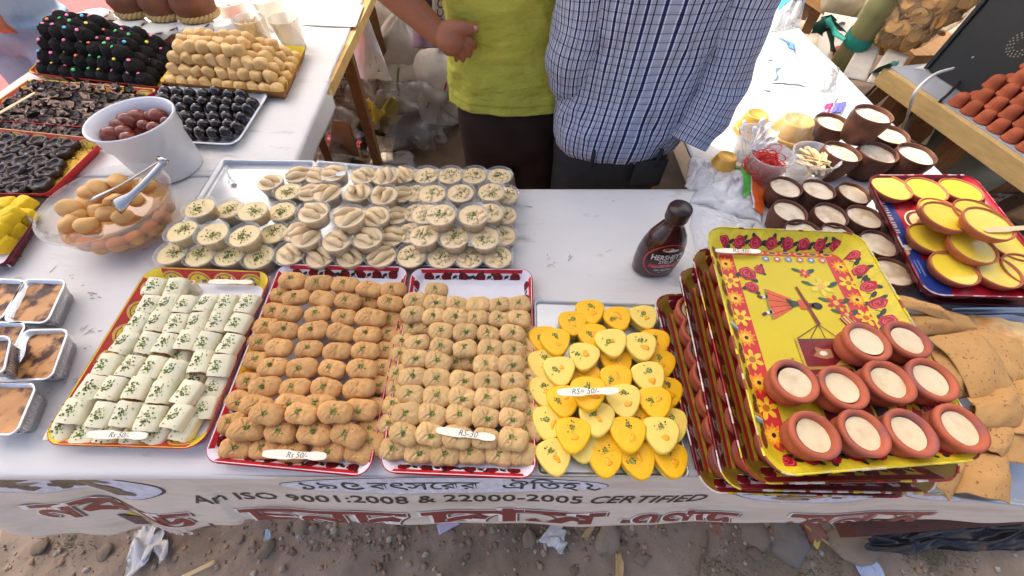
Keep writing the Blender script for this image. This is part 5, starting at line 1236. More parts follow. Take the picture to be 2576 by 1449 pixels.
P.line([(.076, D0 + .014), (.086, D0 + .016)], .005, rgb(200, 206, 220), 5); P.line([(.074, D0 - .015), (.086, D0 - .012)], .005, rgb(200, 206, 220), 5); P.line([(.070, D0 + .017), (.077, D0 + .013)], .005, rgb(80, 40, 34), 6); P.line([(.069, D0 - .018), (.076, D0 - .014)], .005, rgb(80, 40, 34), 6)
P.poly([(.135, D0 + .034), (.139, D0 + .036), (.152, D0 - .034), (.146, D0 - .036)], rgb(120, 46, 34), 7)
for a in (.108, .128, .150, .170): P.line([(.148, D0 - .034), (a, D0 - .058)], .0012, rgb(90, 50, 34), 5)
y0 = D0 - .058
P.poly([(.104, y0), (.176, y0), (.176, .05), (.104, .05)], rgb(90, 58, 30), 3); P.poly([(.108, y0 - .004), (.168, y0 - .004), (.170, .05), (.108, .05)], rgb(122, 26, 34), 4)
P.poly([(.168, y0), (.190, y0 - .024), (.196, .05), (.172, .05)], rgb(62, 46, 34), 3); P.line([(.106, y0), (.106, .05)], .004, rgb(196, 164, 60), 6); P.line([(.170, y0), (.174, .05)], .003, rgb(196, 164, 60), 6)
for k in range(2):
    v = y0 - .046 - .085 * k; P.line([(.096, v), (.172, v)], .0045, rgb(176, 140, 60), 6); P.line([(.092, v), (.104, v)], .005, rgb(40, 34, 34), 7)
    P.fan([(.168, v + .003), (.148, v + .003), (.168, v + .018)], rgb(196, 164, 80), 6)
P.ell(.138, y0 - .024, .014, .009, rgb(170, 120, 80), 6, 9, wob=.3); P.ell(.138, y0 - .024, .006, .004, rgb(226, 220, 200), 7, 7)
P.fan([(.120, y0 - .056), (.140, y0 - .054), (.166, y0 - .082), (.150, y0 - .106), (.124, y0 - .104)], rgb(176, 180, 200), 5)
P.fan([(.114, y0 - .060), (.118, y0 - .098), (.146, y0 - .088), (.146, y0 - .072)], rgb(104, 66, 54), 6); P.ell(.152, y0 - .080, .009, .007, rgb(70, 42, 36), 7, 9); P.ell(.158, y0 - .081, .005, .008, rgb(34, 26, 28), 8, 8)
P.text('RAJA ENTERPRISE', .089, y0 - .030, .0062, rgb(120, 50, 30), 4, None, .9, -pi / 2)
# ornate script flourish
M0 = .205; v = D0 - .046
for wd, c, l in ((.017, rgb(96, 32, 30), 4), (.012, rgb(214, 160, 90), 5), (.0075, rgb(126, 36, 34), 6), (.004, rgb(226, 176, 100), 7)):
    P.line([(M0 - .014, v + .026), (M0 - .004, v + .006), (M0 + .002, v - .012), (M0 + .004, v - .045)], wd, c, l); P.line([(M0 + .004, v + .012), (M0 + .016, v + .008), (M0 + .018, v - .006), (M0 + .008, v - .012)], wd * .8, c, l); P.line([(M0 + .018, v - .016), (M0 + .010, v - .024), (M0 + .006, v - .04)], wd * .8, c, l)
P.ell(W_ - .012, L_ - .235, .004, .006, rgb(150, 60, 50), 5)
TT.pr.build('print', TT.t); worn_rim(TT, [rgb(224, 206, 60), rgb(214, 200, 150), rgb(200, 184, 60), rgb(150, 60, 40)], 9)
POTS = [(1130, 190), (1350, 178), (745, 398), (1005, 435), (1255, 402), (1480, 392), (850, 690), (1120, 676), (1370, 676), (1640, 650)]
PW = ['left of the back pair', 'right of the back pair', 'leftmost of the middle row', 'second from left in the middle row', 'third from left in the middle row', 'rightmost of the middle row', 'leftmost of the front row', 'second from left in the front row', 'third from left in the front row', 'rightmost of the front row']
for (x, y), w in zip(POTS, PW):
    p = at(1653.7 + .471 * x, 766.8 + .471 * y, .938); pot(p, .899, f'terracotta pot of set milk, {w} on the yellow tray', 'terracotta pots on the yellow tray', .96)
price(1856, 632, .906, -.02, 'flat wooden spoon marked RS 40 at the back of the yellow tray', 'RS-40/-', .80, .013)

# ---- dark clay bowls of curd
M_dk = mat('dark_clay', rgb(104, 64, 46), .55, .35, .2, 25, .2, 90, col2=rgb(66, 40, 32), c2s=14, rnd=.1); M_curd = mat('curd', rgb(226, 208, 178), .3, .45, .06, 50, .3, 60, col2=rgb(200, 174, 134), c2s=34, sss=.2)
def bowl_mesh(r, h, seed):
    return G().add(lathe([(0, 0), (r * .62, 0), (r * .72, h * .06), (r * .95, h * .5), (r * 1.02, h * .8), (r * .98, h * .93), (r * 1.0, h * .985), (r * .97, h), (r * .92, h * .97), (r * .90, h * .86), (r * .86, h * .7)], 36, lambda a_, z, a, j: (a_ * (1 + .012 * sin(2 * a + seed) + .006 * sin(5 * a + seed)), z))).mesh('curd_bowl', M_dk)
def curd_mesh(r, h, seed):
    return G().add(lathe([(r * .91, h * .87)] + [(r * .9 * (1 - k / 8), h * (.865 - .01 * (k > 1))) for k in range(1, 8)] + [(0, h * .855)], 32, lambda a_, z, a, j: (a_, z + .0016 * noise.noise(Vector((a_ * cos(a) * 70, a_ * sin(a) * 70, seed)))))).mesh('curd', M_curd)
SB = [(bowl_mesh(.0365, .054, k), curd_mesh(.0365, .054, k)) for k in range(3)]; LB = [(bowl_mesh(.0435, .072, k + 5), curd_mesh(.0435, .072, k + 5)) for k in range(3)]
SBL = [(1978, 469, 'back row, left'), (2060, 476, 'back row, middle'), (2146, 484, 'back row, right with a cracked skin'), (1986, 530, 'second row, left'), (2089, 538, 'second row, middle'), (2179, 545, 'second row, right in the sun'), (2024, 582, 'half hidden behind the yellow tray, left'), (2108, 590, 'half hidden behind the yellow tray, right'), (2214, 611, 'sunlit, beside the yellow tray corner'), (2254, 685, 'nearest, leaning by the yellow tray edge')]
for i, (x, y, w) in enumerate(SBL):
    p = at(x, y, TZ + .055); t = thing('curd_bowl', f'small dark clay bowl of curd, {w}', 'bowl', (p.x, p.y, .752), (q.gauss(0, .03), q.gauss(0, .03), q.uniform(0, 6)), 'small dark bowls of curd')
    a, b = SB[i % 3]; link('bowl', a, t); link('curd', b, t)
LBL = [(2094, 308, 0, 'left of the back pair'), (2240, 338, 0, 'right of the back pair'), (2116, 383, 0, 'left of the front three'), (2209, 383, 0, 'middle of the front three'), (2304, 387, 0, 'right of the front three'), (2196, 288, 1, 'perched on top of the others')]
for i, (x, y, l, w) in enumerate(LBL):
    p = at(x, y, TZ + .071 + .062 * l); t = thing('curd_bowl', f'large dark clay bowl of curd, {w}', 'bowl', (p.x, p.y, (.752 + .062 * l)), (q.gauss(0, .03), q.gauss(0, .03), q.uniform(0, 6)), 'large dark bowls of curd')
    a, b = LB[i % 3]; link('bowl', a, t); link('curd', b, t)

# ---- shallow dishes of yellow sweet curd
M_dish = mat('dish_clay', rgb(178, 104, 66), .6, .3, .15, 25, .15, 90, rnd=.06); M_yc = mat('yellow_curd', rgb(244, 214, 66), .22, .5, .04, 40, .05, 30, sss=.2, coat=.3)
DM = [(G().add(lathe([(0, 0), (.035, 0), (.040, .004), (.0455, .014), (.0465, .0185), (.0455, .020), (.043, .0195), (.0415, .017), (.040, .012)], 40, lambda r, z, a, j: (r * (1 + .01 * sin(2 * a + k)), z))).mesh('clay_dish', M_dish), G().add(lathe([(.0422, .0168), (.03, .0165), (0, .0163)], 32)).mesh('yellow_curd', M_yc)) for k in range(3)]
z1 = .802
TD0 = Tray('maroon rose-edged tray under the other tray of yellow dishes', px4(.778, (2345, 760), (2710, 775), (2470, 470), (2200, 466)), .7545, .024, .014, [M_card_dk, M_card_dk], .03); TD0.pr = Print(None); TD0.pr.g = G(); rose_walls(TD0, (0, 3), band=rgb(170, 120, 130), rim=rgb(110, 14, 36), step=.03, mid=False); TD0.pr.build('print', TD0.t)
TD = Tray('maroon-edged tray with a blue and red print carrying yellow dishes', px4(.826, (2332, 742), (2690, 750), (2446, 442), (2180, 442)), z1, .024, .014, [mat('card_crimson', rgb(160, 22, 38), .35, .4, .08, 20), M_card_dk], .03)
TD.pr = Print(None); TD.pr.g = G(); rose_walls(TD, (0, 2, 3), band=rgb(190, 150, 160), rim=rgb(120, 16, 40), step=.03, mid=False)
P = Print(TD.floor); P.g = TD.pr.g; blu = rgb(34, 56, 128)
P.rect(.014, .016, .052, TD.L - .016, blu, 1, 1, 8); P.rect(.052, .016, .075, TD.L * .3, blu, 1, 1, 3)
P.ell(.094, TD.L * .63, .034, .034, rgb(226, 200, 150), 2, 24); P.ell(.094, TD.L * .63, .031, .031, rgb(90, 40, 50), 3, 24); P.ell(.094, TD.L * .63, .024, .024, rgb(214, 180, 120), 4, 20)
[P.line([(.026 + q.uniform(-.002, .002), TD.L * .86 - .0075 * i), (.036, TD.L * .86 - .0075 * i + q.uniform(-.002, .002))], .0035, rgb(206, 196, 170), 3) for i in range(16)]; P.ell(.034, TD.L * .40, .010, .008, rgb(230, 220, 200), 3, 10); P.ell(.028, TD.L * .36, .007, .006, rgb(226, 190, 90), 3, 10)
for i in range(4): P.line([(.020 + .007 * i, TD.L * .30), (.020 + .007 * i, TD.L * (.20 - .02 * (i % 2)))], .002, rgb(140, 160, 210), 3)
TD.pr.build('print', TD.t); worn_rim(TD, [rgb(150, 20, 44), rgb(220, 190, 190), rgb(110, 14, 34), rgb(190, 60, 80)], 12)
DL = [(2243, 470, 0, 'left of the back three'), (2332, 476, 0, 'middle of the back three'), (2420, 477, 0, 'right of the back three'), (2371, 531, 1, 'under the left upper one'), (2381, 543, 2, 'upper left of the stacked middle'), (2461, 536, 2, 'behind the one with the spoon'), (2488, 560, 3, 'holding a wooden spoon'), (2343, 598, 0, 'under the stacked ones at the left'), (2448, 618, 1, 'large in the centre front'), (2403, 673, 0, 'front left'), (2508, 680, 0, 'front right'), (2552, 618, 0, 'at the right edge of the view'), (2585, 680, 0, 'cut by the right edge at the front')]
for i, (x, y, l, w) in enumerate(DL):
    z = z1 + .003 + .0195 * l; p = at(x, y, z + .019); t = thing('curd_dish', f'shallow clay dish of yellow curd, {w}', 'dish', (p.x, p.y, z), (q.gauss(0, .03), q.gauss(0, .03), q.uniform(0, 6)), 'dishes of yellow curd')
    a, b = DM[i % 3]; t.scale = (.91, .91, 1); link('dish', a, t); link('yellow_curd', b, t)
for i, (u, w) in enumerate(((.06, 'left'), (.16, 'middle'), (.26, 'right'))):
    p = TD0.o + TD0.map(u, .062, 0); t = thing('curd_dish', f'clay dish of yellow curd in the lower tray, {w} one at its front', 'dish', (p.x, p.y, .7575), (0, 0, i), 'dishes of yellow curd in the lower tray'); a, b = DM[i]; link('dish', a, t); link('yellow_curd', b, t)
tag(link('wooden_spoon', SPW, None, at(2545, 576, z1 + .082), (.05, -.08, .02), 1.0), 'wooden spoon resting on the topmost yellow dish', 'spoon')

# ---- pancakes and fried bread at the right front
M_crep = mat('thin_pancake', rgb(196, 150, 92), .75, .25, .10, 12, .25, 60, col2=rgb(128, 78, 38), c2s=230, c2lo=.60, c2hi=.68); M_fry = mat('fried_bread', rgb(226, 196, 140), .6, .3, .2, 20, .5, 50, col2=rgb(206, 130, 60), c2s=14)
TP = Tray('steel platter of folded pancakes at the right front corner', px4(.765, (2330, 1240), (2760, 1290), (2600, 792), (2290, 800)), .7515, .012, .008, [M_steel, M_steel], .05, 'metal_tray', lip=.004)
def crepe(label, pts, z, fold, seed, rot=0):
    """Folded thin pancake: a curved double sheet over four photo corners."""
    c = [at(x, y, z) for x, y in pts]
    def fn(a, b):
        p = c[0] * (1 - a) * (1 - b) + c[1] * a * (1 - b) + c[2] * a * b + c[3] * (1 - a) * b
        e = .004 * fbm(a * 2.0, b * 2.0, seed, 2); dome = fold * sin(pi * min(1, max(0, a))) ** .7 * (.6 + .4 * sin(pi * b))
        ed = .004 * noise.noise(Vector((a * 3, b * 3, seed + 9)))
        return (p.x + ed, p.y + ed, p.z + dome + e * 1.2)
    return tag(link('pancake', G().add(sheet(fn, 34, 34, .0014)).mesh('pancake', M_crep)), label, 'pancake', 'folded tan pancakes')
crepe('rolled tan pancake lying highest behind the pots', [(2236, 742), (2400, 800), (2392, 822), (2232, 772)], .80, .022, 1)
crepe('folded tan pancake below the rolled one', [(2262, 790), (2290, 850), (2460, 838), (2380, 780)], .79, .02, 2)
crepe('broad folded tan pancake in the middle of the heap', [(2330, 850), (2440, 1010), (2560, 1000), (2440, 830)], .80, .022, 3)
crepe('long folded tan pancake running to the right edge', [(2380, 842), (2560, 985), (2620, 920), (2450, 812)], .785, .02, 4)
crepe('folded tan pancake beside the right pots', [(2330, 890), (2370, 1010), (2440, 1000), (2400, 850)], .79, .022, 5)
crepe('pleated tan pancake with gathered ends', [(2430, 1000), (2440, 1080), (2560, 1075), (2540, 960)], .80, .02, 6)
crepe('tan pancake hanging at the heap front left', [(2290, 1195), (2390, 1262), (2440, 1160), (2350, 1130)], .775, .018, 7)
crepe('tan pancake hanging at the heap front right', [(2400, 1240), (2540, 1270), (2540, 1150), (2430, 1140)], .78, .02, 8)
crepe('tan pancake spread under the heap', [(2420, 1150), (2600, 1180), (2620, 1040), (2440, 1020)], .775, .02, 9)
crepe('tan pancake at the right edge of the heap', [(2500, 1090), (2640, 1110), (2640, 960), (2540, 960)], .79, .02, 10)
crepe('tan pancake beneath the yellow tray corner', [(2440, 1110), (2520, 1160), (2560, 1080), (2470, 1040)], .79, .015, 11)
g = G()
for k in range(3): g.add(tube(spline([at(2440 + 24 * k, 1062, .80), at(2450 + 26 * k, 1100, .798), at(2470 + 28 * k, 1126, .79)], 5), [.007, .0075, .007, .0065, .006, .006, .007, .007, .007, .006, .006][:11], 8, .6))
tag(link('pancake_strips', g.mesh('pancake_strips', M_crep)), 'gathered strips of pancake hanging from the pleated one', 'pancake')
def bread(lab, pts, z, seed):
    c = [at(x, y, z) for x, y in pts]
    def fn(a, b):
        p = c[0] * (1 - a) * (1 - b) + c[1] * a * (1 - b) + c[2] * a * b + c[3] * (1 - a) * b; k = min(1, 4 * min(a, 1 - a, b, 1 - b))
        return (p.x, p.y, p.z + .016 * k ** .5 + .012 * fbm(a * 3, b * 3, seed, 3) * k)
    return tag(link('fried_bread', G().add(sheet(fn, 30, 30, .004)).mesh('fried_bread', M_fry)), lab, 'bread')
bread('crinkled pale fried bread behind the pancakes at the right edge', [(2440, 830), (2640, 960), (2700, 840), (2430, 792)], .765, 3)
TQ = Tray('steel tray edge behind the fried bread', px4(.765, (2400, 800), (2720, 830), (2700, 772), (2392, 776)), .7515, .012, .004, [M_steel, M_steel], .01, 'metal_tray', lip=.003)

# ---- tubs by the bag: rubber bands, spoons, white plastic spoons
M_tub = clear('tub_plastic', (1, 1, 1, 1), .3, .15)
t, p = tumbler('clear tub heaped with red rubber bands', 1943, 388, .84, .050, .078, 'tub', M_tub); bands(Vector((p.x, p.y, .7525)), 130, .046, .008, .066, 'tangle of red rubber bands in the clear tub', 5)
t, p = tumbler('clear tub of flat wooden spoons beside the rubber bands', 2056, 390, .84, .053, .072, 'tub', M_tub)
r_ = random.Random(9)
for i in range(22):
    o = tag(link('wooden_spoon', SPW, None, (p.x + r_.gauss(0, .012), p.y + r_.gauss(0, .012), .7525 + .052 + .012 * r_.random()), (r_.gauss(0, .3), r_.gauss(-.25, .15), r_.choice((.9, 2.2, -.7)) + r_.gauss(0, .3)), .74), 'wooden spoon in the tub beside the rubber bands', 'spoon', 'wooden spoons in the tub')
t, p = tumbler('clear tub of white plastic spoons by the gold cups', 1908, 338, .83, .046, .07, 'tub', M_tub)
WSP = G(); WSP.add(tube([(0, 0, 0), (.045, 0, .002), (.07, 0, 0)], .0022, 6, .5)); WSP.add(blob(.012, .0085, .003, 12, 6), 0, Matrix.Translation((.078, 0, 0))); WSP = WSP.mesh('plastic_spoon', M_wp)
for i in range(9):
    tag(link('plastic_spoon', WSP, None, (p.x + r_.gauss(0, .01), p.y + r_.gauss(0, .01), .757), (0, -1.15 + r_.gauss(0, .2), i * .7)), 'white plastic spoon standing in the tub by the gold cups', 'spoon', 'white plastic spoons in the tub')
# gold paper cups, nested upside down
def gold_stack(lab, x, y, n_, r, h, wrap):
    p = at(x, y, TZ + .06); t = thing('cup_stack', lab, 'cups', (p.x, p.y, .7525))
    for k in range(n_): link('cup_rim', G().add(lathe([(r * .86, .0045 * k), (r, .0045 * k + .001), (r, .0045 * k + .004), (r * .86, .0045 * k + .0044)], 32, lambda a_, z, a, j: (a_ * (1 + .015 * sin(a * 24)), z))).mesh('cup_rim', M_gold if k > n_ - 4 else mat('cup_paper', rgb(226, 222, 212), .5)), t)
    z = .0045 * n_; link('cup_base', G().add(lathe([(r * .88, z), (r * .86, z + .004), (r * .66, z + h), (r * .60, z + h + .002), (r * .55, z + h - .002), (0, z + h - .003)], 32)).mesh('cup_base', M_gold), t)
    if wrap: link('wrapper', G().add(lathe([(r * 1.1, 0), (r * 1.06, z + .004), (r * .74, z + h + .008), (r * .3, z + h + .016), (0, z + h + .012)], 36, lambda a_, zz, a, j: (a_ * (1 + .05 * sin(a * 11 + j)), zz + .003 * sin(a * 7)))).mesh('wrapper', clear('crinkle_wrap', (1, 1, .98, 1), .12, .12, .8, 70)), t)
gold_stack('stack of gold paper cups beside the shirt sleeve', 1906, 290, 5, .043, .038, False)
gold_stack('stack of gold paper cups inside crinkled clear wrap', 2000, 318, 9, .058, .035, True)
gold_stack('small gold cup half hidden behind the sleeve cuff', 1838, 378, 3, .036, .026, False)

# ---- bags on the right table
M_bagc = clear('crinkled_bag', (1, 1, 1, 1), .42, .15, .7, 30); M_bagw = mat('white_carrier_bag', rgb(240, 240, 240), .4, .35, .03, 20, .5, 25)
def bag(lab, pts, z, hgt, seed, m_, nm='plastic_bag', cat='bag', prints=(), amp=1.0):
    c = [at(x, y, z) for x, y in pts]; t = thing(nm, lab, cat)
    def base(a, b, h=0):
        p = c[0] * (1 - a) * (1 - b) + c[1] * a * (1 - b) + c[2] * a * b + c[3] * (1 - a) * b; k = min(1, 16 * a * (1 - a) * b * (1 - b))
        r1 = abs(fbm(a * 2.3 + seed, b * 2.1, seed, 2)); e = .010 * fbm(a * 3, b * 3, seed + 4, 2)
        return Vector((p.x + e, p.y + e, p.z + hgt * k ** .6 * (.6 + .55 * r1 * amp) + .003 * abs(noise.noise(Vector((a * 9, b * 9, seed)))) + h))
    link('bag_skin', G().add(sheet(base, 46, 40, .0006)).mesh('bag_skin', m_), t)
    if prints:
        P = Print(lambda u, v, h: base(u, v, .004 + h * 2))
        for f_ in prints: f_(P)
        P.build('print', t)
    return t
def stripe(col, f0, f1, lay=1, n_=14):
    def go(P):
        for i in range(n_):
            a, b = i / n_, (i + 1) / n_; P.poly([f0(a), f0(b), f1(b), f1(a)], col, lay)
    return go
og, gn = rgb(238, 104, 34), rgb(84, 176, 62)
bag('clear bag of white carriers with an orange and green printed edge', [(1735, 505), (1915, 566), (1926, 434), (1800, 412)], .7515, .030, 2, clear('milky_bag', (1, 1, 1, 1), .6, .2, .6, 26), prints=(
    stripe(og, lambda t: (.60 + .22 * (1 - t), .10 + .86 * t), lambda t: (.98, .10 + .86 * t)), stripe(rgb(240, 236, 226), lambda t: (.58 + .22 * (1 - t), .10 + .86 * t), lambda t: (.605 + .22 * (1 - t), .10 + .86 * t), 2),
    stripe(gn, lambda t: (.30 + .36 * t, .84 - .62 * t * t), lambda t: (.40 + .34 * t, .94 - .56 * t * t), 3), stripe(og, lambda t: (.42 + .05 * t, .88 + .05 * t), lambda t: (.42 + .08 * t, .84 + .02 * t), 3),
    stripe(rgb(150, 90, 150), lambda t: (.42 + .1 * t, .50 + .04 * sin(t * 14)), lambda t: (.42 + .1 * t, .46 + .04 * sin(t * 14)), 3), stripe(gn, lambda t: (.50 + .05 * t, .56 + .03 * sin(t * 12)), lambda t: (.50 + .05 * t, .53 + .03 * sin(t * 12)), 3)))
bag('white wad of carriers filling the clear bag', [(1775, 500), (1880, 545), (1885, 455), (1815, 430)], .7512, .010, 5, M_bagw, 'bag_wad')
bag('empty crinkled clear bag hanging by the dark trousers', [(1722, 470), (1800, 500), (1815, 410), (1735, 395)], .752, .03, 8, M_bagc)
bag('flat milky packet between the bottle and the yellow tray', [(1745, 640), (1880, 600), (1900, 560), (1735, 510)], .7512, .012, 9, clear('milky_packet', (1, 1, 1, 1), .6, .25, .4, 40), 'packet', 'packet')
bl = rgb(70, 150, 200)
bag('folded white carrier bag lying in the sun on the side table', [(1915, 300), (2050, 318), (2110, 245), (1945, 212)], .756, .03, 12, M_bagw)
bag('white carrier with a pale brown panel and blue figure', [(1920, 225), (2030, 240), (2040, 160), (1945, 150)], .756, .02, 14, M_bagw, prints=(stripe(rgb(206, 196, 190), lambda t: (.1 + .8 * t, .15), lambda t: (.1 + .8 * t, .85)), stripe(rgb(90, 120, 140), lambda t: (.16 + .05 * sin(t * 5), .2 + .4 * t), lambda t: (.22 + .04 * sin(t * 7), .2 + .4 * t), 2)))
bag('crumpled clear bag next to the pale brown panel carrier', [(2020, 240), (2100, 230), (2110, 170), (2020, 165)], .756, .03, 16, M_bagc)
bag('white carrier with a blue printed corner', [(1930, 150), (2000, 160), (2000, 110), (1945, 90)], .756, .025, 18, M_bagw, prints=(stripe(rgb(90, 140, 200), lambda t: (.2 + .75 * t, .62 - .3 * t), lambda t: (.2 + .75 * t, .85 - .3 * t)),))
bag('magenta and violet printed wrapper behind the big curd bowls', [(2030, 318), (2110, 300), (2130, 258), (2050, 270)], .7535, .015, 20, M_bagw, 'wrapper', 'wrapper', prints=(stripe(rgb(214, 40, 110), lambda t: (.05 + .5 * t, .1), lambda t: (.05 + .5 * t, .85)), stripe(rgb(110, 110, 190), lambda t: (.58 + .38 * t, .3), lambda t: (.58 + .38 * t, .9)), stripe(rgb(240, 220, 230), lambda t: (.1 + .35 * t, .4), lambda t: (.1 + .35 * t, .55), 2)))
bag('clear pack with sky blue bands at the far end of the side table', [(1935, 80), (2010, 70), (2030, -30), (1945, -40)], .756, .09, 22, M_bagc, prints=(stripe(rgb(40, 180, 230), lambda t: (.1 + .8 * t, .2), lambda t: (.1 + .8 * t, .36)), stripe(rgb(40, 180, 230), lambda t: (.15 + .7 * t, .5), lambda t: (.15 + .7 * t, .64)), stripe(rgb(236, 240, 244), lambda t: (.1 + .8 * t, .37), lambda t: (.1 + .8 * t, .49))))
# ================================================================== PEOPLE
M_skin = mat('brown_skin', rgb(166, 106, 76), .5, .35, .10, 30, .12, 250, sss=.12); M_hair = mat('black_hair', rgb(28, 24, 24), .5, .4, .3, 120, .6, 300)
def plaid():
    m = bpy.data.materials.new('plaid_shirt'); m.use_nodes = True; t = m.node_tree; N = t.nodes; L = t.links; p = N['Principled BSDF']; p.inputs['Roughness'].default_value = .8; p.inputs['Specular IOR Level'].default_value = .2
    uv = N.new('ShaderNodeUVMap'); uv.uv_map = 'UVMap'; sp = N.new('ShaderNodeSeparateXYZ'); L.new(uv.outputs[0], sp.inputs[0])
    def fr(o, k):
        a = N.new('ShaderNodeMath'); a.operation = 'DIVIDE'; a.inputs[1].default_value = k; L.new(sp.outputs[o], a.inputs[0]); b = N.new('ShaderNodeMath'); b.operation = 'FRACT'; L.new(a.outputs[0], b.inputs[0]); return b.outputs[0]
    def ramp(src, stops):
        r = N.new('ShaderNodeValToRGB'); r.color_ramp.interpolation = 'CONSTANT'; e = r.color_ramp.elements; e[0].position, e[0].color = stops[0][0], stops[0][1]; e[1].position, e[1].color = stops[1]
        for ps, c in stops[2:]: x = e.new(ps); x.color = c
        L.new(src, r.inputs[0]); return r.outputs[0]
    lb, wh, nv, bk = rgb(176, 180, 196), rgb(226, 230, 238), rgb(44, 54, 92), rgb(30, 32, 44)
    V = ramp(fr(0, .0225), [(0, lb), (.22, wh), (.29, nv), (.50, wh), (.57, lb), (.80, bk), (.87, lb)])
    Hh = ramp(fr(1, .0165), [(0, (1, 1, 1, 1)), (.52, (.40, .44, .58, 1)), (.68, (1, 1, 1, 1)), (.82, (.74, .78, .86, 1)), (.90, (1, 1, 1, 1))])
    mx = N.new('ShaderNodeMix'); mx.data_type = 'RGBA'; mx.blend_type = 'MULTIPLY'; mx.inputs['Factor'].default_value = .85; L.new(V, mx.inputs['A']); L.new(Hh, mx.inputs['B']); L.new(mx.outputs['Result'], p.inputs['Base Color'])
    tc = N.new('ShaderNodeTexCoord'); nz = N.new('ShaderNodeTexNoise'); nz.inputs['Scale'].default_value = 8; nz.inputs['Detail'].default_value = 4; nz.inputs['Distortion'].default_value = .6; bm = N.new('ShaderNodeBump'); bm.inputs['Strength'].default_value = .9; bm.inputs['Distance'].default_value = .05
    L.new(tc.outputs['Object'], nz.inputs['Vector']); L.new(nz.outputs[0], bm.inputs['Height']); L.new(bm.outputs[0], p.inputs['Normal']); return m
def cloth_mesh(name, parts, m):
    """parts: lists of rings (closed cross-sections); UVs run round and along in metres."""
    g = G(); UV = []
    for rings in parts:
        n_ = len(rings[0]); v, f = loft(rings, cap=False); base = len(g.v); g.add((v, f))
        per = sum((Vector(rings[0][i]) - Vector(rings[0][(i + 1) % n_])).length for i in range(n_)); s = 0; along = [0]
        for a, b in zip(rings, rings[1:]): s += sum((Vector(x) - Vector(y)).length for x, y in zip(a, b)) / n_; along.append(s)
        UV.append((base, n_, per, along))
    me = g.mesh(name, m); lay = me.uv_layers.new(name='UVMap')
    for poly in me.polygons:
        for B, n_, per, al in UV:
            if B <= poly.vertices[0] < B + n_ * len(al):
                idx = [(vi - B) % n_ for vi in poly.vertices]; wrap = max(idx) - min(idx) > n_ / 2
                for li, vi, i in zip(poly.loop_indices, poly.vertices, idx):
                    if wrap and i == 0: i = n_
                    lay.data[li].uv = (i / n_ * per, al[(vi - B) // n_])
                break
    return me
def ering(cx, cy, z, rx, ry, n=64, fn=None, e=.85):
    out = []
    for i in range(n):
        a = 2 * pi * i / n - pi / 2; k = 1 + (fn(a, z) if fn else 0)
        out.append((cx + rx * spow(cos(a), e) * k, cy + ry * spow(sin(a), e) * k, z))
    return out
def interp(keys, n):
    """Smooth rings between (z, cx, cy, rx, ry) keys."""
    K = spline([Vector((k[1], k[2], k[0])) for k in keys], n); R_ = spline([Vector((k[3], k[4], 0)) for k in keys], n)
    return [(p.z, p.x, p.y, r.x, r.y) for p, r in zip(K, R_)]
def tube_rings(path, rad, n=28, fn=None):
    out = []
    for j, ((p, s, u, t), r) in enumerate(zip(frames(path), rad)):
        out.append([p + (s * cos(2 * pi * i / n) + u * sin(2 * pi * i / n)) * (r * (1 + (fn(2 * pi * i / n, j) if fn else 0))) for i in range(n)])
    return out
def body_mesh(name, shapes, voxel, parent):
    g = G()
    for s in shapes: g.add(s)
    o = link(name, g.mesh(name, M_skin), parent)
    r = o.modifiers.new('remesh', 'REMESH'); r.mode = 'VOXEL'; r.voxel_size = voxel; r.use_smooth_shade = True
    s = o.modifiers.new('smooth', 'SMOOTH'); s.iterations = 4; s.factor = .5
    return o
def limb(pts, rad, n=12, k=4):
    P_ = spline(pts, k); R_ = [r.x for r in spline([Vector((r, 0, 0)) for r in rad], k)]
    return loft(tube_rings(P_, R_, n))
def head_shapes(c, f):
    c = Vector(c); f = Vector(f)
    def mv(vf, p): return ([tuple(Vector(x) + Vector(p)) for x in vf[0]], vf[1])
    s = Vector((f.y, -f.x, 0))
    return [mv(blob(.075, .088, .105, 20, 14), c), mv(blob(.055, .06, .06, 14, 10), c + f * .035 + Vector((0, 0, -.065))), mv(blob(.014, .018, .02, 10, 8), c + f * .092 + Vector((0, 0, -.015))),
            mv(blob(.012, .02, .03, 10, 8), c + s * .076), mv(blob(.012, .02, .03, 10, 8), c - s * .076), limb([c + Vector((0, 0, -.19)), c + Vector((0, 0, -.06))], [.058, .052])]
def hair(c, parent):
    c = Vector(c); link('hair', G().add(blob(.083, .096, .085, 24, 14, 1, lambda x, y, z: (c.x + x * (1 + .04 * noise.noise(Vector((x * 60, y * 60, z * 60)))), c.y + y, c.z + .032 + z * (1 if z > 0 else .8)))).mesh('hair', M_hair), parent)
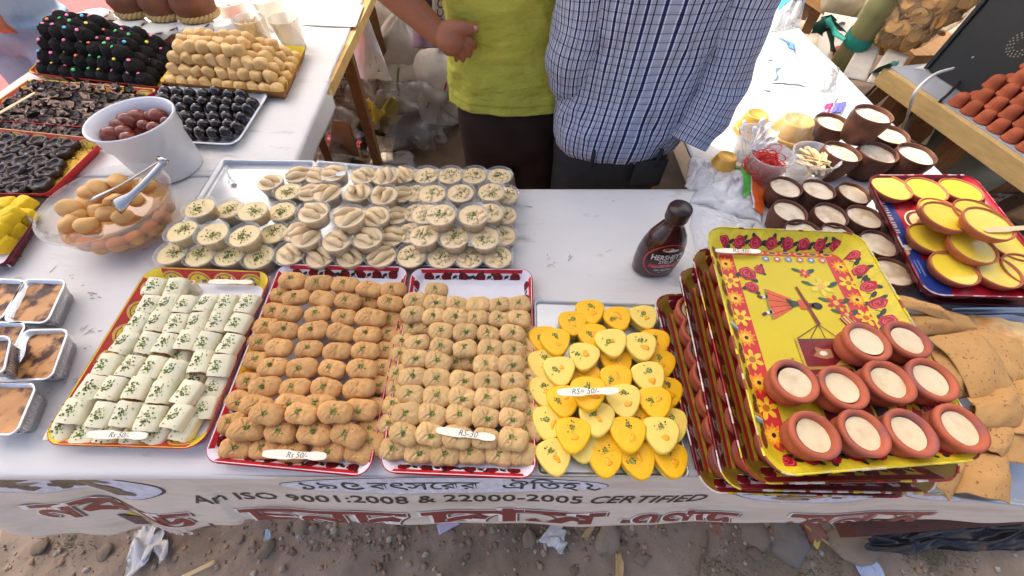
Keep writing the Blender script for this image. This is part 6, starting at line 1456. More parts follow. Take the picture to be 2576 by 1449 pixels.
def trousers(parent, m, hip, ankles, rx, ry, leg_r, seed=1, top=.86, name='trousers'):
    g = G(); x, y = hip
    g.add(loft([ering(x, y, z, rx * a, ry * b, 40) for z, a, b in ((.62, .8, .8), (.68, .96, .95), (.76, 1.0, 1.0), (.82, .95, .95), (top, .86, .86))]))
    for (ax, ay), sg in zip(ankles, (-1, 1)):
        P_ = [Vector((x + sg * rx * .48, y, .74)), Vector((x + sg * rx * .48, y, .62)), Vector(((x + sg * rx * .48) * .45 + ax * .55, (y + ay) / 2, .42)), Vector((ax, ay, .2)), Vector((ax, ay, .05))]; S_ = spline(P_, 6)
        R_ = [leg_r * (1.0 - .30 * i / len(S_)) for i in range(len(S_))]
        g.add(loft(tube_rings(S_, R_, 26, lambda a, j: .035 * noise.noise(Vector((cos(a) * 1.4, sin(a) * 1.4, j * .35 + seed * sg))))))
    o = link(name, g.mesh(name, m), parent); r = o.modifiers.new('remesh', 'REMESH'); r.mode = 'VOXEL'; r.voxel_size = .008; r.use_smooth_shade = True
    s = o.modifiers.new('smooth', 'SMOOTH'); s.iterations = 6
    for (ax, ay) in ankles: link('sandal', G().add(blob(.048, .125, .028, 16, 10, .8), 0, Matrix.Translation((ax, ay + .04, .042))).mesh('sandal', mat('dark_sandal', rgb(48, 38, 34), .6)), parent)
    return o

# ---- the helper in the lime T-shirt, left hand on his hip
LX, LY = 0.0, 1.10
lm = thing('person', 'man seen from behind in a lime green T-shirt with hand on hip', 'person')
M_lime = mat('lime_cotton', rgb(190, 186, 76), .85, .2, .06, 9, .9, 7, bd=.05, stretch=(1, 1, 2.2))
def lime_fold(a, z):
    s = sin(a); f_ = .040 * noise.noise(Vector((cos(a) * 2.2, sin(a) * 2.2, z * 5))) + .030 * noise.noise(Vector((cos(a) * 4 + z * 7, sin(a) * 3, z * 18))) + .012 * noise.noise(Vector((cos(a) * 9 - z * 16, sin(a) * 7, z * 40)))
    f_ += .05 * max(0, .55 - 2.2 * abs(noise.noise(Vector((cos(a) * 2.4 + z * 3.5, sin(a) * 2.4, z * 8))))) + .03 * max(0, .5 - 2.5 * abs(noise.noise(Vector((cos(a) * 3.5 - z * 6, sin(a) * 3.5, z * 15 + 7))))) - .03
    f_ += .022 * math.exp(-((z - .955 - .03 * cos(a)) / .012) ** 2) + .018 * math.exp(-((z - 1.045 + .06 * cos(a)) / .014) ** 2) - .014 * math.exp(-((z - .985) / .02) ** 2)
    if z < .86: f_ += .02 * sin(a * 5 + 1) * (.86 - z) / .08
    return f_
K_ = interp([(.812, LX, LY, .184, .122), (.845, LX, LY, .182, .121), (.90, LX, LY, .174, .114), (.98, LX, LY, .168, .108), (1.1, LX, LY, .172, .108), (1.26, LX, LY, .19, .11), (1.36, LX, LY, .185, .095), (1.42, LX, LY, .12, .075), (1.44, LX, LY, .07, .065)], 14)
rings = [ering(k[1], k[2], k[0], k[3], k[4], 140, lime_fold) for k in K_]
hem = [[(x * .985 + LX * .015, LY + (y - LY) * .97, z + .002) for x, y, z in rings[0]]] + [[(x, y, z - .003) for x, y, z in rings[0]]]
sl = [tube_rings(spline([(LX + s * .14, LY, 1.36), (LX + s * .215, LY - .01, 1.31), (LX + s * .275, LY - .02, 1.22)], 4), [.075, .078, .08, .08, .081, .082, .083, .084, .085][:9], 28, lambda a, j: .04 * noise.noise(Vector((cos(a), sin(a), j)))) for s in (-1, 1)]
link('t_shirt', cloth_mesh('t_shirt', [hem + rings] + sl, M_lime), lm)
link('hem_seam', G().add(loft([[(x * 1.002, LY + (y - LY) * 1.004, z + dz) for x, y, z in ering(LX, LY, .832, .1835, .1222, 140, lime_fold)] for dz in (0, .0025)], cap=False)).mesh('hem_seam', mat('lime_thread', rgb(164, 170, 40), .8)), lm)
M_tr = mat('black_brown_trousers', rgb(50, 38, 34), .9, .15, .2, 16, .3, 300)
trousers(lm, M_tr, (LX, LY), ((LX - .10, LY - .01), (LX + .10, LY + .02)), .165, .115, .088, 1)
hy = .985
def hp(x, y, dy=0): return at_y(x, y, hy + dy)
wr = hp(1108, 90, .0); elb = Vector((-.375, 1.05, 1.17))
fing = [([hp(1148, 86, .0), hp(1172, 92, -.010), hp(1190, 106, -.004), hp(1194, 120, .008)], .0082), ([hp(1146, 98, -.004), hp(1168, 108, -.014), hp(1180, 126, -.008), hp(1180, 141, .006)], .0084), ([hp(1140, 108, -.004), hp(1154, 120, -.012), hp(1164, 138, -.008), hp(1164, 153, .004)], .0080), ([hp(1130, 112, .0), hp(1139, 126, -.006), hp(1147, 141, -.002), hp(1147, 153, .006)], .0070)]
shp = head_shapes((LX, LY + .02, 1.585), (0, 1, 0)) + [loft([ering(LX, LY, z, a, b, 28) for z, a, b in ((.75, .14, .09), (.95, .14, .085), (1.15, .15, .085), (1.32, .155, .08), (1.40, .10, .06), (1.43, .06, .055))]),
    limb([(LX - .155, LY, 1.345), (LX - .26, LY - .02, 1.27), elb], [.056, .050, .044]), limb([elb, elb * .55 + wr * .45 + Vector((0, 0, .006)), wr * .85 + elb * .15, wr, hp(1122, 94)], [.043, .041, .030, .0265, .024]),
    limb([hp(1112, 90), hp(1130, 95, -.004), hp(1146, 98, -.004), hp(1154, 100, 0)], [.030, .037, .034, .022]), limb([hp(1124, 80, -.004), hp(1146, 73, -.016), hp(1172, 71, -.02), hp(1203, 72, -.014)], [.021, .018, .0135, .0095]),
    limb([(LX + .155, LY, 1.345), (LX + .235, LY + .06, 1.2), (LX + .215, LY + .16, 1.08), (LX + .12, LY + .25, 1.06)], [.056, .05, .04, .03]), loft(tube_rings([(LX + .12, LY + .25, 1.06), (LX + .06, LY + .28, 1.06)], [.03, .02], 10))]
for pts, r in fing: shp.append(limb(pts, [r * 1.25, r * 1.1, r, r * .8], 10, 3))
for s in (-1, 1): shp.append(limb([(LX + s * .08, LY, .8), (LX + s * .09, LY, .45), (LX + s * .10, LY, .06)], [.07, .055, .04]))
body_mesh('body', shp, .0028, lm); hair((LX, LY + .02, 1.585), lm)
tn = hp(1196, 70.5, -.0245); link('thumbnail', G().add(blob(.0058, .002, .0046, 10, 6), 0, Matrix.Translation(tn)).mesh('thumbnail', mat('nail', rgb(206, 160, 140), .3)), lm)

# ---- the seller in the checked shirt
SX, SY = .312, .975
sm = thing('person', 'man seen from behind in a blue and white checked shirt', 'person')
M_pl = plaid()
def shirt_fold(a, z):
    f_ = .045 * noise.noise(Vector((cos(a) * 2.0, sin(a) * 2.0, z * 5 + 3))) + .030 * noise.noise(Vector((cos(a) * 6 + z * 5, sin(a) * 6, z * 10)))
    f_ += .06 * max(0, .5 - 2.2 * abs(noise.noise(Vector((cos(a) * 2.6 + z * 4, sin(a) * 2.6, z * 6 + 2))))) - .02
    k = max(0, 1 - abs(z - .82) / .09); f_ += k * (.05 + .020 * sin(a * 11 + z * 30))
    f_ += .02 * sin(a * 3 + z * 26) * max(0, min(1, (1.0 - z) / .15)); return f_
K_ = interp([(.742, SX - .020, SY, .166, .110), (.77, SX - .020, SY, .176, .119), (.84, SX - .014, SY, .178, .120), (.95, SX - .004, SY, .182, .118), (1.08, SX, SY, .180, .118), (1.25, SX + .004, SY, .20, .118), (1.36, SX + .004, SY, .20, .10), (1.43, SX + .004, SY, .13, .08), (1.46, SX, SY, .075, .068)], 12)
rings = [ering(k[1], k[2], k[0], k[3], k[4], 140, shirt_fold) for k in K_]
inner = [[(SX + (x - SX) * .93, SY + (y - SY) * .92, z + .012) for x, y, z in rings[0]]]
def slv(a, j): return .07 * noise.noise(Vector((cos(a) * 1.5, sin(a) * 1.5, j * .55))) + .04 * sin(j * 1.3 + 2 * a)
lsl = spline([(SX - .14, SY, 1.37), (SX - .165, SY - .02, 1.24), (SX - .158, SY - .03, 1.08), (SX - .168, SY - .03, .985), (SX - .162, SY + .0, .915), (SX - .15, SY + .05, .875)], 5)
rsl = spline([(SX + .15, SY, 1.37), (SX + .175, SY - .02, 1.24), (SX + .165, SY - .05, 1.08), (SX + .172, SY - .065, .97), (SX + .165, SY - .085, .885), (SX + .135, SY - .115, .81)], 5)
link('checked_shirt', cloth_mesh('checked_shirt', [inner + rings, tube_rings(lsl, [.074 + .004 * sin(i * .5) - (.0007 * i) for i in range(len(lsl))], 40, slv), tube_rings(rsl, [.078 + .004 * sin(i * .4) - (.0010 * i) for i in range(len(rsl))], 40, slv)], M_pl), sm)
M_grey = mat('charcoal_trousers', rgb(52, 54, 57), .85, .2, .12, 40, .3, 400)
trousers(sm, M_grey, (SX - .022, SY + .005), ((SX - .115, SY), (SX + .075, SY + .02)), .168, .112, .09, 4)
for x in (-.075, .03, .1): 
    g = G().add(box(SX - .022 + x - .005, SY - .117, .735, SX - .022 + x + .005, SY - .112, .79)); link('belt_loop', g.mesh('belt_loop', M_grey), sm)
link('back_pocket', G().add(sheet(lambda a, b: (SX + .02 + .09 * a, SY - .1165 + .012 * a * a, .755 - .09 * b), 6, 4, .002)).mesh('back_pocket', M_grey), sm)
shp = head_shapes((SX, SY + .03, 1.60), (0, 1, 0)) + [loft([ering(SX, SY, z, a, b, 28) for z, a, b in ((.75, .13, .085), (.95, .14, .085), (1.15, .15, .085), (1.34, .165, .08), (1.41, .10, .06), (1.45, .06, .055))]),
    limb([(SX - .16, SY, 1.36), (SX - .160, SY - .03, 1.1), (SX - .168, SY - .03, .985), (SX - .15, SY + .05, .88), (SX - .12, SY + .16, .86)], [.056, .046, .04, .036, .026]),
    limb([(SX + .16, SY, 1.36), (SX + .168, SY - .05, 1.1), (SX + .172, SY - .065, .965), (SX + .160, SY - .085, .89), (SX + .145, SY - .09, .87)], [.056, .046, .042, .036, .028])]
for base, d in ((Vector((SX - .12, SY + .16, .86)), Vector((.06, .10, -.01))),):
    n_ = d.normalized(); s_ = n_.cross(Vector((0, 0, 1))); shp.append(limb([base - n_ * .02, base + n_ * .04, base + n_ * .085], [.024, .034, .028]))
    for k in range(4): shp.append(limb([base + n_ * .075 + s_ * (.018 * (k - 1.5)), base + n_ * .115 + s_ * (.02 * (k - 1.5)), base + n_ * .145 + s_ * (.02 * (k - 1.5)) - Vector((0, 0, .02))], [.0098, .009, .0075], 8))
    shp.append(limb([base + n_ * .02 + s_ * .028, base + n_ * .06 + s_ * .052, base + n_ * .09 + s_ * .056], [.013, .011, .009], 8))
for s in (-1, 1): shp.append(limb([(SX + s * .08, SY, .8), (SX + s * .09, SY, .45), (SX - .02 + s * .095, SY, .06)], [.07, .055, .04]))
body_mesh('body', shp, .006, sm); hair((SX, SY + .03, 1.60), sm)

# ---- the customer in pale jeans beyond the left table
cu = thing('person', 'customer in faded blue jeans standing at the far left behind the black balls', 'person')
QX, QY = -2.12, 1.86
M_jean = mat('faded_denim', rgb(150, 170, 190), .85, .2, .16, 8, .4, 200, col2=rgb(96, 128, 158), c2s=5)
trousers(cu, M_jean, (QX, QY), ((QX - .13, QY - .05), (QX + .16, QY - .12)), .19, .14, .13, 7, .96, 'jeans')
link('shirt', cloth_mesh('shirt', [[ering(k[1], k[2], k[0], k[3], k[4], 60, lambda a, z: .03 * noise.noise(Vector((cos(a) * 2, sin(a) * 2, z * 6)))) for k in interp([(.93, QX, QY, .19, .13), (1.1, QX, QY, .18, .12), (1.3, QX, QY, .2, .12), (1.4, QX, QY, .14, .09), (1.46, QX, QY, .07, .065)], 5)],
     tube_rings(spline([(QX - .16, QY, 1.36), (QX - .24, QY, 1.2), (QX - .26, QY - .05, 1.1)], 4), [.075] * 9, 24), tube_rings(spline([(QX + .16, QY, 1.36), (QX + .24, QY, 1.2), (QX + .26, QY - .05, 1.1)], 4), [.075] * 9, 24)], mat('grey_shirt', rgb(150, 140, 136), .85)), cu)
shp = head_shapes((QX, QY, 1.6), (0, -1, 0)) + [loft([ering(QX, QY, z, a, b, 24) for z, a, b in ((.9, .14, .09), (1.15, .15, .09), (1.34, .16, .08), (1.41, .1, .06), (1.45, .06, .055))])]
for s in (-1, 1):
    hnd = Vector((QX + s * .25, QY - .22, .92)); shp.append(limb([(QX + s * .155, QY, 1.35), (QX + s * .25, QY - .03, 1.12), hnd], [.056, .045, .03])); shp.append(limb([hnd, hnd + Vector((0, -.04, -.05)), hnd + Vector((0, -.06, -.09))], [.026, .032, .026]))
    for k in range(4): shp.append(limb([hnd + Vector((.016 * (k - 1.5), -.055, -.08)), hnd + Vector((.017 * (k - 1.5), -.06, -.12)), hnd + Vector((.017 * (k - 1.5), -.045, -.15))], [.0098, .009, .0075], 8))
    shp.append(limb([hnd + Vector((-s * .02, -.03, -.03)), hnd + Vector((-s * .04, -.06, -.07)), hnd + Vector((-s * .035, -.07, -.10))], [.013, .011, .009], 8))
body_mesh('body', shp, .007, cu); hair((QX, QY, 1.6), cu)
# ================================================================== BACKGROUND
q = random.Random(23)
M_sack = mat('woven_sack', rgb(184, 176, 160), .75, .25, .08, 60, .35, 160); M_sack2 = mat('old_sack', rgb(162, 152, 134), .8, .2, .12, 40, .35, 120)
def sack_shape(w, d, h, seed, neck=.0):
    def fn(x, y, z):
        n_ = noise.noise(Vector((x * 7, y * 7, z * 5 + seed))); k = 1 + .12 * n_ + .05 * noise.noise(Vector((x * 22, y * 22, z * 16 + seed)))
        t = (z / h + 1) / 2
        if neck and t > .72: k *= 1 - neck * (t - .72) / .28 * (1 + .25 * sin(atan2(y, x) * 9))
        return (x * k, y * k, z * (1 + .04 * n_))
    return blob(w, d, h, 40, 26, .62, fn)
def sack(lab, px, py, z, w, d, h, m_, seed, rot=(0, 0, 0), neck=0, name='sack', prints=None, zc=None):
    p = at(px, py, z); t = thing(name, lab, 'sack' if name == 'sack' else 'bag', p, rot)
    link(name + '_skin', G().add(sack_shape(w, d, h, seed, neck)).mesh(name + '_skin', m_), t); return t
# storage under and behind the left table
s1 = sack('white cement-style sack lettered 50 kg under the left table', 870, 215, .22, .17, .11, .20, M_sack, 1, (0, .18, .4))
P = Print(lambda u, v, h: Vector((u, -.112 - .02 * (1 - (u / .2) ** 2) - .008 - h * 3, v))); ik = rgb(46, 46, 50)
P.text('50 kg', -.13, .02, .075, ik, 2, None, .9); P.text('CM S', .03, -.05, .09, ik, 2, None, .9, 1.45, 0, 0, .01); P.text('R', -.06, .16, .12, rgb(56, 84, 110), 2, None, 1, 0, 0, 0, .02)
for a, b in (((-.15, .005), (.03, .005)), ((-.15, .095), (.03, .095)), ((-.15, .005), (-.15, .095)), ((.03, .005), (.03, .095))): P.line([a, b], .005, ik, 2)
for i in range(3): P.line([(-.15, -.03 - .02 * i), (.0, -.03 - .02 * i)], .007, rgb(110, 108, 106), 2)
P.build('print', s1)
sack('plump white sack with a green seam in front of the foam trays', 1022, 205, .20, .15, .12, .18, M_sack2, 2, (0, 0, .3), .5)
g_ = G().add(tube(spline([at(1003, 170, .42), at(1000, 205, .33), at(1004, 240, .2)], 5), .008, 6, .4)); tag(link('seam_tape', g_.mesh('seam_tape', mat('green_tape', rgb(90, 120, 84), .7))), 'green band down the front of the plump white sack', 'band')
sack('limp white bag slumped over the sacks beside the hanging carrier', 1005, 120, .40, .10, .07, .20, M_sack, 3, (.3, .25, .2), .6)
sack('grey gathered sack top at the back under the dark cloth', 985, 50, .45, .12, .10, .16, M_sack2, 4, (0, .2, 0), .7)
s5 = sack('white red-trimmed sack standing against the lime shirted man', 1100, 190, .36, .11, .09, .13, M_sack, 5, (0, -.1, .2), .2)
s6 = sack('lower white sack with red piping on the floor', 1112, 255, .15, .14, .11, .12, M_sack, 6, (0, 0, -.1))
for i, pts in enumerate(([(1062, 290, .05), (1078, 262, .16), (1085, 240, .24)], [(1062, 292, .05), (1100, 296, .05), (1135, 300, .05)], [(1102, 246, .22), (1120, 222, .3), (1126, 200, .36)])):
    tag(link('piping', G().add(tube(spline([at(*p_) + Vector((0, -.055, .01)) for p_ in pts], 5), .007, 6, .6)).mesh('piping', mat('red_piping', rgb(176, 40, 44), .6))), ['upright red piping on the lower white sack', 'red piping along the foot of the lower white sack', 'red piping between the two stacked white sacks'][i], 'piping')
# stack of foam trays
ft = thing('tray_stack', 'stack of pale foam trays behind the sacks', 'trays', at(1085, 118, .36), (0, 0, -.28))
for k in range(7):
    O_ = rrect(-.27, -.12, .27, .12, .04, 4); O2 = rrect(-.23, -.085, .23, .085, .03, 4); z = .013 * k
    R_ = [[(x * .98, y * .98, z) for x, y in O_], [(x, y, z + .004) for x, y in O_], [(x, y, z + .011) for x, y in O_], [(x * .97, y * .95, z + .011) for x, y in O_], [(x, y, z + .003) for x, y in O2]]
    link('foam_tray', G().add(loft(R_)).mesh('foam_tray', mat('foam_tray', rgb(222, 206, 184), .7, .2, .06, 14)), ft)
link('box_under', G().add(box(-.25, -.11, -.345, .25, .11, -.002), smooth=False).mesh('box_under', mat('dark_crate', rgb(70, 56, 46), .9)), ft)
# carrier bag hanging from the left table corner
A0, A1, A2, A3 = at(905, 22, .74), at(918, 20, .74), at(985, 200, .36), at(885, 172, .36)
def hang(a, b, h=0):
    p = A0 * (1 - a) * (1 - b) + A1 * a * (1 - b) + A2 * a * b + A3 * (1 - a) * b; e = .03 * fbm(a * 2.4, b * 2.4, 5, 3) * b
    return Vector((p.x + e * .4, p.y - .10 * sin(pi * a) * b - e - h * 3, p.z + .02 * sin(pi * a) * b))
cb = thing('carrier_bag', 'white printed carrier bag hanging from the corner of the left table', 'bag')
link('bag_skin', G().add(sheet(hang, 30, 40, .001)).mesh('bag_skin', MATS['white_carrier_bag']), cb)
P = Print(hang)
for i in range(9): P.line([(.44, .60 + .025 * i), (.44 + q.uniform(.2, .3), .60 + .025 * i)], .006, rgb(84, 86, 100), 2)
for i in range(2): P.line([(.36, .53 + .05 * i), (.52, .53 + .05 * i), (.72, .53 + .05 * i)], .024, rgb(206, 90, 90), 2)
for i in range(3): P.line([(.36, .88 + .025 * i), (.74, .88 + .025 * i)], .012, rgb(206, 100, 100), 2)
for (a, b) in ((.30, .46), (.30, .84), (.80, .84)): P.ell(a, b, .035, .03, rgb(84, 100, 116), 2, 7, .5, wob=.4)
for a, b in (((.29, .46), (.29, .84)), ((.8, .6), (.82, .84))): P.line([a, b], .008, rgb(110, 124, 140), 2)
P.build('print', cb)
# loose bags and papers on the floor
M_yb = mat('yellow_plastic', rgb(208, 186, 70), .5, .3, .12, 14, .5, 30); M_dirty = clear('dusty_clear_plastic', (.86, .83, .79, 1), .14, .16, 1.0, 16); M_cardb = mat('cardboard', rgb(168, 124, 84), .85, .2, .1, 12)
def heap(lab, px, py, r, h, m_, seed, name='plastic_bag', cat='bag', z=.0):
    p = at(px, py, z + h * .5)
    def fn(x, y, zz):
        n_ = abs(noise.noise(Vector((x * 9, y * 9, zz * 9 + seed)))) ; n2 = noise.noise(Vector((x * 24, y * 24, zz * 24 + seed))); k = .75 + .75 * n_ + .12 * n2; return (x * k, y * k, zz * k)
    return tag(link(name, G().add(blob(r, r * .85, h * .6, 36, 24, .8, fn)).mesh(name, m_), None, (p.x, p.y, z + h * .5)), lab, cat)
def yb(a, b):
    p = at(925 + 75 * a, 250 + 62 * b, .34 - .32 * b); k = .06 * fbm(a * 3.2, b * 2.6, 4, 3); return (p.x + k * .5, p.y - .09 * sin(pi * a) + k, p.z + .03 * sin(a * 9 + b * 4))
tag(link('plastic_bag', G().add(sheet(yb, 30, 30, .001)).mesh('plastic_bag', M_yb)), 'yellow plastic bag slumped between the wooden legs', 'bag')
heap('clear crumpled plastic bag on the floor before the white sacks', 1040, 295, .19, .34, M_dirty, 3)
heap('small ball of clear plastic on the floor behind the cups', 1010, 408, .085, .10, M_dirty, 5)
heap('clear plastic wrapping heaped under the left table', 800, 330, .22, .3, M_dirty, 7)
heap('clear rubbish bag with bits of red wrapper under the left table', 770, 395, .17, .2, M_dirty, 9)
heap('dark brown plastic heap beside the yellow bag', 905, 262, .16, .28, clear('brown_plastic', (.7, .55, .42, 1), .3, .2, 1, 16), 11)
def panel(lab, pts, m_, nm, cat, th=.004, bulge=0, seed=0, n_=8):
    c = [at(*p_) for p_ in pts]
    def fn(a, b):
        p = c[0] * (1 - a) * (1 - b) + c[1] * a * (1 - b) + c[2] * a * b + c[3] * (1 - a) * b; return (p.x, p.y - bulge * sin(pi * a) * sin(pi * b), p.z + (bulge * .5 * fbm(a * 3, b * 3, seed, 3) if bulge else 0))
    return tag(link(nm, G().add(sheet(fn, n_, n_, th)).mesh(nm, m_)), lab, cat), fn
panel('sheet of brown cardboard leaning under the left table', [(828, 382, .03), (905, 395, .03), (880, 310, .32), (835, 305, .32)], M_cardb, 'cardboard_sheet', 'cardboard')
panel('stack of old newspapers on the floor beside the wooden leg', [(930, 412, .03), (988, 408, .03), (988, 345, .06), (945, 340, .06)], mat('newspaper', rgb(196, 184, 160), .8, .2, .15, 30, .3, 40), 'newspaper', 'paper', .03, .02, 2)
panel('printed leaflet stuck by the yellow bag', [(918, 330, .1), (958, 326, .1), (955, 302, .18), (922, 305, .18)], mat('leaflet_grey', rgb(176, 172, 168), .7), 'leaflet', 'leaflet')
for i in range(14):
    x, y = q.uniform(735, 1000), q.uniform(330, 405); c = q.choice([rgb(196, 60, 80), rgb(210, 206, 200), rgb(120, 140, 170), rgb(196, 180, 160)])
    p = at(x, y, .05 + q.random() * .1); r = q.uniform(.02, .05)
    tag(link('wrapper', G().add(sheet(lambda a, b: ((a - .5) * r * 2, (b - .5) * r * 1.4, .5 * r * fbm(a * 2, b * 2, i, 3)), 8, 8, .0008)).mesh('wrapper', mat('litter_%d' % (i % 4), c, .5)), None, p, (q.uniform(-.6, .6), q.uniform(-.6, .6), q.uniform(0, 6))), 'small torn wrapper in the litter under the left table', 'wrapper', 'torn wrappers under the left table')
bk_ = thing('basket', 'dark wicker basket in the shadow under the left table', 'basket', at(818, 262, .12))
g_ = G()
for k in range(8): g_.add(tube([((.11 + .006 * k) * cos(a), (.11 + .006 * k) * sin(a), .02 * k) for a in [2 * pi * j / 24 for j in range(25)]], .010, 5, 1, False))
link('weave', g_.mesh('weave', mat('wicker', rgb(150, 112, 66), .8, .2, .2, 50)), bk_)
# brown cloth added to darken the back of the stall, and a poster
M_bc = mat('brown_backcloth', rgb(70, 52, 42), .9, .1, .2, 5)
tag(link('backcloth', G().add(sheet(lambda a, b: (-1.75 + 2.1 * a, 3.15 + .05 * sin(a * 26) * (1 - .4 * b), 2.36 * b), 60, 12, .003)).mesh('backcloth', M_bc)), 'dark brown cloth hung along the back of the stall', 'cloth')
o, fn = panel('white poster with maroon letters behind the lime shirted man', [(1085, 60, .86), (1150, 66, .86), (1160, -60, 1.06), (1090, -60, 1.06)], mat('poster_white', rgb(216, 208, 206), .6), 'poster', 'poster')
P = Print(lambda u, v, h: Vector(fn(u, v)) + Vector((0, -.003 - h, .002))); mm_ = rgb(110, 36, 60)
P.text('ICO', .45, .10, .36, mm_, 2, None, .8, pi / 2, 0, 0, .01); P.text('ANNUAL', .95, .06, .13, rgb(40, 36, 40), 2, None, 1, pi / 2, 0, 0, .006); P.build('print', o)
tag(link('sack_blanket', G().add(sheet(lambda a, b: tuple(at(1040 + 90 * a, 70 + 50 * b, .62 - .1 * b + .03 * sin(a * 6))), 12, 10, .004)).mesh('sack_blanket', mat('mauve_cloth', rgb(150, 130, 150), .85))), 'mauve cloth bundled under the poster', 'cloth')

# ---- neighbouring stall on the right
M_top2 = mat('grey_formica', rgb(176, 180, 186), .4, .35, .1, 14, .1, 60); M_edge = mat('pine_edge', rgb(204, 172, 112), .7, .3, .15, 14, .2, 90, stretch=(8, 1, 8))
c0, c1 = at(2240, 168, .75), at(2640, 436, .75); dv = (c1 - c0); nd = Vector((dv.y, -dv.x, 0)).normalized(); nd = -nd if nd.x < 0 else nd
ntb = thing('neighbour_table', 'grey-topped table with a pine edge at the right, carrying clay cups', 'table')
Q4 = [c0, c1 + dv * .6, c1 + dv * .6 + nd * 1.1, c0 + nd * 1.1]
link('tabletop', G().add(loft([[(p.x, p.y, .738) for p in Q4], [(p.x, p.y, .7495) for p in Q4]]), smooth=False).mesh('tabletop', M_top2), ntb)
link('edge_board', G().add(bar(c0 + Vector((0, 0, -.028)) - nd * .012, c1 + dv * .6 + Vector((0, 0, -.028)) - nd * .012, .022, .05), smooth=False).mesh('edge_board', M_edge), ntb)
for pt in (c0 + nd * .06 + dv * .12, c0 + nd * .08 + dv * .55, c1 + nd * .08 + dv * .4): link('leg', G().add(bar((pt.x, pt.y, 0), (pt.x, pt.y, .7), .05, .05), smooth=False).mesh('leg', M_leg), ntb)
for a, b in (((2290, 265), (2200, 350)), ((2330, 300), (2270, 430)), ((2245, 205), (2150, 290))):
    link('brace', G().add(bar(at(a[0], a[1], .66), at(b[0], b[1], .15), .05, .04), smooth=False).mesh('brace', M_leg), ntb)
def cupinv(seed): return G().add(lathe([(.0255, 0), (.0268, .002), (.0262, .006), (.0238, .009), (.0232, .018), (.0222, .028), (.019, .037), (.012, .0425), (0, .0435)], 26, lambda r, z, a, j: (r * (1 + .012 * sin(3 * a + seed)), z))).mesh('clay_cup', MATS['terracotta_cup'])
mat('terracotta_cup', rgb(172, 92, 62), .75, .2, .14, 30, .15, 90, rnd=.10)
CI = [cupinv(k) for k in range(3)]
u_ = dv.normalized()
s0 = at(2405, 262, .752)
for k in range(7):
    for i in range(9 - (k % 2) - k // 3):
        for j in range(2 if k < 6 else 1):
            p = s0 + u_ * (.046 * i + .023 * (k % 2) + .010 * k) + nd * (.016 * k + .046 * j)
            tag(link('clay_cup', q.choice(CI), None, (p.x, p.y, .7505 + .030 * k), (0, 0, q.uniform(0, 6)), q.uniform(.79, .84)), f'upturned clay cup, {ORD[i]} from far end in tier {ORD[k]} from table{", rear line" if j else ""}', 'cup', 'upturned clay cups on the grey table')
M_blk2 = mat('black_cabinet', rgb(46, 48, 50), .55, .35, .08, 20, .06, 200)
b0 = at(2333, 176, .752); bxn = thing('speaker_cabinet', 'black metal cabinet with a round vent on the grey table', 'cabinet', b0, (0, 0, atan2(u_.y, u_.x)))
link('cabinet_body', G().add(loft([[(x, y, z) for x, y in rrect(0, 0, .46, .36, .006, 2)] for z in (0, .002, .50, .502)]), smooth=False).mesh('cabinet_body', M_blk2), bxn)
g_ = G()
for rr in (.030, .024, .017):
    for i in range(int(rr * 700)):
        a = 2 * pi * i / int(rr * 700); g_.add(lathe([(0, .0006), (.0022, .0004), (.0022, 0)], 6), 0, Matrix.Translation((.17 + rr * cos(a), -.0004, .15 + rr * sin(a))) @ Matrix.Rotation(pi / 2, 4, 'X'))
link('vent', g_.mesh('vent', mat('vent_holes', rgb(150, 146, 120), .6)), bxn)
for x, z in ((.09, .08), (.25, .2), (.30, .09), (.12, .22), (.2, .04)): link('screw', G().add(blob(.004, .002, .004, 8, 6), 0, Matrix.Translation((x, -.001, z))).mesh('screw', mat('screw_steel', rgb(150, 150, 150), .4, metal=.6)), bxn)
link('side_rail', G().add(box(-.012, -.006, .0, -.0005, .02, .5), smooth=False).mesh('side_rail', M_blk2), bxn)
def cable(lab, pts, r, m_):
    tag(link('cable', G().add(tube(spline(pts, 8), r, 8)).mesh('cable', m_)), lab, 'cable')
cable('white cable curving from the grey table down to the bowls', [at(2398, 172, .80), at(2350, 188, .80), at(2305, 228, .79), at(2290, 270, .72), at(2275, 320, .55), at(2270, 350, .40)], .0045, mat('white_cable', rgb(226, 224, 216), .5))
cable('black cable running down past the table edge', [at(2580, 40, .92), at(2520, 90, .86), at(2440, 178, .775), at(2390, 232, .765), at(2355, 268, .72), at(2325, 330, .45), at(2310, 370, .3)], .0045, mat('black_cable', rgb(36, 36, 36), .5))
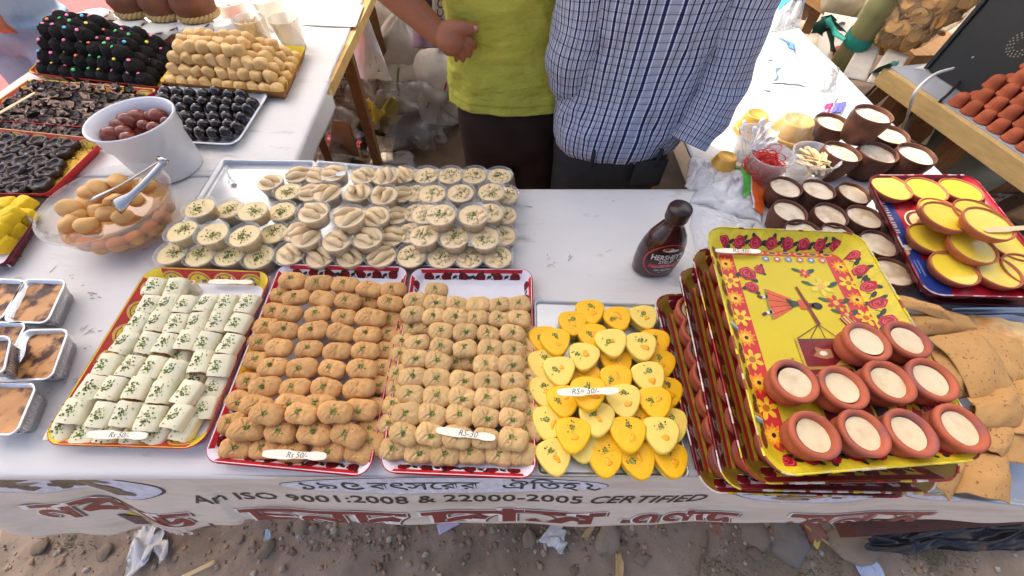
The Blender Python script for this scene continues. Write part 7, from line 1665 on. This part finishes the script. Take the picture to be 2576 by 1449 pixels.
# bamboo pole with a teal tie
bx, by = 1.315, 1.60
bm_ = thing('bamboo_pole', 'green bamboo pole standing beyond the white side table', 'pole', (bx, by, 0))
prof = [(0, 0)] + [(.043 + (.0035 if abs((z % .34) - .17) < .012 else 0), z) for z in [i * .0105 for i in range(1, 240)]] + [(0, 2.52)]
link('culm', G().add(lathe(prof, 22)).mesh('culm', mat('bamboo', rgb(138, 134, 84), .45, .4, .18, 8, .15, 40, col2=rgb(112, 96, 60), c2s=5, stretch=(3, 3, .5))), bm_)
M_teal = mat('teal_cloth', rgb(44, 136, 118), .7, .25, .15, 30, .4, 60); M_dteal = mat('dark_teal_cloth', rgb(30, 84, 72), .75)
def ribbon(lab, pts, w, m_, sd=0):
    fr_ = frames(spline([Vector(p_) for p_ in pts], 6)); R_ = [[p + s * (w * .5 * (1 + .25 * sin(i * .9 + sd))) + u * .0, p - s * (w * .5 * (1 + .25 * cos(i * .7 + sd)))] for i, (p, s, u, t) in enumerate(fr_)]
    v = []; f = []
    for i, (a, b) in enumerate(R_):
        c = (a + b) / 2 + fr_[i][2] * w * .25; v += [a, c, b, c - fr_[i][2] * .004]
    for i in range(len(R_) - 1):
        for k in range(4): f.append((i * 4 + k, i * 4 + (k + 1) % 4, i * 4 + 4 + (k + 1) % 4, i * 4 + 4 + k))
    return tag(link('cloth_tie', G().add((v, f)).mesh('cloth_tie', m_)), lab, 'cloth tie')
kn = Vector((1.13, 1.56, .80))
kn = at(2083, 46, .83)
ribbon('teal cloth tie slanting from the knot to the bamboo pole', [kn, at(2103, 85, .80), at(2125, 104, .80)], .035, M_teal, 1)
tag(link('cloth_tie', G().add(lathe([(.046, 0), (.049, .012), (.048, .024), (.046, .036)], 24, lambda r, z, a, j: (r, z + .012 * sin(a))), 0, Matrix.Translation((bx, by, at_y(2130, 108, by - .04).z - .018))).mesh('cloth_tie', M_teal)), 'teal cloth wound round the bamboo pole', 'cloth tie')
ribbon('dark teal tail hanging left from the knot', [kn, at(2068, 66, .78), at(2052, 88, .74)], .05, M_dteal, 2)
ribbon('dark teal tail hanging straight from the knot', [kn, at(2090, 90, .74), at(2096, 132, .66)], .025, M_dteal, 3)
ribbon('dark teal tail hanging right from the knot', [kn, at(2103, 64, .79), at(2122, 82, .75)], .03, M_dteal, 4)
ribbon('dark green cloth strip tied at the corner of the grey table', [at(2238, 165, .76), at(2205, 180, .72), at(2185, 202, .66)], .03, M_dteal, 5)
ribbon('thin green strip trailing below the grey table corner', [at(2225, 200, .6), at(2190, 230, .5), at(2175, 250, .42)], .016, M_dteal, 6)
# shelf with snack bag and loaves
M_shelf = mat('shelf_plank', rgb(196, 150, 98), .75, .25, .2, 10, .3, 80, stretch=(6, 1, 6))
sh = thing('shelf', 'rough wooden shelf of snacks behind the bamboo pole', 'shelf')
a_, b_ = at(2020, -16, .66), at(2270, 150, .66); a_ += (a_ - b_) * .4
link('plank', G().add(bar(a_ + Vector((.16, 0, 0)), b_ + Vector((.16, 0, 0)), .32, .045), smooth=False).mesh('plank', M_shelf), sh)
link('crossbeam', G().add(bar(b_ + Vector((-.0, -.01, -.004)), b_ + Vector((.7, .0, -.004)), .06, .075), smooth=False).mesh('crossbeam', M_shelf), sh)
for s_ in (.15, .75): p = a_ * (1 - s_) + b_ * s_; link('leg', G().add(bar((p.x + .05, p.y, 0), (p.x + .05, p.y, .63), .05, .05), smooth=False).mesh('leg', M_leg), sh)
for a, b, z in (((2060, 15), (2030, 75), 1), ((2042, 0), (2020, 40), 1)): link('brace', G().add(bar(at(a[0], a[1], .62), at(b[0], b[1], .4), .05, .04), smooth=False).mesh('brace', M_leg), sh)
M_loaf = mat('mottled_sack', rgb(196, 184, 150), .85, .2, .2, 24, .5, 60)
for i, (x, y, lab, rz) in enumerate(((2128, -8, 'mottled tan sack lying on the shelf left of the bamboo', .5), (2232, 22, 'mottled tan sack lying on the shelf right of the bamboo', .7))):
    p = at(x, y, .74); tag(link('sack', G().add(sack_shape(.085, .15, .06, 30 + i)).mesh('sack', M_loaf), None, p, (0, 0, -rz)), lab, 'sack')
sn = thing('snack_bag', 'long clear bag packed with round fried crisps on the shelf', 'bag')
S0, S1 = at(2222, 118, .71), at(2440, -95, 1.0); ax_ = (S1 - S0); ln = ax_.length; axn = ax_.normalized()
Rz = axn.to_track_quat('Z', 'Y').to_matrix()
def bagr(t): return .02 + .095 * min(1, t * 2.6) ** .8
BV, BF = lathe([(0, -.02), (.025, -.015), (.015, 0)] + [(bagr(t), t * ln) for t in [k / 14 for k in range(15)]] + [(0, ln + .02)], 30, lambda r, z, a, j: (r * (1 + .05 * sin(a * 5 + j) + .03 * sin(a * 11 + j * 2)), z))
link('bag_skin', G().add(([tuple(S0 + Rz @ Vector(p)) for p in BV], BF)).mesh('bag_skin', clear('snack_plastic', (1, .98, .92, 1), .08, .1, .9, 30)), sn)
DSC = [G().add(lathe([(0, .003), (.018, .006), (.030, .002), (.033, -.002), (.028, .0), (.018, .002), (0, -.001)], 16, lambda r, z, a, j: (r * (1 + .08 * sin(a * 3 + k) + .05 * sin(a * 5)), z + .006 * sin(2 * a + k) * r / .03))).mesh('crisp', mat('fried_crisp', rgb(226, 178, 108), .55, .3, .2, 40, .3, 80, rnd=.12)) for k in range(4)]
for i in range(260):
    t = q.random() ** .8 * .98 + .02; r = bagr(t) * .90 * (q.random() ** .25); a = q.uniform(0, 6.28); p = S0 + Rz @ Vector((r * cos(a), r * sin(a), t * ln))
    dn = (Rz @ Vector((cos(a), sin(a), 0)) + Vector((q.gauss(0, .5), q.gauss(0, .5), q.gauss(0, .5)))).normalized()
    o = link('crisp', q.choice(DSC), sn, p, dn.to_track_quat('Z', 'Y').to_euler(), q.uniform(.62, .85))
# printed sheets hanging behind
M_pw = mat('hanging_flex', rgb(222, 214, 196), .6, .25, .08, 8)
def hung(lab, pts, strokes, m_=M_pw):
    o, fn = panel(lab, pts, m_, 'printed_sheet', 'sheet'); 
    P = Print(lambda u, v, h: Vector(fn(u, v)) + Vector((-.002, -.004 - h * 2, .003 + h)))
    strokes(P); 
    if P.g.v: P.build('print', o)
hung('printed flex with black and red curls behind the teal tie', [(2040, 165, .62), (2150, 200, .62), (2185, 50, .735), (2075, 30, .735)], lambda P: (P.arc(.46, .74, .14, .05, 1.2, 5.2, rgb(30, 28, 44), 2, 12), P.arc(.42, .48, .2, .02, -.4, 2.8, rgb(30, 28, 30), 2, 12), P.arc(.50, .34, .12, .06, -.2, 4.2, rgb(190, 30, 44), 3, 12), P.ell(.66, .32, .08, .06, rgb(40, 38, 40), 3), P.arc(.75, .66, .12, .05, 3, 7, rgb(30, 28, 44), 2, 10)))
hung('printed flex lettered in green beside the grey table corner', [(2180, 205, .70), (2235, 215, .70), (2290, 140, .745), (2235, 122, .745)], lambda P: (P.text('ma', .72, .14, .62, rgb(84, 146, 128), 2, None, .8, pi / 2, 0, 0, .02)))
hung('pale flex hanging between bamboo and the green lettering', [(2118, 190, .69), (2180, 205, .69), (2215, 120, .735), (2168, 100, .735)], lambda P: None, mat('flex_grey', rgb(206, 198, 184), .6))
hung('printed flex with violet letters under the grey table', [(2255, 345, .52), (2330, 365, .52), (2375, 285, .62), (2300, 250, .62)], lambda P: (P.text('U:', .30, .62, .34, rgb(52, 44, 90), 2, None, 1, .3, 0, 0, .02), [P.line([(.2 + .06 * i, .1), (.2 + .06 * i, .5)], .015, rgb(110, 100, 110), 2) for i in range(4)]))
panel('white printed card lying on the far corner of the grey table', [(2300, 172, .753), (2345, 178, .753), (2385, 158, .753), (2330, 160, .753)], mat('white_card', rgb(226, 220, 206), .6), 'card', 'card')
# things stored between the two stalls
sack('grey polythene sack tied in a knot right of the big curd bowls', 2395, 400, .42, .20, .17, .22, mat('grey_polythene', rgb(128, 130, 116), .4, .35, .1, 10, .5, 25), 41, (.2, .1, .4), .3, 'polythene_sack')
sack('grey-brown polythene bundle below the knotted sack', 2440, 452, .22, .22, .12, .12, mat('brown_polythene', rgb(150, 136, 120), .4, .35, .1, 10, .5, 25), 42, (0, 0, .2), 0, 'polythene_sack')
heap('crumpled red cloth under the edge of the grey table', 2532, 398, .12, .22, mat('red_cloth', rgb(206, 24, 40), .7, .25, .12, 10, .4, 30), 15, 'red_cloth', 'cloth', .3)
panel('dark green tarpaulin hanging under the grey table', [(2330, 330, .2), (2600, 470, .2), (2640, 420, .66), (2320, 250, .66)], mat('green_tarpaulin', rgb(26, 66, 52), .55, .3, .2, 8, .4, 16), 'tarpaulin', 'tarpaulin', .004, .06, 3, 24)
panel('brown carton with a printed diamond under the grey table', [(2470, 520, .2), (2640, 560, .2), (2660, 470, .3), (2520, 425, .3)], mat('carton', rgb(206, 160, 106), .8, .2, .1, 10), 'carton', 'carton', .06)
panel('clear plastic film over the cartons at the right', [(2410, 500, .24), (2600, 520, .24), (2620, 460, .3), (2420, 455, .3)], M_dirty, 'plastic_film', 'plastic film', .001, .04, 5, 20)
tag(link('timber', G().add(bar(at(2340, 452, .36), at(2640, 470, .36), .05, .05), smooth=False).mesh('timber', M_leg)), 'weathered timber lying behind the yellow dishes', 'timber')
tag(link('timber', G().add(bar(at(2490, 540, .30), at(2640, 470, .34), .05, .05), smooth=False).mesh('timber', M_leg)), 'weathered timber slanting at the right edge', 'timber')
panel('brown sacking spread on the ground between the stalls', [(2130, 330, .02), (2700, 640, .02), (2900, 300, .02), (2150, 60, .02)], mat('brown_sacking', rgb(84, 66, 50), .9), 'sacking', 'sacking', .004)
# orange carrier beside the customer
panel('orange carrier bag hanging beside the customer at the left edge', [(-40, 130, .42), (22, 108, .42), (12, -20, .72), (-30, -40, .72)], mat('orange_plastic', rgb(250, 110, 24), .4, .35, .06, 10, .3, 20), 'carrier_bag', 'bag', .003, .05, 3, 16)
